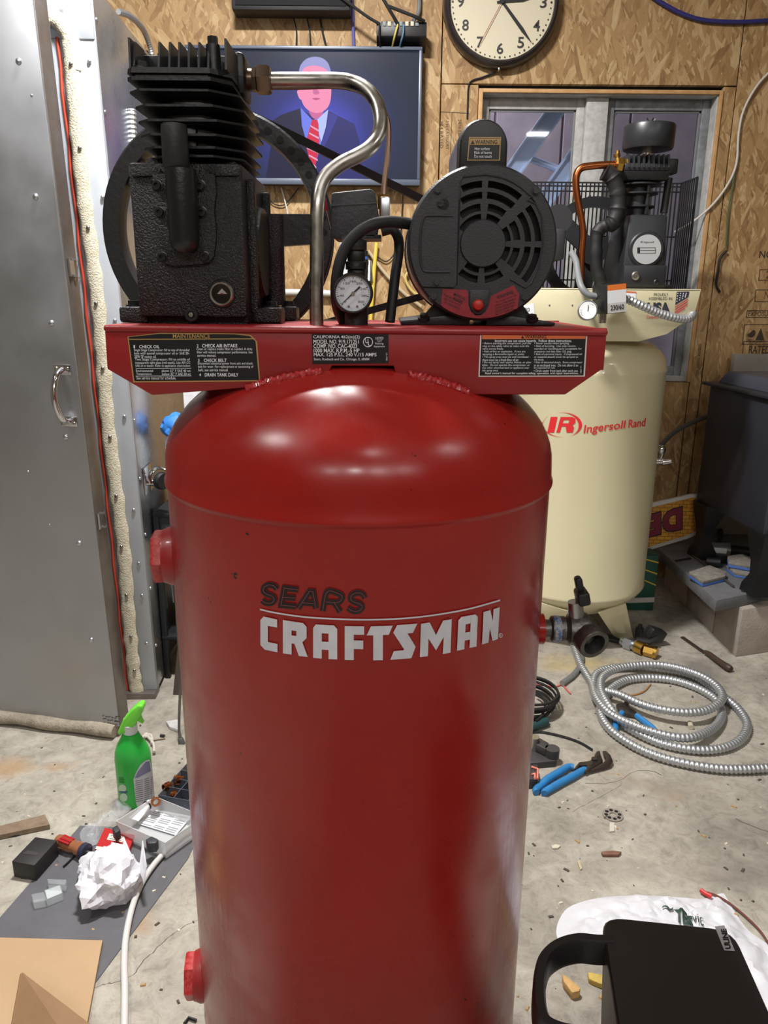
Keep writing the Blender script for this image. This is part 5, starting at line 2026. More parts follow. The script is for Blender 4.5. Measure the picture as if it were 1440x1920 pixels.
def obox(name, l0, l1, d0, d1, z0, z1, mat, parent=ov, bev=0.0015):
    bb = MB()
    bb.hexa([F_(l0, d0, z0), F_(l1, d0, z0), F_(l1, d1, z0), F_(l0, d1, z0), F_(l0, d0, z1), F_(l1, d0, z1), F_(l1, d1, z1), F_(l0, d1, z1)], bev=bev)
    return bb.build(name, mat, parent)


side = obox('side_panel', 0, 0.02, 0.02, DEP, 0.02, OZ, GALV)
obox('back_panel', 0.02, 1.4, DEP - 0.02, DEP, 0.02, OZ, GALV)
obox('top_panel', 0.02, 1.4, 0.02, DEP - .02, OZ - 0.02, OZ, GALV)
obox('inner_wall', 0.105, 0.12, 0.03, DEP - .02, 0.03, OZ - .12, DARK)
stile = obox('front_stile', 0, 0.115, -0.002, 0.018, 0.02, OZ, GALV2)
ftop = PY(150, 72, C0.y).z
obox('front_header', 0.115, 1.4, -0.004, 0.018, ftop + 0.045, OZ, GALV2)
obox('front_header_strip', -0.001, 0.115, -0.005, 0.0, ftop - 0.003, OZ, GALV2)
obox('foot_strip', 0.0, 0.1, -0.03, 0.03, 0.0, 0.02, EDGE)
# rope gasket on the stile
pz = [0.02, 0.12, 0.3, 0.5, 0.7, 0.9, 1.1, 1.3, 1.5, 1.7, 1.9, ftop - .08, ftop - .01]
pts = [F_(0.062 + 0.004 * math.sin(z * 9), -0.012, z) for z in pz] + [F_(0.085, -0.012, ftop + .035), F_(0.125, -0.014, ftop + .045), F_(0.20, -0.014, ftop + .045)]
b = MB()
P_ = cat(pts, 8)
vs, fs = [], []
nr = 12
for i, p in enumerate(P_):
    t = (P_[min(i + 1, len(P_) - 1)] - P_[max(i - 1, 0)]).normalized()
    wv = t.cross(vB).normalized()
    wd = 0.021 + 0.0022 * math.sin(i * 1.7) + random.uniform(-.0012, .0012)
    for k in range(nr):
        a = 2 * math.pi * k / nr
        vs.append(p + wv * (wd * math.cos(a)) - vB * (0.011 * math.sin(a)))
for i in range(len(P_) - 1):
    for k in range(nr):
        fs.append((i * nr + k, i * nr + (k + 1) % nr, (i + 1) * nr + (k + 1) % nr, (i + 1) * nr + k))
fs.append(tuple(range(nr)))
fs.append(tuple((len(P_) - 1) * nr + k for k in range(nr)))
b.add(vs, fs)
rope = b.build('rope_gasket', ROPE, ov)
b = MB()
b.tube([F_(0.094, -0.004, 0.02 + (ftop - 0.02) * k / 30) + uL * (0.0022 * math.sin(k * 2.1)) for k in range(31)], 0.0045, 8)
b.build('silicone_bead', SIL, ov)
RIV = mk('rivet_metal', (196, 200, 206), 0.3, 0.9)
for (x, y) in ((160, 115), (191, 370), (208, 601), (230, 781), (250, 956), (268, 1116), (276, 1206), (260, 1056)):
    p = PY(x, y, C0.y - 0.004)
    stud(ov, 'rivet', F_(0.018, -0.004, p.z), -vB, 0.006, 'rivet', RIV)
for z in (0.16, 0.36, 0.54, 0.72, 0.90, 1.08, 1.30, 1.52, 1.74, 1.96, 2.18):
    stud(ov, 'rivet', F_(0.0, 0.035, z), -uL, 0.006, 'rivet', RIV)
for z in (0.10, 0.22, 0.36, 0.52, 0.68, 0.86, 1.06, 1.24, 1.44, 1.64, 1.84, 2.0):
    stud(ov, 'gasket_screw', F_(0.060, -0.0235, z), -vB, 0.0055, 'rivet', STEEL)
# small brackets on the side wall
for py in (495, 515):
    p = PY(222, py, C0.y + .03)
    stud(ov, 'rivet', F_(-0.001, 0.05, p.z), -uL, 0.006, 'rivet', ZINC)

# door, a slab about ten centimetres thick, slightly ajar
D0 = PZ(224, 1366, 0.03)
dl = PZ(0, 1338, 0.03)
uD = Vector((dl.x - D0.x, dl.y - D0.y, 0)).normalized()
nD = Vector((-uD.y, uD.x, 0))
if nD.y > 0:
    nD = -nD
G_ = lambda l, d, z: Vector((D0.x - 0.020 * z, D0.y, 0)) + uD * l - nD * d + Vector((0, 0, z))
TD = 0.058


def dbox(name, l0, l1, d0, d1, z0, z1, mat, parent, bev=0.0015):
    bb = MB()
    bb.hexa([G_(l0, d0, z0), G_(l1, d0, z0), G_(l1, d1, z0), G_(l0, d1, z0), G_(l0, d0, z1), G_(l1, d0, z1), G_(l1, d1, z1), G_(l0, d1, z1)], bev=bev)
    return bb.build(name, mat, parent)


DSH = mk('door_sheet', (172, 174, 178), 0.34, 0.8, var=(3, (158, 160, 164), 0.25), rvar=(7, 0.28, 0.44))
door = dbox('door', 0.0, 1.25, 0.0, TD, 0.035, 2.3, DSH, ov, 0.002)
dbox('door_edge_band', -0.002, 0.012, 0.004, TD - .004, 0.036, 2.29, EDGE, door)
b = MB()
pts = [G_(0.012 + 1.22 * k / 24, -0.004, 0.022 + 0.002 * math.sin(k * 1.3)) for k in range(25)]
b.tube(cat(pts, 2), [0.020 + 0.002 * math.sin(i * .9) for i in range(49)], 10)
b.build('bottom_sweep', mk('dirty_rope', (166, 156, 140), 0.9, bump=(180, 0.7), var=(40, (130, 120, 104), 0.2)), door)
for (x, y) in ((63, 113), (87, 368), (118, 606), (147, 821), (172, 1021), (196, 1203)):
    p = PY(x, y, D0.y)
    stud(door, 'rivet', G_(0.055, 0.0, p.z), nD, 0.008, 'rivet', RIV)
for (x, y) in ((84, 178), (50, 890), (92, 990)):
    p = PY(x, y, D0.y)
    stud(door, 'rivet', G_(D0.x - p.x if D0.x - p.x > 0 else 0.02, 0.0, p.z), nD, 0.0035, 'rivet', RIV)
# pull handle
h0, h1 = PY(130, 694, D0.y), PY(142, 791, D0.y)
la, lb = (D0 - h0).length if False else abs((h0.x - D0.x)), abs((h1.x - D0.x))
lm = (la + lb) / 2
b = MB()
pts = [G_(lm, -0.004, h0.z), G_(lm, -0.030, h0.z - .012), G_(lm + .002, -0.046, h0.z - .05), G_(lm + .002, -0.046, h1.z + .05), G_(lm, -0.030, h1.z + .012), G_(lm, -0.004, h1.z)]
b.tube(cat(pts, 6), 0.0085, 10)
hnd = b.build('pull_handle', CHROME, door)
for hz_ in (h0.z, h1.z):
    b = MB()
    b.hexa([G_(lm - .024, -.004, hz_ - .013), G_(lm + .024, -.004, hz_ - .013), G_(lm + .024, 0.001, hz_ - .013), G_(lm - .024, .001, hz_ - .013), G_(lm - .024, -.004, hz_ + .013), G_(lm + .024, -.004, hz_ + .013), G_(lm + .024, .001, hz_ + .013), G_(lm - .024, .001, hz_ + .013)], bev=.0015)
    b.build('handle_plate', CHROME, door)
for hz_ in (h0.z, h1.z):
    for s_ in (-.016, .016):
        stud(door, 'handle_screw', G_(lm + s_, -.004, hz_ + (.004 if hz_ == h0.z else -.004)), nD, 0.0045, 'rivet', STEEL)
# latch straps bent across the gap
for (x, y) in ((148, 502), (202, 971)):
    p = PY(x, y, D0.y + .05)
    z = p.z
    b = MB()
    for dz in (-.020, .020):
        b.ribbon([G_(.004, .025, z + dz), G_(-.010, .035, z + dz), F_(0.102, -.006, z + dz * 1.1)], (0, .006, 0), (0, 0, .005))
    b.ribbon([G_(-.003, .026, z - .022), G_(-.003, .026, z + .022)], (.005, 0, 0), (0, .03, 0))
    b.build('latch_strap', ZINC, ov)
# faint handwriting in the lower corner
b = MB()
rnd = random.Random(3)
for row, (y, xs, xe) in enumerate(((1346, 189, 215), (1351.5, 190, 215), (1359, 191, 210), (1363.5, 190, 212))):
    x = xs
    while x < xe:
        L_ = rnd.uniform(3, 7)
        pts = [PY(x + L_ * k / 5, y + rnd.uniform(-1.8, 1.8) + (x - 190) * .05, D0.y - .0025) for k in range(6)]
        pts = [Vector((p.x, G_(D0.x - p.x, -.0012, 0).y, p.z)) for p in pts]
        b.ribbon(pts, (.0002, .0002, 0), (0, 0, .0016))
        x += L_ + rnd.uniform(.5, 2.5)
b.build('handwriting', PRINTB, door)
b = MB()
for row, (y, xs, xe) in enumerate(((1344, 216, 226), (1353, 214, 224))):
    pts = [Vector((p.x, G_(D0.x - p.x, -.0012, 0).y, p.z)) for p in [PY(xs, y, D0.y), PY(xe, y - 1, D0.y)]]
    b.ribbon(pts, (.0002, .0002, 0), (0, 0, .0016))
b.build('pen_stroke', PRINTB, door)

# ------------------------------------------------------------------ clutter beside the oven
b = MB()
p = PY(285, 893, C0.y + .12)
rack = thing('caster_bracket', 'chrome swivel caster hanging on the flank of the metal oven', 'caster', F_(-0.02, .12, p.z))
cwp = F_(-0.050, .12, p.z)
b.hexa([F_(-.001, .07, p.z - .05), F_(-.001, .17, p.z - .05), F_(-.006, .17, p.z - .05), F_(-.006, .07, p.z - .05), F_(-.001, .07, p.z + .035), F_(-.001, .17, p.z + .035), F_(-.006, .17, p.z + .035), F_(-.006, .07, p.z + .035)], bev=.001)
b.build('mount_plate', CHROME, rack)
b = MB()
b.tube(cat([cwp + Vector((0.0, -.03, .0)) + Vector((.034 * math.cos(R(a)), 0, .034 * math.sin(R(a)))) for a in range(-30, 211, 24)], 3), .006, 8)
b.cyl(F_(-.006, .12, p.z - .02), cwp + Vector((0, 0, -.02)), .012, n=12)
b.build('fork', CHROME, rack)
b = MB()
b.lathe([(.006, -.012), (.024, -.012), (.028, -.006), (.028, .006), (.024, .012), (.006, .012)], cwp + Vector((.004, -.03, -.008)), (.8, -.6, 0), n=24)
b.build('wheel', BLKR, rack)
# dark wire rack
YR = 2.50
wr = thing('wire_rack', 'black metal wire rack standing behind the red compressor beside the oven', 'rack', (PY(360, 1100, YR).x, YR, 0))
b = MB()
x0_, x1_ = PY(316, 1000, YR).x, PY(420, 1000, YR).x
for xx in (x0_, x1_):
    for yy in (YR - .12, YR + .2):
        b.box((xx, yy, .287), (.018, .018, .574), bev=.002)
for z in (.15, .58):
    b.box(((x0_ + x1_) / 2, YR + .04, z), (x1_ - x0_ + .018, .34, .014), bev=.002)
b.build('frame', mk('rack_dark', (44, 46, 50), .5, .4), wr)
b = MB()
b.box(((x0_ + x1_) / 2 + .0, YR - .118, .53), (x1_ - x0_ + .02, .01, .09), bev=.002)
b.build('front_panel', mk('rack_panel', (70, 74, 80), .45, .5), wr)
b = MB()
b.box((x0_ - .003, YR + .04, .32), (.006, .30, .50), bev=.001)
b.build('side_panel', mk('rack_shade_board', (34, 36, 40), .4, .3), wr)  # dark board added so this corner and the oven flank's reflection go dark
for i in range(7):
    xx = x0_ + .01 + i * .022
    b = MB()
    b.tube([(xx, YR - .125, .54), (xx + .004 * math.sin(i * 3), YR - .13, .40), (xx + .006, YR - .128, .26 + .02 * (i % 3))], .0024, 6)
    b.build('hanging_wire', mk('wire_steel', (120, 122, 126), .35, .8) if i % 2 else WIRE, wr)
for i in range(2):
    b = MB()
    a_ = PY(322 + 8 * i, 955, YR - .13)
    b.tube(cat([a_, a_ + Vector((.01, -.005, .028)), a_ + Vector((.024, 0, .036)), a_ + Vector((.035, 0, .0)), a_ + Vector((.035, 0, -.06))], 3), .004, 8)
    b.build('hook', STEEL, wr)
# jug with a blue cap and a white carton on the rack
jp = PY(336, 790, 2.52)
jg = thing('plastic_jug', 'white plastic jug with a blue crumpled cap beside the oven flank', 'jug', (jp.x, 2.52, .587))
b = MB()
jx = PY(334, 820, 2.52).x
b.lathe([(.050, .587), (.055, .60), (.055, .80), (.045, .82), (.03, PY(334, 835, 2.52).z)], (jx + .012, 2.52, 0), (0, 0, 1), n=24)
b.build('body', mk('milky_plastic', (206, 210, 214), .45), jg)
b = MB()
bz0, bz1 = PY(334, 826, 2.52).z, PY(334, 772, 2.52).z
bm = bmesh.new()
bmesh.ops.create_icosphere(bm, subdivisions=3, radius=1)
for v in bm.verts:
    q = v.co.copy()
    f = .86 + .34 * abs(mnoise.noise(q * 2.6 + Vector((5, 0, 0)))) + .22 * mnoise.noise(q * 4.2)
    v.co = Vector((jx + q.x * .052 * f, 2.51 + q.y * .045 * f, (bz0 + bz1) / 2 + q.z * (bz1 - bz0) / 2 * f))
b.bm(bm)
b.build('blue_cap', mk('bright_blue_plastic', (52, 120, 200), .4), jg)
cq = PY(362, 752, 2.60)
b = MB()
b.box((cq.x + .03, 2.64, (cq.z + .05 + .587) / 2), (.13, .06, cq.z + .05 - .587), bev=.002)
o = b.build('white_carton', mk('pale_carton', (214, 212, 212), .6, var=(30, (196, 190, 192), .2)))
tag(o, 'tall pale carton standing behind the blue capped jug', 'carton')
# cord with plug
YK = 2.02
cd_ = thing('extension_cord', 'grey power cord with a two prong plug hanging beside the red tank', 'cord', PZ(342, 1400, 0))
CRD_ = mk('cord_grey', (86, 84, 80), .5)
b = MB()
pts = [PY(350, 965, YK + .1), PY(330, 1010, YK + .04), PY(329, 1080, YK), PY(332, 1160, YK), PY(337, 1240, YK), PY(338, 1290, YK), PY(336, 1340, YK - .02), PY(336, 1372, YK - .03), PY(339, 1384, YK - .035)]
b.tube(cat(pts, 5), .0042, 8)
b.build('cable', CRD_, cd_)
b = MB()
q0, q1 = PY(338, 1383, YK - .035), PY(342, 1399, YK - .045)
b.hexa([q1 + Vector((dx, dy, 0)) for dx, dy in ((-.011, -.006), (.011, -.006), (.011, .006), (-.011, .006))] + [q0 + Vector((dx, dy, 0)) for dx, dy in ((-.007, -.005), (.007, -.005), (.007, .005), (-.007, .005))], bev=.002)
b.build('plug', mk('plug_grey', (70, 70, 68), .5), cd_)
for s_ in (-.005, .006):
    b = MB()
    b.box(q1 + Vector((s_, 0, -.008)), (.0016, .006, .018))
    b.build('prong', STEEL, cd_)
# brown board leaning
b = MB()
yb_ = 2.26
P1 = [PY(322, 1195, yb_), PY(345, 1185, yb_), PY(345, 1325, yb_), PY(326, 1330, yb_)]
zz = [p.z for p in P1]
b.prism([Vector((P1[0].x, yb_ + .1, P1[0].z)), Vector((P1[1].x + .06, yb_ + .1, P1[1].z)), Vector((P1[1].x + .06, yb_, 0.0)), Vector((P1[3].x, yb_, 0.0))], (0.0, .018, 0), bev=.001)
tag(b.build('brown_board', mk('dark_brown_board', (70, 58, 50), .6)), 'short dark brown board leaning behind the hanging power cord', 'board')

# ================================================================== things on the back wall
# television
YT = YF - 0.075
tvx0, tvx1 = PY(352, 200, YT).x, PY(790, 200, YT).x
tvz1, tvz0 = PY(700, 87, YT).z, PY(700, 347, YT).z
tv = thing('television', 'flat television on the wall showing a man in suit and striped tie', 'television', ((tvx0 + tvx1) / 2, YT, tvz0))
TVF = mk('television_grey_rim', (92, 100, 116), 0.35, 0.2)
b = MB()
b.box(((tvx0 + tvx1) / 2, YT + .035, (tvz0 + tvz1) / 2), (tvx1 - tvx0, .045, tvz1 - tvz0), bev=.004)
b.build('casing', mk('television_back', (30, 32, 36), .5), tv)
rw_ = .012
for (x0_, x1_, z0_, z1_) in ((tvx0, tvx1, tvz1 - rw_, tvz1), (tvx0, tvx1, tvz0, tvz0 + .022), (tvx0, tvx0 + rw_, tvz0 + .022, tvz1 - rw_), (tvx1 - rw_, tvx1, tvz0 + .022, tvz1 - rw_)):
    b = MB()
    b.box(((x0_ + x1_) / 2, YT + .006, (z0_ + z1_) / 2), (x1_ - x0_, .018, z1_ - z0_), bev=.002)
    b.build('bezel', TVF, tv)
b = MB()
b.box(((tvx0 + tvx1) / 2, YW - .03, (tvz0 + tvz1) / 2), (.3, .04, .2), bev=.003)
b.build('wall_mount', BLK, tv)
# screen: glowing picture, dark with a blue pool of light behind the sitter
scr = bpy.data.materials.new('screen_backdrop')
scr.use_nodes = True
N, L = scr.node_tree.nodes, scr.node_tree.links
bs = N['Principled BSDF']
bs.inputs['Base Color'].default_value = (.006, .006, .008, 1)
bs.inputs['Roughness'].default_value = .28
geo = N.new('ShaderNodeNewGeometry')
ctr = PY(598, 250, YT)
sb = N.new('ShaderNodeVectorMath')
sb.operation = 'SUBTRACT'
L.new(geo.outputs['Position'], sb.inputs[0])
sb.inputs[1].default_value = ctr
ml = N.new('ShaderNodeVectorMath')
ml.operation = 'MULTIPLY'
L.new(sb.outputs[0], ml.inputs[0])
ml.inputs[1].default_value = (2.6, 0, 3.1)
ln = N.new('ShaderNodeVectorMath')
ln.operation = 'LENGTH'
L.new(ml.outputs[0], ln.inputs[0])
rp = N.new('ShaderNodeValToRGB')
rp.color_ramp.elements[0].color = lin((92, 96, 232))
rp.color_ramp.elements[1].color = lin((46, 52, 70))
rp.color_ramp.elements[0].position = .12
rp.color_ramp.elements[1].position = 1.0
e = rp.color_ramp.elements.new(.5)
e.color = lin((58, 64, 138))
e = rp.color_ramp.elements.new(.78)
e.color = lin((48, 55, 86))
L.new(ln.outputs['Value'], rp.inputs['Fac'])
L.new(rp.outputs['Color'], bs.inputs['Emission Color'])
bs.inputs['Emission Strength'].default_value = 0.85
bs.inputs['Specular IOR Level'].default_value = 0.12
b = MB()
b.box(((tvx0 + tvx1) / 2, YT + .012, (tvz0 + tvz1) / 2), (tvx1 - tvx0 - .01, .004, tvz1 - tvz0 - .02))
b.build('screen', scr, tv)
sl = lambda k: (lambda x, y: PY(x, y, YT + .0095 - .0004 * k))
E = {}
for nm, c, st in (('suit', (44, 44, 112), .95), ('suit_dark', (28, 28, 64), .9), ('lapel', (60, 60, 150), .95), ('shirt', (176, 190, 255), 1.1), ('shirt_dim', (112, 128, 236), 1.0), ('skin', (238, 140, 178), 1.05), ('skin_dark', (206, 104, 158), 1.0), ('hair', (150, 150, 208), 1.0), ('tie', (214, 40, 74), 1.0), ('tie_pale', (226, 168, 196), 1.0), ('mouth', (186, 84, 128), 1.0)):
    E[nm] = emitter('screen_' + nm, c, st)
names = list(E)
b = MB()


def sp(poly, k, nm, smooth=True):
    pts = [(p.x, p.y) for p in cat([Vector((x, y, 0)) for x, y in poly], 4, True)] if smooth else poly
    b.poly([sl(k)(*p) for p in pts], names.index(nm))


def cpx(pts):
    return [(420 + x * 440 / 1440, x_y * 400 / 1309) for x, x_y in pts]


sp(cpx([(255, 1105), (285, 900), (290, 745), (350, 705), (465, 665), (560, 720), (640, 680), (720, 720), (800, 760), (830, 860), (850, 1105)]), 0, 'suit', False)
sp(cpx([(255, 1105), (288, 900), (292, 745), (350, 705), (465, 665), (500, 870), (540, 1105)]), 1, 'suit_dark', False)
sp(cpx([(470, 660), (545, 740), (640, 672), (620, 790), (595, 880), (575, 960), (540, 1060), (520, 960), (500, 850), (478, 770)]), 2, 'shirt_dim', False)
sp(cpx([(570, 735), (640, 672), (625, 780), (598, 870), (575, 800)]), 3, 'shirt', False)
sp(cpx([(645, 690), (700, 715), (650, 830), (590, 960), (600, 880), (630, 780)]), 3, 'lapel', False)
sp(cpx([(520, 640), (600, 640), (605, 700), (560, 730), (528, 700)]), 4, 'skin_dark')
sp(cpx([(448, 560), (470, 555), (475, 610), (460, 600)]), 4, 'skin')
sp(cpx([(464, 430), (500, 405), (555, 395), (610, 405), (655, 440), (658, 520), (655, 610), (632, 665), (585, 692), (540, 688), (495, 655), (472, 600), (464, 520)]), 5, 'skin')
sp(cpx([(460, 445), (470, 400), (505, 362), (555, 348), (605, 358), (640, 390), (656, 445), (640, 440), (610, 415), (555, 402), (500, 412), (475, 440)]), 6, 'hair')
sp(cpx([(548, 540), (566, 540), (585, 572), (566, 580), (548, 574)]), 6, 'skin_dark')
sp(cpx([(540, 606), (565, 600), (592, 606), (566, 614)]), 6, 'mouth')
for ex in (520, 606):
    sp(cpx([(ex - 20, 486), (ex, 480), (ex + 20, 486), (ex, 492)]), 6, 'mouth')
tie = cpx([(540, 735), (572, 735), (580, 760), (585, 860), (580, 930), (552, 1050), (520, 960), (500, 880), (530, 770)])
sp(tie, 4, 'tie', False)
for i in range(6):
    y = 775 + 45 * i
    xa_, xb_ = (530 - .16 * (y - 775), 582)
    if y > 930:
        xa_, xb_ = 515 + .25 * (y - 930), 580 - .2 * (y - 930)
    sp(cpx([(xa_, y - 8), (xb_, y + 22), (xb_, y + 34), (xa_, y + 2)]), 5, 'tie_pale', False)
b.build('picture', [E[n_] for n_ in names], tv)

# clock
YK2 = YF
ccx = PY(942, 2, YF - .05)
CKR = 0.226
ck = thing('wall_clock', 'round black rimmed wall clock with cream dial above the window', 'clock', (ccx.x, YF, ccx.z - CKR))
ccl = Vector((ccx.x, YF, ccx.z))
b = MB()
b.lathe([(CKR * .98, 0.0), (CKR, -.012), (CKR * .985, -.040), (CKR * .95, -.056), (CKR * .915, -.060), (CKR * .885, -.054), (CKR * .88, -.040)], ccl, (0, 1, 0), n=72)
b.build('rim', mk('clock_rim_brown_black', (46, 40, 40), .32, coat=.3), ck)
b = MB()
b.lathe([(.004, -.041), (CKR * .6, -.0405), (CKR * .885, -.040), (CKR * .885, -.03)], ccl, (0, 1, 0), n=72)
b.build('dial', mk('clock_cream', (214, 204, 178), .4, coat=.4), ck)
b = MB()
fy = YF - .0425
for h in range(1, 13):
    a = R(90 - 30 * h)
    x, z = ccl.x + CKR * .70 * math.cos(a), ccl.z + CKR * .70 * math.sin(a)
    w2 = .0125 if h < 10 else .019
    b.text(str(h), (x - w2, z + .019, x + w2, z - .019), lambda x, z: Vector((x, fy, z)), 0, bold=.012)
b.build('numeral_ring', mk('clock_numeral', (48, 46, 46), .5), ck)
b = MB()
for mn in range(60):
    a = R(6 * mn)
    x, z = ccl.x + CKR * .835 * math.cos(a), ccl.z + CKR * .835 * math.sin(a)
    b.cyl((x, fy + .001, z), (x, fy - .0002, z), .0028 if mn % 5 else .004, n=8)
tag(b.build('minute_dots', mk('clock_numeral2', (60, 56, 52), .5), ck), kind='stuff')


def hand(name, ang, l0, l1, w0, w1, dy, mat):
    bb = MB()
    d = Vector((math.sin(R(ang)), 0, math.cos(R(ang))))
    s_ = Vector((d.z, 0, -d.x))
    c = Vector((ccl.x, fy - dy, ccl.z))
    bb.prism([c - d * l0 - s_ * w0, c - d * l0 + s_ * w0, c + d * l1 * .7 + s_ * w1 * 1.4, c + d * l1 + s_ * w1 * .2, c + d * l1 - s_ * w1 * .2, c + d * l1 * .7 - s_ * w1 * 1.4], (0, -.001, 0))
    return bb.build(name, mat, ck)


hand('minute_hand', 139, .03, .180, .004, .0045, .004, PRINTB)
hand('hour_hand', 83, .02, .115, .004, .006, .002, PRINTB)
hand('second_hand', 209, .05, .175, .001, .0008, .006, mk('second_red', (150, 62, 54), .4))
b = MB()
b.cyl((ccl.x, fy, ccl.z), (ccl.x, fy - .01, ccl.z), .008, n=16)
b.build('hand_hub', PRINTB, ck)
b = MB()
p_ = PY(935, 131, YF - .03)
b.box((p_.x, YF - .03, p_.z), (.006, .03, .010), bev=.001)
b.build('rim_clip', STEEL, ck)
b = MB()
pts = [PY(930, 135, YF - .01), PY(905, 145, YF - .006), PY(884, 152, YF - .005), PY(878, 165, YF - .005), PY(877, 190, YF - .005), PY(876, 222, YF - .005)]
b.tube(cat(pts, 4), .0035, 6)
b.build('clock_cord', BLKR, ck)

# sound bar above the television
b = MB()
sbx0, sbx1 = PY(434, 10, YF - .1).x, PY(657, 10, YF - .1).x
sbz = PY(550, 19, YF - .1).z
sb_ = thing('sound_bar', 'black bar speaker mounted on the wall above the television', 'speaker', ((sbx0 + sbx1) / 2, YF - .05, sbz))
b.box(((sbx0 + sbx1) / 2, YF - .05, sbz + .05), (sbx1 - sbx0, .098, .10), bev=.006)
b.build('cabinet', mk('speaker_black', (30, 30, 32), .55, bump=(700, .2)), sb_)
b = MB()
b.box(((sbx0 + sbx1) / 2, YF - .101, sbz + .052), (sbx1 - sbx0 - .03, .004, .075), bev=.002)
b.build('grille', mk('speaker_grille', (22, 22, 24), .8, bump=(900, .4)), sb_)

# network switch with plugged cables
ns = thing('network_switch', 'black network switch with pale ports on the wall above the television', 'network switch', PY(750, 82, YF - .05))
b = MB()
nx0, nx1 = PY(706, 60, YF - .1).x, PY(800, 60, YF - .1).x
nz1, nz0 = PY(750, 40, YF - .1).z, PY(750, 74, YF - .1).z
b.hexa([(nx0, YF - .10, nz0 + .01), (nx1, YF - .10, nz0 + .01), (nx1, YF, nz0 - .02), (nx0, YF, nz0 - .02), (nx0, YF - .10, nz1), (nx1, YF - .10, nz1), (nx1, YF, nz1 - .02), (nx0, YF, nz1 - .02)], bev=.003)
b.build('case', BLK, ns)
for i, x in enumerate((712, 721, 730, 741, 752, 763, 773, 782)):
    b = MB()
    p = PY(x, 44.5, YF - .101)
    b.box(p, (.013, .004, .016), bev=.001)
    b.build('port', mk('port_cream', (196, 188, 160), .5) if i in (2, 5, 6) else mk('port_grey', (120, 124, 126), .5), ns)


def cable(name, px, r_, mat, label, cat_='cable', group=None, dy=.012, n=8):
    bb = MB()
    pts = []
    for q in px:
        x, y = q[0], q[1]
        d = q[2] if len(q) > 2 else dy
        pts.append(PY(x, y, YF - d))
    bb.tube(cat(pts, 5), r_, n)
    o_ = bb.build(name, mat)
    tag(o_, label, cat_, group)
    return o_


cable('network_cable', [(746, 46, .11), (742, 60, .115), (738, 76, .10), (734, 95, .05)], .0035, mk('cable_yellow', (206, 186, 104), .5), 'short yellow network cable plugged in the switch above the television')
cable('network_cable', [(757, 46, .11), (756, 62, .115), (752, 78, .10), (748, 95, .05)], .0035, mk('cable_blue', (92, 128, 160), .5), 'short blue network cable plugged in the switch above the television')
cable('network_cable', [(712, 46, .11), (711, 60, .115), (712, 78, .10), (713, 95, .05)], .0035, BLKR, 'short black network cable plugged at the left end of the switch')
cable('power_cable', [(635, -8, .11), (665, 14, .11), (690, 32, .11), (712, 45, .105)], .0055, BLKR, 'black cable slanting down to the left end of the network switch')
cable('power_cable', [(715, -8, .12), (730, 18, .12), (746, 45, .105)], .0062, BLKR, 'thick black cable dropping steeply to the middle of the network switch')
cable('power_cable', [(724, 10, .12), (750, 20, .12), (780, 32, .12), (796, 40, .105)], .0062, BLKR, 'thick black cable sloping to the right end of the network switch')
cable('grey_cable', [(786, -8, .02), (786, 15, .02), (782, 30, .03), (775, 38, .08)], .008, GREYP, 'thick grey cable dropping behind the network switch')
cable('air_hose', [(660, -8), (661, 20), (662, 50), (663, 90)], .0062, mk('hose_blue_violet', (92, 98, 160), .35), 'blue violet air hose running straight down to the television top', 'hose')
cable('air_hose', [(1215, -12), (1240, 5), (1275, 24), (1315, 37), (1360, 41), (1400, 41), (1450, 38)], .0085, mk('hose_navy', (48, 48, 110), .4), 'navy blue air hose drooping across the wall at upper right', 'hose')
for x in (1320, 1392):
    pass
for i, (xx, yy) in enumerate(((548, 555), (573, 582), (597, 613))):
    cable('speaker_wire', [(xx - 2, 10, .02), (xx + 3, 35), (xx + 8, 60), (yy + 0, 92, .03)], .0028 if i < 2 else .0038, BLKR, ('leftmost', 'middle', 'rightmost')[i] + ' of three thin black wires between sound bar and television')
cable('wall_cable', [(1450, 128), (1420, 160), (1395, 205), (1385, 250), (1381, 305), (1365, 345), (1335, 385), (1300, 415), (1265, 435)], .0045, mk('cable_white', (206, 200, 192), .5), 'long white cable curving down the wall right of the window')
cable('green_wire', [(1379, 312), (1373, 350), (1367, 385), (1364, 415), (1361, 465)], .0030, mk('wire_green', (70, 96, 60), .5), 'thin green wire hanging below the white cable right of the window')
cable('dark_strap', [(1362, 470), (1350, 485), (1346, 510), (1343, 535), (1350, 548)], .0052, BLKR, 'short dark strap on the wall below the green wire')
cable('pale_cable', [(1336, 640), (1338, 690, .01), (1330, 760)], .001, DARK, 'hairline dark seam wire low on the wall right of the window')
bpy.data.objects.remove([o_ for o_ in bpy.data.objects if o_.name.startswith('pale_cable')][0])
# below the television
WP = mk('white_pipe', (206, 206, 200), .45)
cable('white_pipe', [(480, 548, .03), (560, 548, .03), (640, 551, .03)], .013, WP, 'white pipe running along the wall below the television', 'pipe', n=12)
cable('wall_tube', [(690, 470, .02), (720, 510, .02), (756, 548, .02), (790, 575, .02)], .007, mk('beige_tube', (190, 172, 140), .5), 'beige tube slanting down the wall behind the gauge', 'tube')
cable('yellow_cable', [(706, 455, .025), (703, 490, .03), (699, 540, .03), (695, 600, .03)], .008, mk('cable_bright_yellow', (222, 196, 84), .45), 'bright yellow cable hanging on the wall behind the pressure gauge')
cable('thin_black_cable', [(560, 352, .02), (545, 372), (530, 385), (510, 380), (500, 360, .02)], .0025, BLKR, 'thin black cable drooping below the television corner')
cable('thin_white_cable', [(527, 352, .02), (535, 380), (541, 408), (545, 428)], .0032, WP, 'thin white cable hanging below the television')
cable('dark_cable', [(757, 352, .02), (754, 390), (752, 430), (742, 470), (725, 490), (705, 480)], .0025, BLKR, 'dark thin cable looping down beside the motor')
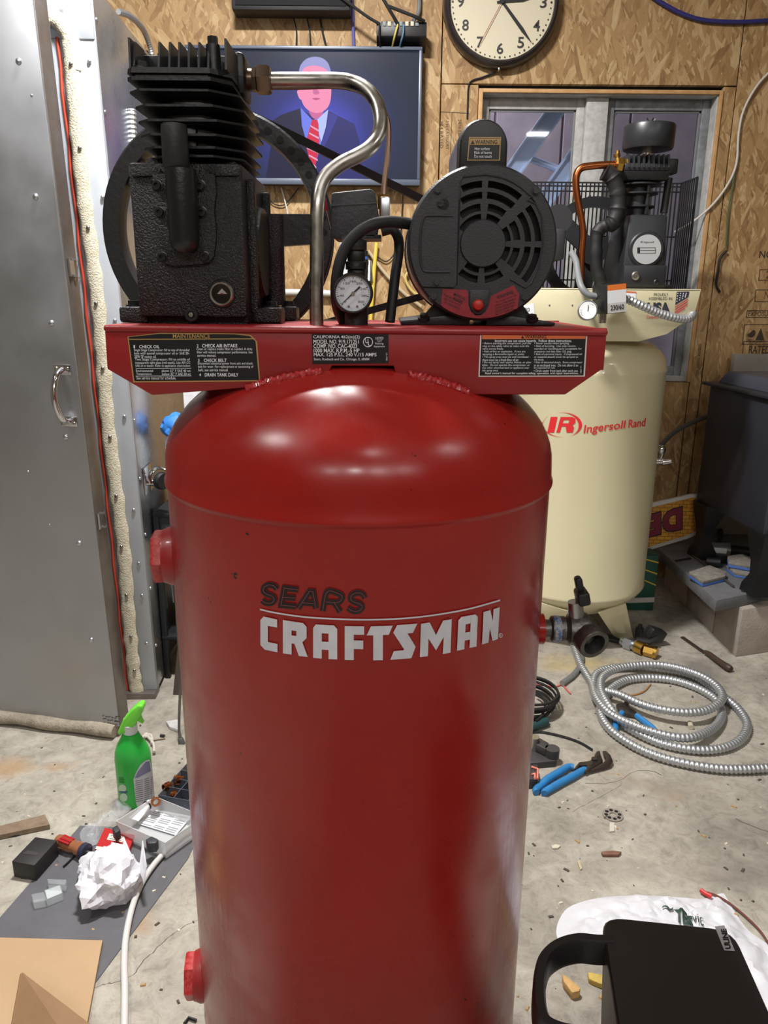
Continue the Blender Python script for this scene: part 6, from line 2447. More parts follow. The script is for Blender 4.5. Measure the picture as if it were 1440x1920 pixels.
cable('yellow_hook', [(775, 500, .02), (760, 520, .02), (772, 545, .02), (795, 560, .02)], .006, mk('pale_yellow', (200, 180, 110), .5), 'pale yellow looped cord behind the left of the red compressor motor', 'cord')
ow = thing('outlet_box', 'grey outlet box with plugs on the wall behind the pressure gauge', 'outlet box', PY(660, 520, YF))
b = MB()
p = PY(657, 500, YF - .03)
b.box((p.x, YF - .025, p.z), (.09, .05, .19), bev=.004)
b.build('box', mk('outlet_grey', (160, 162, 164), .45), ow)
for dz in (.035, -.035):
    b = MB()
    b.box((p.x - .01, YF - .052, p.z + dz), (.04, .006, .045), bev=.003)
    b.build('socket', mk('outlet_pale', (204, 206, 208), .45), ow)
b = MB()
q0 = PY(683, 470, YF - .05)
q1 = PY(681, 560, YF - .05)
b.tube([q0, q0.lerp(q1, .5), q1], .016, 10)
b.build('plug_lead', BLKR, ow)
b = MB()
b.cyl(q0.lerp(q1, .12), q0.lerp(q1, .18), .0175, n=12)
b.build('blue_ring', mk('ring_blue', (60, 100, 180), .4), ow)
b = MB()
q = PY(692, 515, YF - .04)
b.cyl(q + Vector((0, .03, .05)), q + Vector((0, .0, -.03)), .02, .017, n=14)
b.build('chrome_fitting', ZINC, ow)

# conduits up the wall at the left and at the oven's top
def flex(name, px, Y, r0_, r1_, pitch, label):
    P_, r_ = rings([PY(x, y, Y_) for x, y, Y_ in px], r0_, r1_, pitch)
    bb = MB()
    bb.tube(P_, r_, 8)
    o_ = bb.build(name, CONDUIT)
    tag(o_, label, 'conduit')


flex('wall_conduit', [(222, 22, 3.0), (240, 28, 3.1), (258, 42, 3.2), (272, 62, 3.3), (283, 95, 3.37), (290, 140, 3.38)], 0, .009, .0115, .011, 'thin armoured conduit arching from the oven top to the wall')
flex('wall_conduit', [(247, 205, 2.56), (248, 240, 2.56), (252, 300, 2.56), (262, 420, 2.56), (277, 600, 2.56)], 0, .0115, .0145, .013, 'straight armoured conduit standing beside the oven flank behind the pump')

# ================================================================== hearth and stove
SLAB = mk('grey_slate_slab', (104, 104, 106), .6, bump=(90, .3), var=(12, (88, 88, 90), .2))
BLOCK = mk('concrete_block', (168, 158, 148), .85, bump=(120, .4), var=(14, (150, 140, 130), .2))
hz = .235
hr = thing('stove_hearth', 'grey stone hearth slab raised on concrete blocks under the stove', 'hearth', PZ(1380, 1232, 0))
sc0, sc1, sc2 = PZ(1343, 1126, hz), PZ(1222, 1012, hz), PZ(1440, 1105, hz)
fd_ = (sc2 - sc0).normalized()
sc3 = sc0 + fd_ * 0.95
bk = 3.36
tl = Vector((sc1.x - (bk - sc1.y) * .12, bk, hz))
b = MB()
b.prism([Vector((p.x, p.y, hz - .045)) for p in (sc0, sc3, Vector((sc3.x, bk, 0)), tl)], (0, 0, .045), bev=.004)
b.build('slab', SLAB, hr)
b = MB()
q = [PZ(1265, 1050, hz + .003), PZ(1295, 1045, hz + .003), PZ(1296, 1048, hz + .003), PZ(1266, 1053, hz + .003)]
b.poly(q)
b.build('slab_slot', DARK, hr)
f0 = PZ(1379, 1232, 0)
f1 = PZ(1440, 1223, 0)
fdir = (f1 - f0).normalized()
bdir = (Vector((tl.x, tl.y, 0)) - Vector((sc0.x, sc0.y, 0))).normalized()
zt_b = hz - .046
for k in range(2):
    L_ = .42
    a = f0 + fdir * (k * (L_ + .006))
    b = MB()
    b.hexa([a, a + fdir * L_, a + fdir * L_ + bdir * .2, a + bdir * .2] + [p + Vector((0, 0, zt_b)) for p in (a, a + fdir * L_, a + fdir * L_ + bdir * .2, a + bdir * .2)], bev=.004)
    b.build('block', BLOCK, hr)
for k in range(2):
    a = f0 + bdir * (.206 + k * .27)
    b = MB()
    b.hexa([a, a + fdir * .19, a + fdir * .19 + bdir * .262, a + bdir * .262] + [p + Vector((0, 0, zt_b)) for p in (a, a + fdir * .19, a + fdir * .19 + bdir * .262, a + bdir * .262)], bev=.004)
    b.build('block', BLOCK, hr)

STV = mk('stove_blue_black', (44, 46, 54), .5, .2, bump=(200, .1), var=(5, (36, 37, 44), .25))
c1 = PY(1428, 1003, 2.60)
c2 = PZ(1305, 938, c1.z)
zt1 = PY(1430, 752, 2.60).z
sd = Vector((c2.x - c1.x, c2.y - c1.y, 0))
sdl = sd.length
sd.normalize()
pn = Vector((sd.y, -sd.x, 0))
if pn.x < 0:
    pn = -pn
st = thing('wood_stove', 'black steel wood stove on cast legs at the right edge', 'stove', (c1.x + .2, c1.y + .2, hz))
b = MB()
W_ = .55
base = [c1, c1 + pn * W_, c1 + pn * W_ + sd * sdl, c1 + sd * sdl]
b.hexa([Vector((p.x, p.y, c1.z)) for p in base] + [Vector((p.x, p.y, zt1)) for p in base], bev=.006)
b.build('firebox', STV, st)
b = MB()
bb_ = [c1 - sd * .02 - pn * .02, c1 + pn * W_ - sd * .02, c1 + pn * W_ + sd * (sdl + .03), c1 + sd * (sdl + .03) - pn * .02]
b.hexa([Vector((p.x, p.y, zt1)) for p in bb_] + [Vector((p.x, p.y, zt1 + .012)) for p in bb_], bev=.003)
b.build('top_plate', STV, st)
b = MB()
e_ = [c1 + sd * .10 + pn * .03, c1 + pn * W_ + sd * .10, c1 + pn * W_ + sd * (sdl - .0), c1 + sd * (sdl) + pn * .03]
m_ = [c1 + sd * .16 + pn * .05, c1 + pn * W_ + sd * .16, c1 + pn * W_ + sd * (sdl - .03), c1 + sd * (sdl - .03) + pn * .05]
b.hexa([Vector((p.x, p.y, zt1 + .012)) for p in e_] + [Vector((p.x, p.y, zt1 + .058)) for p in m_], bev=.004)
b.build('top_step', mk('stove_top_grey', (66, 68, 76), .45, .3), st)
b = MB()
b.ribbon([Vector((c1.x, c1.y, c1.z)) + pn * .012 - sd * .001, Vector((c1.x, c1.y, zt1)) + pn * .012 - sd * .001], pn * .014, sd * .006)
b.build('corner_trim', mk('stove_trim', (74, 76, 84), .4, .4), st)
b = MB()
b.hexa([Vector((p.x, p.y, c1.z + .03)) for p in (c1 + pn * .06 - sd * .012, c1 + pn * .5 - sd * .012, c1 + pn * .5, c1 + pn * .06)] + [Vector((p.x, p.y, zt1 - .05)) for p in (c1 + pn * .06 - sd * .012, c1 + pn * .5 - sd * .012, c1 + pn * .5, c1 + pn * .06)], bev=.003)
b.build('door', STV, st)
lf = PZ(1418, 1112, hz)
for (bx, by) in ((lf.x, lf.y), (lf.x + sd.x * sdl * .85, lf.y + sd.y * sdl * .85), (lf.x + pn.x * .5, lf.y + pn.y * .5)):
    b = MB()
    def ring_(cx_, cy_, w0, d0, z):
        return [Vector((cx_, cy_, z)) + pn * a - sd * c for a, c in ((-w0, -d0), (w0, -d0), (w0, d0), (-w0, d0))]
    rs = [ring_(bx, by, .04, .045, hz), ring_(bx, by, .038, .04, hz + .03), ring_(bx, by, .022, .024, hz + .07), ring_(bx, by, .024, .026, hz + .12), ring_(bx + pn.x * .01, by + pn.y * .01, .042, .05, c1.z - .03), ring_(bx + pn.x * .01, by + pn.y * .01, .045, .055, c1.z + .003)]
    loft(b, rs)
    b.build('leg', IRONS, st)
# cement board behind the stove
b = MB()
x0_ = PY(1376, 680, 3.33).x
z1_ = PY(1400, 664, 3.33).z
b.box((x0_ + .5, 3.345, (z1_ + hz) / 2), (1.0, .03, z1_ - hz), bev=.003)
tag(b.build('heat_shield', mk('cement_board', (170, 166, 158), .8, var=(20, (156, 152, 144), .2))), 'pale grey cement heat shield on the wall behind the stove', 'heat shield')
# sign leaning, lettering upside down
YSg = 3.10
sg_ = thing('painted_sign', 'yellow sign with upside down maroon letters leaning behind the stove hearth', 'sign', PY(1215, 1035, YSg))
SGs = lambda dy: (lambda x, y: PY(x, y, YSg - dy))
b = MB()
op = [(1196, 950), (1240, 940), (1298, 927), (1318, 929), (1333, 948), (1332, 975), (1322, 996), (1290, 1010), (1216, 1032), (1198, 1020)]
cat2 = lambda P: [(p.x, p.y) for p in cat([Vector((x, y, 0)) for x, y in P], 3, True)]
b.prism([SGs(0)(*p) for p in op], (0, .015, 0), bev=.001)
sgn = b.build('board', mk('sign_white_edge', (190, 186, 178), .55), sg_)
b = MB()
b.poly([SGs(.001)(*p) for p in [(1198, 956), (1240, 947), (1298, 933), (1314, 935), (1326, 950), (1326, 974), (1316, 990), (1288, 1004), (1214, 1026), (1200, 1015)]])
YEL = bpy.data.materials.new('sign_yellow_brick')
YEL.use_nodes = True
N, L = YEL.node_tree.nodes, YEL.node_tree.links
bt = N.new('ShaderNodeTexBrick')
bt.inputs['Color1'].default_value = lin((206, 152, 52))
bt.inputs['Color2'].default_value = lin((186, 130, 44))
bt.inputs['Mortar'].default_value = lin((120, 78, 34))
bt.inputs['Scale'].default_value = 16
geo = N.new('ShaderNodeNewGeometry')
mp = N.new('ShaderNodeMapping')
mp.inputs['Rotation'].default_value = (R(90), 0, 0)
L.new(geo.outputs['Position'], mp.inputs['Vector'])
L.new(mp.outputs[0], bt.inputs['Vector'])
L.new(bt.outputs['Color'], N['Principled BSDF'].inputs['Base Color'])
b.build('brick_print', YEL, sg_)
b = MB()
def sgl(x, y):
    return SGs(.0022)(x, y - (x - 1240) * .24)
def sgl2(x, y):
    return SGs(.003)(x, y - (x - 1240) * .24)
for t, x0_, x1_ in (('D', 1242, 1279), ('E', 1212, 1239), ('L', 1186, 1208)):
    b.text(t, (x0_ - 1.5, 958, x1_ + 1.5, 1003), sgl, 1, rot=180, bold=.085)
    b.text(t, (x0_, 960, x1_, 1001), sgl2, 0, rot=180, bold=.06)
b.build('lettering', [mk('sign_maroon', (112, 28, 50), .5), mk('sign_black', (26, 22, 24), .5)], sg_)
# striped green package below the sign
gp = PZ(1215, 1105, 0)
gs_ = thing('green_package', 'green package with yellow stripes on the floor between cream tank and hearth', 'package', (PY(1218, 1100, 3.05).x, 3.05, 0))
yy_ = 3.0
b = MB()
A_, B_, C_, D_ = PY(1192, 1050, yy_), PY(1236, 1042, yy_), PY(1236, 1108, yy_), PY(1192, 1106, yy_)
zt2 = max(A_.z, B_.z)
xL, xR = A_.x - .02, B_.x
b.box(((xL + xR) / 2, yy_ + .05, zt2 / 2 + .0), (xR - xL, .1, zt2), bev=.004)
b.build('pack', mk('pack_green', (28, 74, 62), .5), gs_)
for i in range(3):
    b = MB()
    z = zt2 - .03 - .045 * i
    b.ribbon([(xL, yy_ - .001, z + .02), ((xL + xR) / 2, yy_ - .001, z + .015), (xR, yy_ - .001, z - .005 * i)], (0, .001, 0), (0, 0, .006))
    b.build('yellow_stripe', mk('pack_yellow', (190, 164, 60), .5), gs_)
b = MB()
b.ribbon([(xL, yy_ - .0015, .045), (xR, yy_ - .0015, .05)], (0, .001, 0), (0, 0, .022))
b.build('white_band', mk('pack_white', (180, 176, 170), .5), gs_)

# things lying on the hearth
def hp(px, z):
    return [PZ(x, y, z) for x, y in px]


PADG = mk('pad_grey_grit', (104, 98, 92), .9, bump=(300, .5), var=(60, (140, 134, 124), .2))
PADB = mk('pad_blue', (70, 104, 168), .6)


def pad(px, z0, h1, h2, label):
    z1_ = z0 + h1 + h2
    P = hp(px, z1_)
    t = thing('sanding_block', label, 'sanding block', Vector((P[0].x, P[0].y, z0)), 'sanding blocks on the hearth')
    bb = MB()
    bb.prism([Vector((p.x, p.y, z0)) for p in P], (0, 0, h1), bev=.002)
    bb.build('foam', PADB, t)
    bb = MB()
    bb.prism([Vector((p.x, p.y, z0 + h1)) for p in P], (0, 0, h2), bev=.002)
    bb.build('grit_face', PADG, t)


pad([(1292, 1072), (1330, 1059), (1362, 1072), (1360, 1080), (1318, 1090)], hz, .012, .012, 'front left blue and grey sanding block on the hearth slab')
pad([(1362, 1060), (1385, 1056), (1412, 1068), (1410, 1078), (1378, 1072)], hz, .010, .012, 'flat sanding block underneath another beside the stove leg')
pad([(1364, 1042), (1392, 1038), (1418, 1048), (1412, 1062), (1366, 1054)], hz + .024, .012, .010, 'sanding block lying on top of another beside the stove leg')
b = MB()
rod = hp([(1298, 1040), (1340, 1072), (1376, 1100)], hz + .006)
b.tube(rod, .0045, 8)
tag(b.build('steel_rod', mk('dull_rod', (110, 104, 98), .4, .7)), 'thin steel rod lying across the hearth slab', 'rod')
dg = thing('die_grinder', 'silver bodied power tool lying on the hearth under the stove', 'power tool', PZ(1345, 1035, hz))
b = MB()
a, c = PZ(1300, 1027, hz + .03), PZ(1390, 1033, hz + .03)
b.cyl(a, a.lerp(c, .35), .016, .026, n=16)
b.cyl(a.lerp(c, .3), a.lerp(c, .75), .028, n=20)
b.build('body', mk('tool_silver', (178, 178, 176), .3, .8), dg)
b = MB()
b.cyl(a.lerp(c, .72), c + (c - a) * .25, .024, .018, n=16)
b.cyl(a.lerp(c, .55) + Vector((0, .02, -.012)), a.lerp(c, .6) + Vector((.02, .09, -.01)), .018, n=12)
b.build('grip', BLK, dg)
b = MB()
u = (c - a).normalized()
p = a.lerp(c, .5) + Vector((0, -.029, .004))
b.box(p, (.05, .003, .022), rot=math.atan2(u.y, u.x), bev=.0005)
b.build('plate', WHITE, dg)
b = MB()
b.cyl(PZ(1324, 1052, hz + .02), PZ(1350, 1055, hz + .02), .019, n=16)
b.cyl(PZ(1345, 1050, hz + .02), PZ(1382, 1046, hz + .02), .014, n=12)
tag(b.build('black_grip_tool', BLK), 'stubby black tool lying in front of the silver power tool', 'tool')
b = MB()
pts = hp([(1318, 1002), (1340, 985), (1352, 1000), (1340, 1030), (1325, 1020)], hz + .02)
b.tube(cat(pts, 4), .011, 8)
tag(b.build('black_strap', BLKR), 'black looped strap on the hearth beneath the stove', 'strap')
b = MB()
w_ = PZ(1398, 1109, hz + .002)
b.lathe([(.006, 0), (.016, 0), (.016, .003), (.006, .003), (.006, 0)], (w_.x, w_.y, hz), n=20, cap=False)
tag(b.build('washer', STEEL), 'small steel washer on the hearth slab near the stove leg', 'washer')

# ================================================================== things on the floor, right
P0 = lambda x, y, z=0.0: PZ(x, y, z)
cc6 = lambda pts: [(960 + x / 3.0, 1040 + y / 3.0) for x, y in pts]
# armoured conduit coil
cr = .0108
S1 = [(345, 505), (385, 615), (445, 720), (470, 800), (540, 885), (650, 945), (800, 1000), (950, 1030), (1060, 1015), (1150, 960), (1180, 890), (1140, 810), (1030, 745), (900, 705), (770, 693), (650, 705), (570, 745), (525, 800), (495, 880), (540, 970), (640, 1050), (780, 1120), (950, 1170), (1150, 1203), (1300, 1207), (1480, 1198)]
Z1 = [.02, .014, .016, .034, .036, .036, .036, .034, .03, .02, .014, .014, .014, .014, .014, .014, .014, .014, .014, .014, .014, .014, .014, .014, .014, .014]
S2 = [(525, 765), (600, 785), (720, 838), (850, 873), (1000, 888), (1110, 868), (1180, 815), (1165, 755), (1080, 690), (960, 645), (830, 620), (700, 622), (580, 645), (510, 690), (500, 760), (545, 850), (640, 960), (800, 1048), (950, 1088), (1100, 1100), (1220, 1078), (1300, 1025), (1322, 950), (1270, 865), (1180, 790), (1060, 700), (930, 658), (760, 636), (600, 632), (490, 660), (458, 720), (480, 800)]
Z2 = [.036, .038, .04, .042, .042, .042, .045, .045, .045, .045, .042, .04, .04, .04, .04, .04, .02, .014, .014, .014, .014, .014, .014, .014, .022, .02, .018, .018, .018, .018, .018, .014]
b = MB()
for S_, Z_ in ((S1, Z1), (S2, Z2)):
    P_, r_ = rings([PZ(x, y, z) for (x, y), z in zip(cc6(S_), Z_)], .0112, .0142, .0125)
    b.tube(P_, r_, 8)
tag(b.build('conduit_coil', CONDUIT, angle=60), 'coil of shiny armoured conduit lying on the floor at the right', 'conduit')
cs = thing('conduit_offcut', 'short grey conduit offcut with red wires beside the conduit coil', 'conduit', P0(1085, 1250))
b = MB()
P_, r_ = rings([PZ(x, y, .012) for x, y in cc6([(388, 530), (392, 595), (355, 665), (282, 724)])], .0085, .0098, .01)
b.tube(P_, r_, 8)
b.build('sleeve', mk('conduit_grey', (150, 152, 152), .4, .6), cs)
RW = mk('wire_red', (206, 92, 84), .5)
for pts in ([(282, 724), (300, 750), (330, 782)], [(282, 728), (240, 742), (190, 735), (140, 728)]):
    b = MB()
    b.tube(cat([PZ(x, y, .004) for x, y in cc6(pts)], 4), .0022, 6)
    b.build('wire', RW, cs)

# tongue and groove pliers
c7 = lambda pts: [(980 + x / 7.2, 1260 + y / 7.2) for x, y in pts]
JAW = mk('plier_steel', (92, 84, 80), .4, .8, var=(60, (70, 62, 58), .2))
HBL = mk('plier_blue', (48, 128, 188), .45, var=(40, (40, 112, 170), .2))


def floorpoly(name, px, z0, z1, mat, parent, bev=.002):
    bb = MB()
    P = [PZ(x, y, z1) for x, y in px]
    bb.prism([Vector((p.x, p.y, z0)) for p in P], (0, 0, z1 - z0), 0, bev)
    return bb.build(name, mat, parent)


pl = thing('slip_joint_pliers', 'large pliers with blue grips lying on the floor below the conduit coil', 'pliers', P0(1070, 1450))
floorpoly('lower_jaw', c7([(700, 1290), (760, 1215), (905, 1195), (960, 1150), (985, 1085), (1015, 1060), (1045, 1062), (1052, 1110), (1085, 1190), (1040, 1235), (900, 1320), (850, 1345), (820, 1300), (880, 1255), (770, 1255), (720, 1310)]), .006, .016, JAW, pl)
floorpoly('upper_jaw', c7([(1080, 1060), (1130, 1062), (1190, 1120), (1222, 1200), (1190, 1250), (1100, 1280), (900, 1330), (960, 1270), (1090, 1215), (1130, 1170), (1100, 1120)]), .004, .014, JAW, pl)
b = MB()
pc_ = PZ(980 + 965 / 7.2, 1260 + 1190 / 7.2, .014)
b.cyl(pc_, pc_ + Vector((0, 0, .006)), .008, n=14)
b.build('pivot_bolt', JAW, pl)
for pts in ([(690, 1285), (620, 1280), (500, 1350), (330, 1455), (270, 1510), (180, 1590), (190, 1625)], [(860, 1325), (820, 1325), (700, 1395), (520, 1490), (400, 1560), (300, 1620), (290, 1640)]):
    q = cat([PZ(x, y, .010) for x, y in c7(pts)], 4)
    b = MB()
    b.tube(q, [.0085 + .0022 * math.sin(math.pi * min(1, i / len(q))) for i in range(len(q))], 10)
    b.build('grip', HBL, pl)
p2 = thing('wire_pliers', 'dark pliers with blue grips lying inside the conduit coil', 'pliers', P0(1190, 1345))
floorpoly('jaw', cc6([(585, 840), (630, 830), (640, 795), (655, 800), (655, 850), (700, 880), (705, 905), (650, 895), (610, 890)]), .003, .015, JAW, p2)
b = MB()
b.tube(cat([PZ(x, y, .011) for x, y in cc6([(700, 905), (740, 935), (790, 975), (810, 1000)])], 4), .0095, 8)
b.build('grip', HBL, p2)
b = MB()
b.tube(cat([PZ(x, y, .011) for x, y in cc6([(620, 890), (590, 930), (580, 990), (582, 1010)])], 4), .0095, 8)
b.build('grip', HBL, p2)
b = MB()
b.tube(cat([PZ(x, y, .003) for x, y in cc6([(610, 790), (680, 790), (740, 770), (770, 740), (780, 730)])], 4), .003, 6)
tag(b.build('dry_twig', mk('twig_brown', (150, 112, 70), .8)), 'thin dry brown twig inside the conduit coil', 'twig')
b = MB()
b.tube([PZ(x, y, .008) for x, y in cc6([(1000, 945), (1008, 972)])], .008, 10)
tag(b.build('wire_connector', mk('connector_pale', (190, 180, 160), .5)), 'small pale connector on the floor inside the conduit coil', 'connector')

# scraper
sc_ = thing('paint_scraper', 'long file with dark wooden handle lying on the floor by the hearth', 'file', P0(1330, 1230))
floorpoly('blade', cc6([(948, 462), (965, 458), (1060, 525), (1085, 540), (1078, 552), (1045, 530)]), .002, .006, mk('blade_dark_steel', (96, 84, 76), .4, .7), sc_, .0008)
b = MB()
q = [PZ(x, y, .014) for x, y in cc6([(1082, 545), (1110, 560), (1150, 590), (1200, 625), (1232, 645)])]
b.tube(cat(q, 3), [.006, .008, .009, .010, .0105, .0105, .0105, .011, .0115, .0125, .0135, .013, .010], 10)
b.build('handle', mk('handle_dark_wood', (66, 50, 42), .5), sc_)
# brass valve lying on the floor
bv = thing('brass_valve', 'brass and steel valve fitting with black lever lying under the cream tank', 'valve', P0(1205, 1225))
b = MB()
pts = [PZ(x, y, .022) for x, y in cc6([(700, 515), (745, 535), (800, 550)])]
b.cyl(pts[0], pts[1], .024, n=16)
b.cyl(pts[1], pts[2], .021, n=6)
b.cyl(pts[2], pts[2] + (pts[2] - pts[1]) * .3, .024, .022, n=16)
b.build('body', BRASS, bv)
b = MB()
q = [PZ(x, y, .022) for x, y in cc6([(615, 485), (700, 515)])]
b.cyl(q[0], q[0].lerp(q[1], .3), .017, n=16)
b.cyl(q[0].lerp(q[1], .25), q[0].lerp(q[1], .75), .025, n=6)
b.cyl(q[0].lerp(q[1], .7), q[1], .019, n=16)
b.build('nipple', ZINC, bv)
b = MB()
b.cyl(q[1].lerp(pts[0], .0) - (q[1] - q[0]) * .08, q[1] + (q[1] - q[0]) * .06, .0212, n=16)
b.build('thread_tape', MATS['blue_tape'], bv)
b = MB()
l0 = PZ(*cc6([(800, 520)])[0], .03)
b.box(PZ(*cc6([(805, 445)])[0], .05), (.075, .04, .045), rot=Matrix.Rotation(R(25), 3, 'Y') @ Matrix.Rotation(R(20), 3, 'Z'), bev=.006)
b.tube([PZ(*cc6([(700, 480)])[0], .03), PZ(*cc6([(770, 490)])[0], .03), PZ(*cc6([(815, 470)])[0], .04)], .012, 8)
b.build('lever', BLK, bv)
b = MB()
a = PZ(*cc6([(715, 460)])[0], .02)
b.cyl(a, a + Vector((0, 0, .035)), .016, n=16)
b.cyl(a + Vector((0, 0, .035)), a + Vector((0, 0, .05)), .008, n=12)
b.build('bonnet', mk('valve_dark', (70, 70, 72), .4, .6), bv)
for k, pts in enumerate(([(600, 480), (540, 455), (470, 440), (410, 445)], [(605, 492), (540, 475), (470, 470), (420, 480)])):
    b = MB()
    b.tube(cat([PZ(x, y, .012) for x, y in cc6(pts)], 4), .0065, 8)
    b.build('black_lead', BLKR, bv)

# black cable coil, green handle, clamp, at the foot of the red tank
cb_ = MB()
for k in range(7):
    c = P0(985, 1325)
    rr_ = .085 + .004 * (k % 3)
    cb_.tube([Vector((c.x + rr_ * math.cos(R(a)) + .004 * k - .01, c.y + rr_ * 1.1 * math.sin(R(a)), .006 + .009 * k)) for a in range(0, 360, 15)], .0042, 6, closed=True)
cb_.tube(cat([PZ(x, y, .03) for x, y in c7([(170, 260), (240, 310), (300, 400), (300, 500), (240, 610), (180, 660)])], 4), .0042, 6)
tag(cb_.build('cable_coil', BLKR), 'coil of black cable on the floor peeking out behind the red tank', 'cable')
b = MB()
b.tube(cat([PZ(x, y, .014) for x, y in c7([(60, 770), (200, 715), (320, 670), (345, 670)])], 3), [.014] * 7 + [.014, .012, .008], 10)
tag(b.build('nut_driver', mk('handle_dark_green', (30, 62, 64), .5)), 'dark green tool handle lying below the black cable coil', 'tool')
b = MB()
b.tube(cat([PZ(x, y, .005) for x, y in c7([(100, 810), (260, 810), (440, 845), (640, 900), (800, 965), (940, 1050)])], 4), .0035, 6)
tag(b.build('black_wire', BLKR), 'single black wire curving over the floor above the blue pliers', 'wire')
cl_ = thing('bar_clamp', 'dark grey metal clamp with round knob at the foot of the red tank', 'clamp', P0(1020, 1420))
CLM = mk('clamp_grey', (70, 68, 68), .5, .3)
floorpoly('base', c7([(60, 1080), (180, 1010), (330, 1090), (465, 1100), (465, 1160), (440, 1200), (100, 1230)]), .0, .02, CLM, cl_)
floorpoly('jaw', c7([(60, 880), (180, 860), (355, 955), (350, 1010), (310, 1040), (130, 950)]), .02, .045, CLM, cl_)
b = MB()
k_ = PZ(*c7([(400, 1070)])[0], .035)
b.cyl(Vector((k_.x, k_.y, .018)), Vector((k_.x, k_.y, .045)), .020, n=20)
b.build('knob', CLM, cl_)
b = MB()
k_ = PZ(*c7([(150, 1000)])[0], .03)
b.cyl(Vector((k_.x, k_.y, .0)), Vector((k_.x, k_.y, .06)), .014, n=16)
b.build('screw_post', STEEL, cl_)
b = MB()
q = [PZ(x, y, .03) for x, y in c7([(60, 1260), (200, 1240), (215, 1330), (200, 1440), (60, 1450)])]
b.prism([Vector((p.x, p.y, 0)) for p in q], (0, 0, .03), bev=.002)
o = b.build('orange_clip_body', mk('clip_dark', (58, 50, 50), .5))
tag(o, 'small dark clip with coral outline beside the foot of the red tank', 'clip')
b = MB()
b.tube([PZ(x, y, .033) for x, y in c7([(120, 1280), (205, 1310), (200, 1440), (165, 1440), (165, 1370), (120, 1380)])], .003, 6)
b.build('coral_edge', mk('coral_plastic', (224, 130, 116), .5), o)

# litter
b = MB()
w_ = P0(1149, 1529)
b.lathe([(.008, 0), (.026, 0), (.026, .003), (.008, .003), (.008, 0)], (w_.x, w_.y, 0.0), n=24, cap=False)
ds_ = b.build('drilled_disc', mk('disc_grey', (140, 132, 124), .6))
tag(ds_, 'small grey disc with holes lying alone on the concrete floor', 'disc')
for k in range(8):
    a = R(45 * k)
    stud(ds_, 'disc_hole', Vector((w_.x + .017 * math.cos(a), w_.y + .017 * math.sin(a), .003)), (0, 0, 1), .0048, 'hole', DARK)
b = MB()
b.fprism([(1143, 1542), (1152, 1542), (1152, 1558), (1143, 1559)], 0, .004)
tag(b.build('pale_scrap', mk('scrap_pale', (196, 188, 176), .7)), 'pale rectangular scrap just below the drilled disc', 'scrap')


def chip(px, h, col, label, name='wood_chip', cat_='wood chip', group=None):
    bb = MB()
    P = [PZ(x, y, h) for x, y in px]
    bb.prism([Vector((p.x, p.y, 0)) for p in P], (0, 0, h), bev=min(.002, h * .3))
    o_ = bb.build(name, mk('chip_%d_%d_%d' % col, col, .75, var=(50, tuple(int(c * .85) for c in col), .2)))
    tag(o_, label, cat_, group)


chip([(1054, 1826), (1060, 1828), (1072, 1837), (1089, 1852), (1086, 1858), (1073, 1861), (1057, 1840)], .018, (214, 172, 110), 'tan wood chip on the floor inside the black loop handle')
chip([(1102, 1822), (1136, 1828), (1136, 1846), (1125, 1844), (1110, 1838), (1104, 1834)], .012, (206, 178, 86), 'yellow wood chip on the floor beside the black plastic cart')
chip([(1127, 1596), (1148, 1594), (1166, 1596), (1160, 1602), (1130, 1602)], .008, (132, 92, 76), 'brown leaf like chip on the floor right of the red tank', 'brown_chip', 'chip')
chip([(1033, 1585), (1042, 1582), (1052, 1585), (1046, 1590), (1036, 1590)], .004, (214, 204, 186), 'tiny pale chip beside the lower right of the red tank', 'pale_chip', 'chip')
chip([(1082, 1614), (1087, 1612), (1092, 1628), (1088, 1630)], .004, (206, 190, 158), 'narrow pale sliver on the floor right of the red tank', 'pale_sliver', 'sliver')
# scattered specks of sawdust and grit, far too many to count
rnd = random.Random(11)
b = MB()
for k in range(420):
    x, y = rnd.uniform(0, 1440), rnd.uniform(1260, 1915)
    p = PZ(x, y, 0)
    if 1.4 > p.y > .75 and abs(p.x - XC) < .27:
        continue
    s_ = rnd.uniform(.0008, .0032)
    a = rnd.uniform(0, 6.28)
    u = Vector((math.cos(a), math.sin(a), 0)) * s_ * rnd.uniform(1, 2.6)
    v = Vector((-math.sin(a), math.cos(a), 0)) * s_
    mi = rnd.choice((0, 0, 1, 2))
    b.hexa([p - u - v, p + u - v, p + u + v, p - u + v] + [q_ + Vector((0, 0, s_)) for q_ in (p - u * .7 - v * .7, p + u * .8 - v * .6, p + u * .6 + v * .8, p - u * .7 + v * .7)], mi)
tag(b.build('floor_grit', [mk('grit_dark', (84, 76, 68), .9), mk('grit_pale', (206, 198, 182), .8), mk('grit_tan', (170, 140, 98), .8)]), 'scattered grit and sawdust specks over the concrete floor', 'grit', kind='stuff')

# red probe lead near the bag
b = MB()
b.tube(cat([PZ(x, y, .006) for x, y in ((1322, 1672), (1345, 1680), (1370, 1695), (1400, 1720), (1425, 1745), (1445, 1775))], 4), .0022, 6)
ld = b.build('test_lead', mk('lead_brown_red', (110, 62, 54), .5))
tag(ld, 'thin test lead with red tip curving behind the white plastic bag', 'lead')
b = MB()
b.tube([PZ(x, y, .008) for x, y in ((1314, 1669), (1322, 1675), (1334, 1681))], .005, 8)
b.build('red_tip', mk('tip_red', (200, 36, 36), .4), ld)

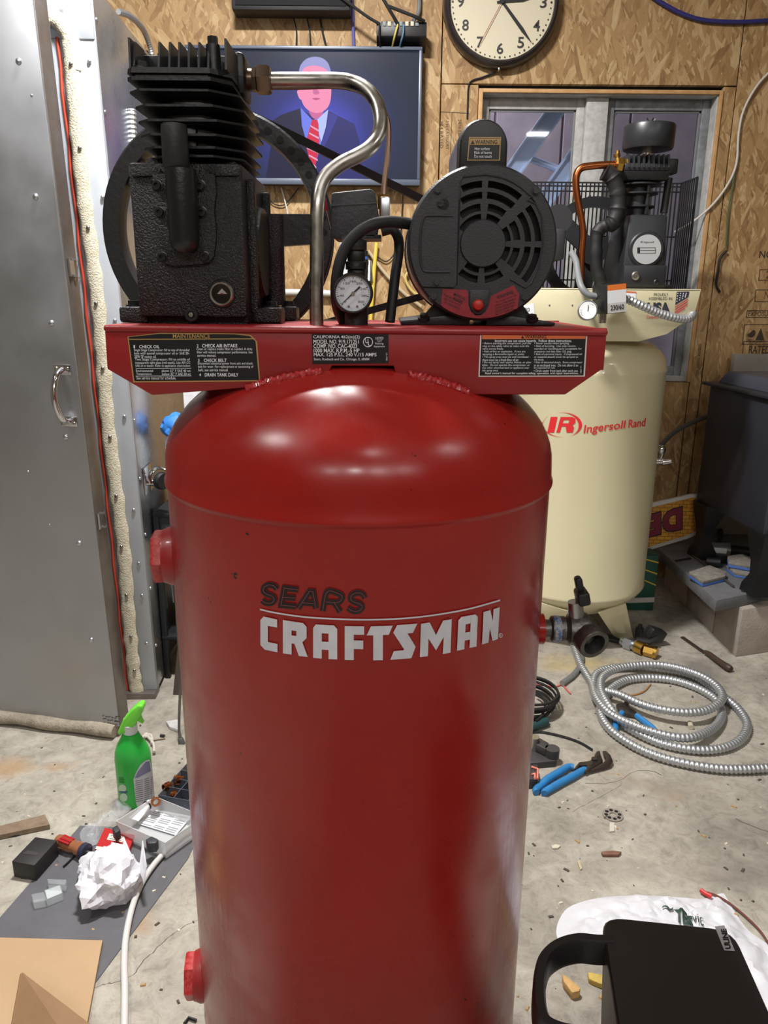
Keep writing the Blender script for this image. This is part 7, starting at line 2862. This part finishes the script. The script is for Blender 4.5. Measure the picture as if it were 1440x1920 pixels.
# white plastic bag
BAG = mk('bag_white', (222, 222, 226), .55, var=(8, (206, 206, 212), .2))
BAG.node_tree.nodes['Principled BSDF'].inputs['Subsurface Weight'].default_value = 0.0
outl = [(1043, 1752), (1050, 1722), (1070, 1700), (1115, 1686), (1160, 1681), (1220, 1680), (1280, 1684), (1320, 1686), (1352, 1676), (1362, 1684), (1378, 1712), (1404, 1746), (1440, 1772), (1470, 1800), (1490, 1900), (1440, 1925), (1380, 1900), (1300, 1860), (1220, 1830), (1130, 1800), (1060, 1775)]
op_ = [PZ(x, y, 0.0) for x, y in outl]
op_ = cat(op_, 6, True)


def bagn(q):
    return .018 * mnoise.noise(q) + .022 * abs(mnoise.noise(q * 2.2)) + .014 * abs(mnoise.noise(q * 5.1)) - .012


cen = sum(op_, Vector()) / len(op_)
b = MB()
vs, fs = [], []
n = len(op_)
RG = 26
for j in range(RG + 1):
    t = j / RG
    for k in range(n):
        p = cen.lerp(op_[k], t)
        h = .030 * (1 - t ** 3)
        q = Vector((p.x * 9, p.y * 9, 1.3))
        h += bagn(q) * (1 - t ** 6)
        vs.append(Vector((p.x, p.y, max(.0015, h))))
for j in range(RG):
    for k in range(n):
        fs.append((j * n + k, j * n + (k + 1) % n, (j + 1) * n + (k + 1) % n, (j + 1) * n + k))
b.add(vs, fs)
bag = b.build('plastic_bag', BAG, angle=30)
tag(bag, 'crumpled white plastic bag with green print under the black cart', 'bag')
b = MB()
def bagz(x, y):
    p = PZ(x, y, .035)
    best = .0
    d = Vector((p.x, p.y, 0)) - cen
    q = Vector((p.x * 9, p.y * 9, 1.3))
    h = .030 + bagn(q)
    return Vector((p.x, p.y, max(h + .004, .006)))
def bsl(x, y):
    return bagz(x, y + (x - 1245) * .30)
GPR = mk('print_dark_green', (40, 66, 54), .5)
b.text('YES', (1262, 1700, 1300, 1722), bsl, 0, bold=.05, shear=-.2)
b.text('vic', (1297, 1696, 1320, 1712), bsl, 0, shear=-.2)
b.text('~', (1242, 1697, 1262, 1703), bsl, 0)
b.build('green_print', GPR, bag)

# black moulded cart
CBL = mk('cart_black', (34, 33, 34), .42, bump=(600, .12), var=(7, (28, 27, 28), .25))
ct_ = thing('plastic_cart', 'black moulded plastic cart with loop handle at the lower right', 'cart', PZ(1300, 1900, 0))
zc = .46
tl_, tr_ = PZ(1127, 1716, zc - .02), PZ(1374, 1742, zc - .02)
bl_ = PZ(1168, 1990, zc)
pn_ = (tr_ - tl_).cross(bl_ - tl_).normalized()
def on_top(x, y):
    d = ray(x, y)
    return CAM + d * ((tl_ - CAM).dot(pn_) / d.dot(pn_))
tp_ = [tl_, tr_, on_top(1505, 2035), on_top(1178, 2045)]
def rc_corner(P, r_, n=5):
    out = []
    m_ = len(P)
    for i in range(m_):
        a, c, d = P[i - 1], P[i], P[(i + 1) % m_]
        u, v = (a - c).normalized() * r_, (d - c).normalized() * r_
        for k in range(n + 1):
            t = k / n
            out.append((c + u) * (1 - t) ** 2 + c * 2 * t * (1 - t) + (c + v) * t * t)
    return out
rp_ = rc_corner(tp_, .030)
cen2 = sum(rp_, Vector()) / len(rp_)
b = MB()
def shr(k_, dz):
    return [cen2 + (p - cen2) * k_ + Vector((0, 0, dz)) for p in rp_]
loft(b, [shr(.90, -.16), shr(.985, -.02), shr(1.0, -.010), shr(.996, -.003), shr(.975, 0.0)])
b.build('tray', CBL, ct_)
b = MB()
loft(b, [[Vector((p.x, p.y, .03)) for p in shr(.62, 0)], [Vector((p.x, p.y, zc - .17)) for p in shr(.66, 0)]])
b.build('pedestal', CBL, ct_)
b = MB()
for k in range(4):
    q = cen2 + (tp_[k] - cen2) * .5
    b = MB()
    b.lathe([(.004, -.012), (.03, -.012), (.03, .012), (.004, .012)], (q.x, q.y, .030), (1, .2, 0), n=18)
    b.build('caster', BLKR, ct_)
hzz = zc - .03
hp_ = [PZ(x, y, hzz) for x, y in ((1150, 1776), (1120, 1776), (1085, 1773), (1050, 1782), (1024, 1802), (1013, 1834), (1010, 1870), (1013, 1905), (1025, 1930), (1060, 1945), (1110, 1950), (1175, 1950))]
hq = cat(hp_, 4)
b = MB()
vs, fs = [], []
for i, p in enumerate(hq):
    t = (hq[min(i + 1, len(hq) - 1)] - hq[max(i - 1, 0)]).normalized()
    s_ = Vector((-t.y, t.x, 0)).normalized()
    for a, z in ((-.006, -.024), (.006, -.024), (.008, -.018), (.008, .010), (.005, .016), (-.005, .016), (-.008, .010), (-.008, -.018)):
        vs.append(p + s_ * a + Vector((0, 0, z)))
for i in range(len(hq) - 1):
    for k in range(8):
        fs.append((i * 8 + k, i * 8 + (k + 1) % 8, (i + 1) * 8 + (k + 1) % 8, (i + 1) * 8 + k))
fs += [tuple(range(8)), tuple((len(hq) - 1) * 8 + k for k in range(8))]
b.add(vs, fs)
b.build('loop_handle', CBL, ct_)
b = MB()
nrm = (tp_[1] - tp_[0]).cross(tp_[3] - tp_[0]).normalized()
if nrm.z < 0:
    nrm = -nrm
def cart_s(lift):
    def f(x, y):
        d = ray(x, y)
        t = (tp_[0] + nrm * lift - CAM).dot(nrm) / d.dot(nrm)
        return CAM + d * t
    return f
b.poly([cart_s(.0006)(*p) for p in ((1340, 1737), (1358, 1735), (1378, 1783), (1358, 1782))], 0)
def ul(u, v):
    # u runs up the sticker, v across
    x = 1357 + (1347 - 1357) * u + (v) * 15
    y = 1781 - 41 * u - 1 * v
    return cart_s(.0012)(x + 2, y)
vs_, fs_ = text2d('ULINE', .045)
b.add([ul(x * .92 + .03, (1 - y) * .72 + .12) for x, y in vs_], fs_, 1)
b.build('sticker', [mk('sticker_grey', (150, 150, 152), .4), PRINTB], ct_)

# ================================================================== things on the floor, left
K4 = 400 / 1239.0
c4 = lambda pts: [(x * K4, 1300 + y * K4) for x, y in pts]
# grey mat
b = MB()
b.fprism([(150, 1548), (185, 1549), (375, 1560), (352, 1610), (178, 1843), (120, 1935), (-40, 1935), (-40, 1765), (0, 1720)], 0, .0025)
tag(b.build('grey_mat', mk('mat_grey', (98, 98, 102), .55, var=(8, (84, 84, 88), .25), bump=(60, .15))), 'dark grey flat sheet on the floor under the left clutter', 'mat')
# cardboard
CARD = mk('cardboard_tan', (182, 152, 116), .75, var=(6, (174, 143, 108), .2), bump=(160, .1))
CARD2 = mk('cardboard_brown', (142, 110, 76), .75, var=(12, (132, 100, 68), .2))
cdb = thing('cardboard_box', 'opened flat cardboard box at the lower left corner', 'cardboard box', PZ(90, 1850, .003))
b = MB()
b.fprism([(-60, 1756), (192, 1763), (160, 1935), (-60, 1935)], .004, .012)
b.build('panel', CARD, cdb)
b = MB()
e0, e1, e2, e3 = PZ(42, 1826, .075), PZ(172, 1925, .03), PZ(150, 1990, .02), PZ(18, 1960, .02)
b.prism([e0, e1, e2, e3], (0, 0, .004))
b.build('raised_flap', CARD2, cdb)
b = MB()
b.tube([e0, e0.lerp(e3, .5), e3], .004, 6)
b.build('torn_edge', CARD2, cdb)
# white hose
b = MB()
pts = [(372, 1556), (350, 1564), (320, 1588), (296, 1612), (272, 1645), (255, 1680), (243, 1720), (235, 1765), (233, 1810), (234, 1860), (233, 1940)]
b.tube(cat([PZ(x, y, .011) for x, y in pts], 5), .0068, 10)
tag(b.build('white_hose', mk('hose_white', (208, 206, 204), .4)), 'white plastic hose curving down the floor left of the red tank', 'hose')
# wooden stick
b = MB()
b.fprism([(-30, 1556), (84, 1527), (93, 1546), (-30, 1572)], .002, .014)
tag(b.build('wood_strip', mk('old_wood', (138, 118, 98), .8, var=(40, (112, 94, 76), .2))), 'weathered wooden strip on the floor at the left edge', 'wood strip')
b = MB()
b.tube([PZ(x, y, .003) for x, y in c4([(0, 838), (90, 825), (285, 765)])], .003, 6)
tag(b.build('black_stick', BLKR), 'thin black stick along the weathered wooden strip', 'stick')
# black box
bb_ = thing('black_box', 'closed matte black cardboard box beside the red screwdriver', 'box', PZ(45, 1635, 0))
P = [PZ(x, y, .045) for x, y in c4([(68, 975), (205, 833), (332, 852), (200, 998)])]
b = MB()
b.prism([Vector((p.x, p.y, .003)) for p in P], (0, 0, .042), bev=.0015)
b.build('carton', mk('box_black', (40, 38, 38), .6), bb_)
b = MB()
b.poly([PZ(x, y, .0455) for x, y in c4([(128, 930), (160, 912), (228, 925), (215, 942)])])
b.build('gloss_mark', mk('box_print', (70, 66, 66), .3), bb_)
# screwdriver
sd_ = thing('screwdriver', 'screwdriver with clear amber and red handle beside the black box', 'screwdriver', PZ(140, 1590, .003))
b = MB()
a, c = PZ(*c4([(330, 850)])[0], .02), PZ(*c4([(490, 915)])[0], .02)
ax_ = (c - a).normalized()
L_ = (c - a).length
b.lathe([(.004, 0), (.014, .004), (.0165, .02), (.0165, L_ * .55), (.0135, L_ * .7), (.0165, L_ * .8), (.017, L_ * .95), (.010, L_)], a, ax_, n=12)
b.build('handle', mk('acetate_amber', (150, 96, 66), .2, coat=.5), sd_)
b = MB()
s_ = Vector((-ax_.y, ax_.x, 0))
for k in (-1, 0, 1):
    o_ = Vector((0, 0, .0155)) + s_ * (-.004 + .008 * k)
    b.ribbon([a + ax_ * .02 + o_, a + ax_ * (L_ * .6) + o_], s_ * .006, (0, 0, .003))
b.build('red_panel', mk('acetate_red', (170, 36, 40), .25, coat=.5), sd_)
b = MB()
b.lathe([(.0172, L_ * .93), (.0185, L_ * .95), (.0185, L_ * 1.08), (.012, L_ * 1.1)], a, ax_, n=12)
b.build('ferrule', mk('ferrule_navy', (50, 54, 72), .4), sd_)
b = MB()
b.cyl(a + ax_ * L_, a + ax_ * (L_ * 1.9), .005, n=10)
b.build('shaft', STEEL, sd_)
# clear organiser tray with paper
PP = mk('clear_polypropylene', (226, 228, 230), .3, alpha=.55)
tr = thing('clear_tray', 'translucent plastic tray holding a printed sheet behind the crumpled paper', 'tray', PZ(300, 1540, .003))
zt_ = .05
q0, q1, q2 = PZ(*c4([(672, 742)])[0], zt_), PZ(*c4([(902, 598)])[0], zt_), PZ(*c4([(960, 868)])[0], zt_)
q3 = q1 + (q2 - q0)
Q = [q0, q2, q3, q1]
cq_ = sum(Q, Vector()) / 4
b = MB()
b.prism([Vector((p.x, p.y, .004)) for p in [cq_ + (p - cq_) * .93 for p in Q]], (0, 0, .004))
b.build('base', PP, tr)
for i in range(4):
    p, q = Q[i], Q[(i + 1) % 4]
    pi, qi = cq_ + (p - cq_) * .95, cq_ + (q - cq_) * .95
    b = MB()
    b.hexa([Vector((pi.x, pi.y, .004)), Vector((qi.x, qi.y, .004)), cq_ + (Vector((qi.x, qi.y, .004)) - cq_) * .97, cq_ + (Vector((pi.x, pi.y, .004)) - cq_) * .97, p, q, cq_ + (q - cq_) * .975, cq_ + (p - cq_) * .975])
    b.build('side', PP, tr)
for px in ([(650, 780), (680, 762), (700, 790), (670, 810)], [(845, 848), (880, 828), (920, 846), (905, 868), (860, 872)]):
    b = MB()
    b.fprism(c4(px), .03, .056, bev=.002)
    b.build('latch', mk('latch_charcoal', (60, 62, 66), .5), tr)
b = MB()
psf = lambda x, y: PZ(x, y, .012)
pp_ = c4([(800, 758), (880, 672), (1115, 715), (1020, 825)])
b.prism([psf(*p) for p in pp_], (0, 0, .0008))
pa, pb_, pc_, pd_ = [Vector((x, y)) for x, y in pp_]
def pgrid(u, v):
    p = (pb_ * (1 - u) + pc_ * u) * (1 - v) + (pa * (1 - u) + pd_ * u) * v
    return PZ(p.x, p.y, .0135)
for r_ in range(9):
    v0 = .08 + .1 * r_
    for c_ in range(3):
        if (r_ + c_) % 4 == 3:
            continue
        u0 = .06 + .31 * c_
        b.poly([pgrid(u0, v0), pgrid(u0 + .26, v0), pgrid(u0 + .26, v0 + .045), pgrid(u0, v0 + .045)], 1)
o = b.build('instruction_sheet', [mk('paper_white', (226, 226, 228), .7), mk('paper_print', (150, 150, 156), .7)])
tag(o, 'printed white instruction sheet lying in the translucent tray', 'paper')
# ointment tube and copper coupling
tb = thing('flux_tube', 'white squeeze tube with black ring lying in the translucent tray', 'tube', PZ(262, 1525, .02))
a, c = PZ(*c4([(775, 735)])[0], .03), PZ(*c4([(870, 635)])[0], .035)
b = MB()
u = (c - a).normalized()
s_ = Vector((-u.y, u.x, 0)).normalized()
rsq = []
for t, w0, h0_ in ((0, .015, .0015), (.35, .013, .006), (.7, .011, .010), (.82, .010, .010)):
    p = a.lerp(c, t)
    rsq.append([p + s_ * (w0 * math.cos(R(k * 30))) + Vector((0, 0, h0_ * math.sin(R(k * 30)))) for k in range(12)])
loft(b, rsq)
b.build('body', WHITE, tb)
b = MB()
b.cyl(a.lerp(c, .80), a.lerp(c, .85), .0125, n=14)
b.build('ring', PRINTB, tb)
b = MB()
b.cyl(a.lerp(c, .85), c, .009, n=14)
b.build('cap', mk('cap_white', (220, 222, 224), .4), tb)
def coupling(px, z, rad, d, label):
    bb = MB()
    p = PZ(*px, z)
    bb.lathe([(rad * .72, 0), (rad, .0), (rad, rad * .9), (rad * .86, rad * 1.0), (rad * .86, rad * 1.6), (rad * .62, rad * 1.6), (rad * .62, .001), (rad * .72, 0)], p, d, n=20, cap=False)
    o_ = bb.build('copper_coupling', COPPER)
    tag(o_, label, 'copper fitting', 'copper fittings')
coupling(c4([(902, 628)])[0], .055, .0115, (-.1, .6, -.6), 'copper coupling resting on the rim of the translucent tray')
# parts organiser, mostly behind the tank
og = thing('parts_organiser', 'dark compartment organiser of fittings half hidden behind the red tank', 'organiser', PZ(350, 1470, 0))
OG = mk('smoky_plastic', (92, 98, 110), .3, alpha=.7)
o0, o1, o2 = PZ(*c4([(918, 590)])[0], .05), PZ(*c4([(1090, 400)])[0], .05), PZ(*c4([(1180, 640)])[0], .05)
o3 = o1 + (o2 - o0)
b = MB()
b.prism([Vector((p.x, p.y, 0.0)) for p in (o0, o2, o3, o1)], (0, 0, .006))
b.build('base', mk('organiser_dark', (62, 68, 80), .4), og)
for i in range(5):
    t = i / 4
    b = MB()
    p, q = o0.lerp(o1, t), o2.lerp(o3, t)
    b.hexa([Vector((p.x, p.y, 0)), Vector((q.x, q.y, 0)), Vector((q.x, q.y + .002, 0)), Vector((p.x, p.y + .002, 0)), p, q, q + Vector((0, .002, 0)), p + Vector((0, .002, 0))])
    b.build('divider', OG, og)
for i in range(4):
    t = i / 3
    b = MB()
    p, q = o0.lerp(o2, t), o1.lerp(o3, t)
    b.hexa([Vector((p.x, p.y, 0)), Vector((q.x, q.y, 0)), Vector((q.x + .002, q.y, 0)), Vector((p.x + .002, p.y, 0)), p, q, q + Vector((.002, 0, 0)), p + Vector((.002, 0, 0))])
    b.build('divider', OG, og)
coupling(c4([(1015, 505)])[0], .045, .0125, (.7, .5, -.3), 'large copper coupling in the organiser, farthest from the tray')
coupling(c4([(985, 535)])[0], .045, .011, (-.6, -.7, .1), 'copper coupling in the organiser, in the middle of three')
coupling(c4([(1000, 588)])[0], .04, .010, (.9, -.2, .1), 'small copper coupling in the organiser, nearest the tray')
b = MB()
for i in range(6):
    p = PZ(*c4([(1040 + 12 * i, 520 - 10 * (i % 3) + 20 * (i // 3))])[0], .02)
    b.cyl(p, p + Vector((.012 * math.cos(i * 2.1), .012 * math.sin(i * 2.1), .004)), .004, n=8)
tag(b.build('small_fittings', ZINC, og), 'loose small fittings', kind='stuff')
# red card package
rp2 = thing('red_package', 'red and white card package under the crumpled paper', 'package', PZ(215, 1580, .003))
b = MB()
P = c4([(608, 780), (780, 822), (745, 925), (552, 905)])
b.fprism(P, .003, .016)
b.build('card', mk('pack_red', (178, 34, 36), .45), rp2)
b = MB()
P = [Vector((x, y)) for x, y in P]
def rg(u, v):
    p = (P[0] * (1 - u) + P[1] * u) * (1 - v) + (P[3] * (1 - u) + P[2] * u) * v
    return PZ(p.x, p.y, .0168)
b.poly([rg(.22, .2), rg(.72, .2), rg(.72, .5), rg(.22, .5)], 0)
for r_ in range(3):
    b.poly([rg(.28, .25 + .08 * r_), rg(.66, .25 + .08 * r_), rg(.66, .28 + .08 * r_), rg(.28, .28 + .08 * r_)], 1)
b.poly([rg(.0, .86), rg(.3, .86), rg(.3, .99), rg(.0, .99)], 0)
b.build('print', [mk('pack_cream', (216, 206, 196), .6), PRINTB], rp2)
# clear film bag
FILM = mk('clear_film', (225, 228, 232), .12, alpha=.32, bump=(70, .8))
def crumple(name, px, z0, hgt, mat, label, cat_, seed, rg_=8):
    P = cat([PZ(x, y, z0) for x, y in px], 4, True)
    cn = sum(P, Vector()) / len(P)
    bb = MB()
    vs, fs = [], []
    n_ = len(P)
    for j in range(rg_ + 1):
        t = j / rg_
        for k in range(n_):
            p = cn.lerp(P[k], t)
            q = Vector((p.x * 26 + seed, p.y * 26, seed))
            h = hgt * (1 - t ** 2) * (.55 + .9 * abs(mnoise.noise(q)) + .5 * mnoise.noise(q * 2.4)) + .001
            vs.append(Vector((p.x, p.y, z0 + max(h, .0005))))
    for j in range(rg_):
        for k in range(n_):
            fs.append((j * n_ + k, j * n_ + (k + 1) % n_, (j + 1) * n_ + (k + 1) % n_, (j + 1) * n_ + k))
    bb.add(vs, fs)
    o_ = bb.build(name, mat, angle=20)
    tag(o_, label, cat_)
    return o_
crumple('clear_bag', c4([(470, 800), (560, 760), (650, 680), (690, 740), (620, 790), (560, 880), (480, 870)]), .004, .03, FILM, 'crinkled clear plastic bag left of the translucent tray', 'bag', 3.0)
crumple('clear_bag', c4([(650, 640), (740, 625), (770, 660), (700, 720), (655, 700)]), .004, .03, FILM, 'small clear plastic bag at the foot of the green spray bottle', 'bag', 9.0)
# crumpled white paper
b = MB()
pc = PZ(*c4([(640, 1072)])[0], .045)
bm = bmesh.new()
bmesh.ops.create_icosphere(bm, subdivisions=4, radius=1)
for v in bm.verts:
    q = v.co.copy()
    c1_, c2_ = mnoise.voronoi(q * 1.5 + Vector((2, 5, 1)))[0], mnoise.voronoi(q * 3.4 + Vector((7, 1, 3)))[0]
    f = .62 + .55 * c1_[0] + .22 * (c2_[1] - c2_[0]) + .12 * mnoise.noise(q * 2.0)
    v.co = Vector((pc.x + q.x * .067 * f, pc.y + q.y * .068 * f, max(.004, .045 + q.z * .056 * f)))
b.bm(bm)
PAP = mk('crumpled_paper', (224, 224, 230), .65, var=(14, (206, 206, 214), .2))
cpw = b.build('crumpled_paper', PAP, angle=12)
tag(cpw, 'big ball of crumpled white paper in front of the translucent tray', 'paper')
b = MB()
cps = lambda x, y: PZ(x, y, .09)
for px in ([(700, 960), (720, 870), (760, 940), (730, 990)], [(800, 960), (830, 890), (850, 1010), (830, 1030)], [(600, 990), (650, 900), (690, 880), (700, 985), (640, 1020)]):
    q = [cps(*p) for p in c4(px)]
    b2 = MB()
    b2.prism([Vector((p.x, p.y, z)) for p, z in zip(q, (.06, .105, .09, .06, .055))], (.001, .001, .001))
    b2.build('paper_flap', PAP, cpw)
b = MB()
pc = PZ(*c4([(540, 1005)])[0], .03)
bm = bmesh.new()
bmesh.ops.create_icosphere(bm, subdivisions=3, radius=1)
for v in bm.verts:
    q = v.co.copy()
    f = .85 + .2 * mnoise.noise(q * 2.4)
    v.co = Vector((pc.x + q.x * .038 * f, pc.y + q.y * .036 * f, max(.004, .032 + q.z * .03 * f)))
b.bm(bm)
tag(b.build('paper_wad', PAP, angle=20), 'small wad of white paper left of the big crumpled ball', 'paper')
# blister packs
CLR = mk('clear_blister', (214, 220, 224), .08, alpha=.22)
for nm, px, lab in (('blister_pack', [(255, 1140), (350, 1108), (366, 1160), (270, 1200)], 'clear plastic blister with a pale card on the grey sheet'), ('blister_pack', [(272, 1075), (388, 1080), (380, 1112), (280, 1104)], 'narrow clear plastic blister just above the pale card blister'), ('blister_pack', [(180, 1165), (255, 1150), (270, 1200), (195, 1215)], 'empty clear plastic blister left of the pale card blister')):
    t_ = thing(nm, lab, 'blister pack', PZ(*c4([px[0]])[0], .003))
    b = MB()
    b.fprism(c4(px), .004, .022, bev=.002)
    b.build('shell', CLR, t_)
    if px[0][0] == 255:
        b = MB()
        b.fprism(c4([(262, 1145), (345, 1116), (360, 1158), (275, 1194)]), .0045, .006)
        b.build('card', mk('card_pale_grey', (196, 202, 204), .5), t_)
b = MB()
b.tube([PZ(x, y, .005) for x, y in c4([(368, 1008), (400, 978), (438, 938)])], .0026, 6)
tag(b.build('hex_key', PRINTB), 'thin black rod lying on the grey sheet below the screwdriver', 'rod')
chip(c4([(455, 985), (475, 955), (495, 965), (490, 990), (468, 1000)]), .01, (206, 184, 146), 'small tan wood chip left of the crumpled paper ball')
b = MB()
k0 = PZ(*c4([(885, 880)])[0], .006)
b.lathe([(.012, 0), (.019, 0), (.019, .003), (.012, .003), (.012, 0)], (k0.x, k0.y, .004), n=20, cap=False)
tag(b.build('steel_ring', STEEL), 'steel ring washer in front of the translucent tray latch', 'ring')
b = MB()
b.tube(cat([PZ(x, y, .004) for x, y in c4([(1070, 1918), (1095, 1884), (1140, 1900)])], 1), .003, 6)
tag(b.build('hex_wrench', PRINTB), 'small bent black hex wrench at the foot of the red tank', 'hex wrench')

# spray bottle
sbp = PZ(254, 1508, 0)
spb = thing('spray_bottle', 'bright green trigger spray bottle with label standing by the oven door', 'spray bottle', sbp)
GRN = mk('bottle_green', (36, 172, 62), .35, coat=.2)
LIM = mk('trigger_lime', (112, 214, 66), .35)
Yb_ = sbp.y
zof = lambda y: PY(254, y, Yb_).z
prof = [(1.0, 0.0), (1.05, .006), (1.05, zof(1425)), (1.0, zof(1412)), (.86, zof(1400)), (.58, zof(1386)), (.46, zof(1378)), (.42, zof(1376))]
b = MB()
U_ = Vector((1, .12, 0)).normalized()
b.lathe([(.043 * r_, h) for r_, h in prof], (sbp.x, Yb_ + .012, 0), (0, 0, 1), n=36, sx=1.0, sy=.72, U=U_)
b.build('bottle', GRN, spb)
b = MB()
b.lathe([(.0165, zof(1378)), (.018, zof(1377)), (.018, zof(1362)), (.0145, zof(1360)), (.0145, zof(1352))], (sbp.x, Yb_ + .012, 0), (0, 0, 1), n=24)
b.build('collar', mk('collar_clear', (200, 206, 206), .3), spb)
b = MB()
sd2 = [(221, 1371), (219, 1378), (226, 1379), (240, 1374), (252, 1362), (262, 1345), (268, 1330), (266, 1323), (258, 1323), (246, 1332), (230, 1350)]
P = [PY(x, y, Yb_ - .004) for x, y in sd2]
b.prism(P, (0, .03, 0), bev=.006, seg=3)
b.build('trigger_head', LIM, spb)
b = MB()
P = [PY(x, y, Yb_ + .004) for x, y in ((255, 1350), (262, 1342), (264, 1350), (268, 1357), (262, 1355))]
b.prism(P, (0, .014, 0), bev=.001)
b.build('trigger', LIM, spb)
b = MB()
def bsurf(x, y, lift=.0008):
    # side of the elliptical bottle
    d = ray(x, y)
    cx_, cy_ = sbp.x, Yb_ + .012
    V_ = Vector((-U_.y, U_.x, 0))
    o_ = CAM - Vector((cx_, cy_, 0))
    ra, rb = .043 * 1.05 + lift, .043 * 1.05 * .72 + lift
    ou, ov_, du, dv = o_.dot(U_) / ra, o_.dot(V_) / rb, d.dot(U_) / ra, d.dot(V_) / rb
    A, B, C = du * du + dv * dv, 2 * (ou * du + ov_ * dv), ou * ou + ov_ * ov_ - 1
    D = max(B * B - 4 * A * C, 0)
    return CAM + d * ((-B - math.sqrt(D)) / (2 * A))
lp = c4([(775, 500), (790, 460), (815, 415), (845, 390), (868, 384), (880, 420), (890, 500), (897, 590), (890, 600), (860, 625), (830, 648), (800, 660), (790, 640), (782, 570)])
wrap_poly(b, [lp], lambda x, y: bsurf(x, y), 0, fine=6)
wrap_poly(b, [c4([(782, 492), (800, 455), (845, 398), (868, 394), (876, 450), (840, 470), (800, 492)])], lambda x, y: bsurf(x, y, .0012), 1, fine=6)
for r_ in range(11):
    y = 508 + 12 * r_
    xa_, xb_ = 786 + (r_ % 2) * 2, 830
    wrap_poly(b, [c4([(xa_, y), (xb_, y - 8), (xb_, y - 4), (xa_, y + 4)])], lambda x, y: bsurf(x, y, .0012), 2, fine=8)
    wrap_poly(b, [c4([(838, y - 10), (884, y - 24), (884, y - 20), (838, y - 6)])], lambda x, y: bsurf(x, y, .0012), 2, fine=8)
b.build('back_label', [mk('label_silver', (196, 198, 202), .45), mk('label_violet', (120, 122, 150), .45), mk('label_text', (110, 112, 118), .5)], spb)
b = MB()
for (x, y, r_) in ((711, 553, 24), (718, 605, 24)):
    pts = [(x + r_ * math.cos(R(a)) * .95, y + r_ * math.sin(R(a))) for a in range(0, 360, 20)]
    wrap_poly(b, [c4(pts)], lambda x, y: bsurf(x, y), 0, fine=6)
wrap_poly(b, [c4([(692, 568), (740, 570), (738, 580), (694, 578)])], lambda x, y: bsurf(x, y, .0012), 1, fine=6)
for i in range(4):
    wrap_poly(b, [c4([(688, 488 + 9 * i), (720, 490 + 9 * i), (720, 494 + 9 * i), (688, 492 + 9 * i)])], lambda x, y: bsurf(x, y), 2, fine=6)
b.build('side_pictogram', [mk('picto_pale', (176, 206, 176), .5), mk('picto_blue', (60, 80, 130), .5), mk('picto_green', (20, 110, 44), .5)], spb)
# scraps near the oven
chip([(311, 1352), (336, 1348), (334, 1368), (318, 1362)], .012, (214, 214, 212), 'small white paper scrap on the floor beside the hanging cord', 'paper_scrap', 'paper')
b = MB()
for pts in ([(840, 255), (870, 240), (885, 262), (880, 290)], [(850, 240), (890, 290), (895, 340)], [(820, 265), (850, 235), (862, 250)]):
    b.tube(cat([PZ(x, y, .012) for x, y in c4(pts)], 4), .004, 6)
tag(b.build('cable_tie', mk('tie_white', (198, 192, 180), .5)), 'tangled white plastic tie behind the green spray bottle', 'tie')
b = MB()
b.tube(cat([PZ(x, y, .003) for x, y in c4([(880, 275), (910, 270), (960, 262)])], 3), .0018, 6)
tag(b.build('tie_stem', mk('stem_brown', (126, 104, 84), .6)), 'thin brown stem on the floor right of the spray bottle head', 'stem')
b = MB()
b.cyl(PZ(*c4([(932, 245)])[0], .004), PZ(*c4([(955, 248)])[0], .004), .0045, n=8)
tag(b.build('black_screw', PRINTB), 'tiny black screw on the floor near the white paper scrap', 'screw')
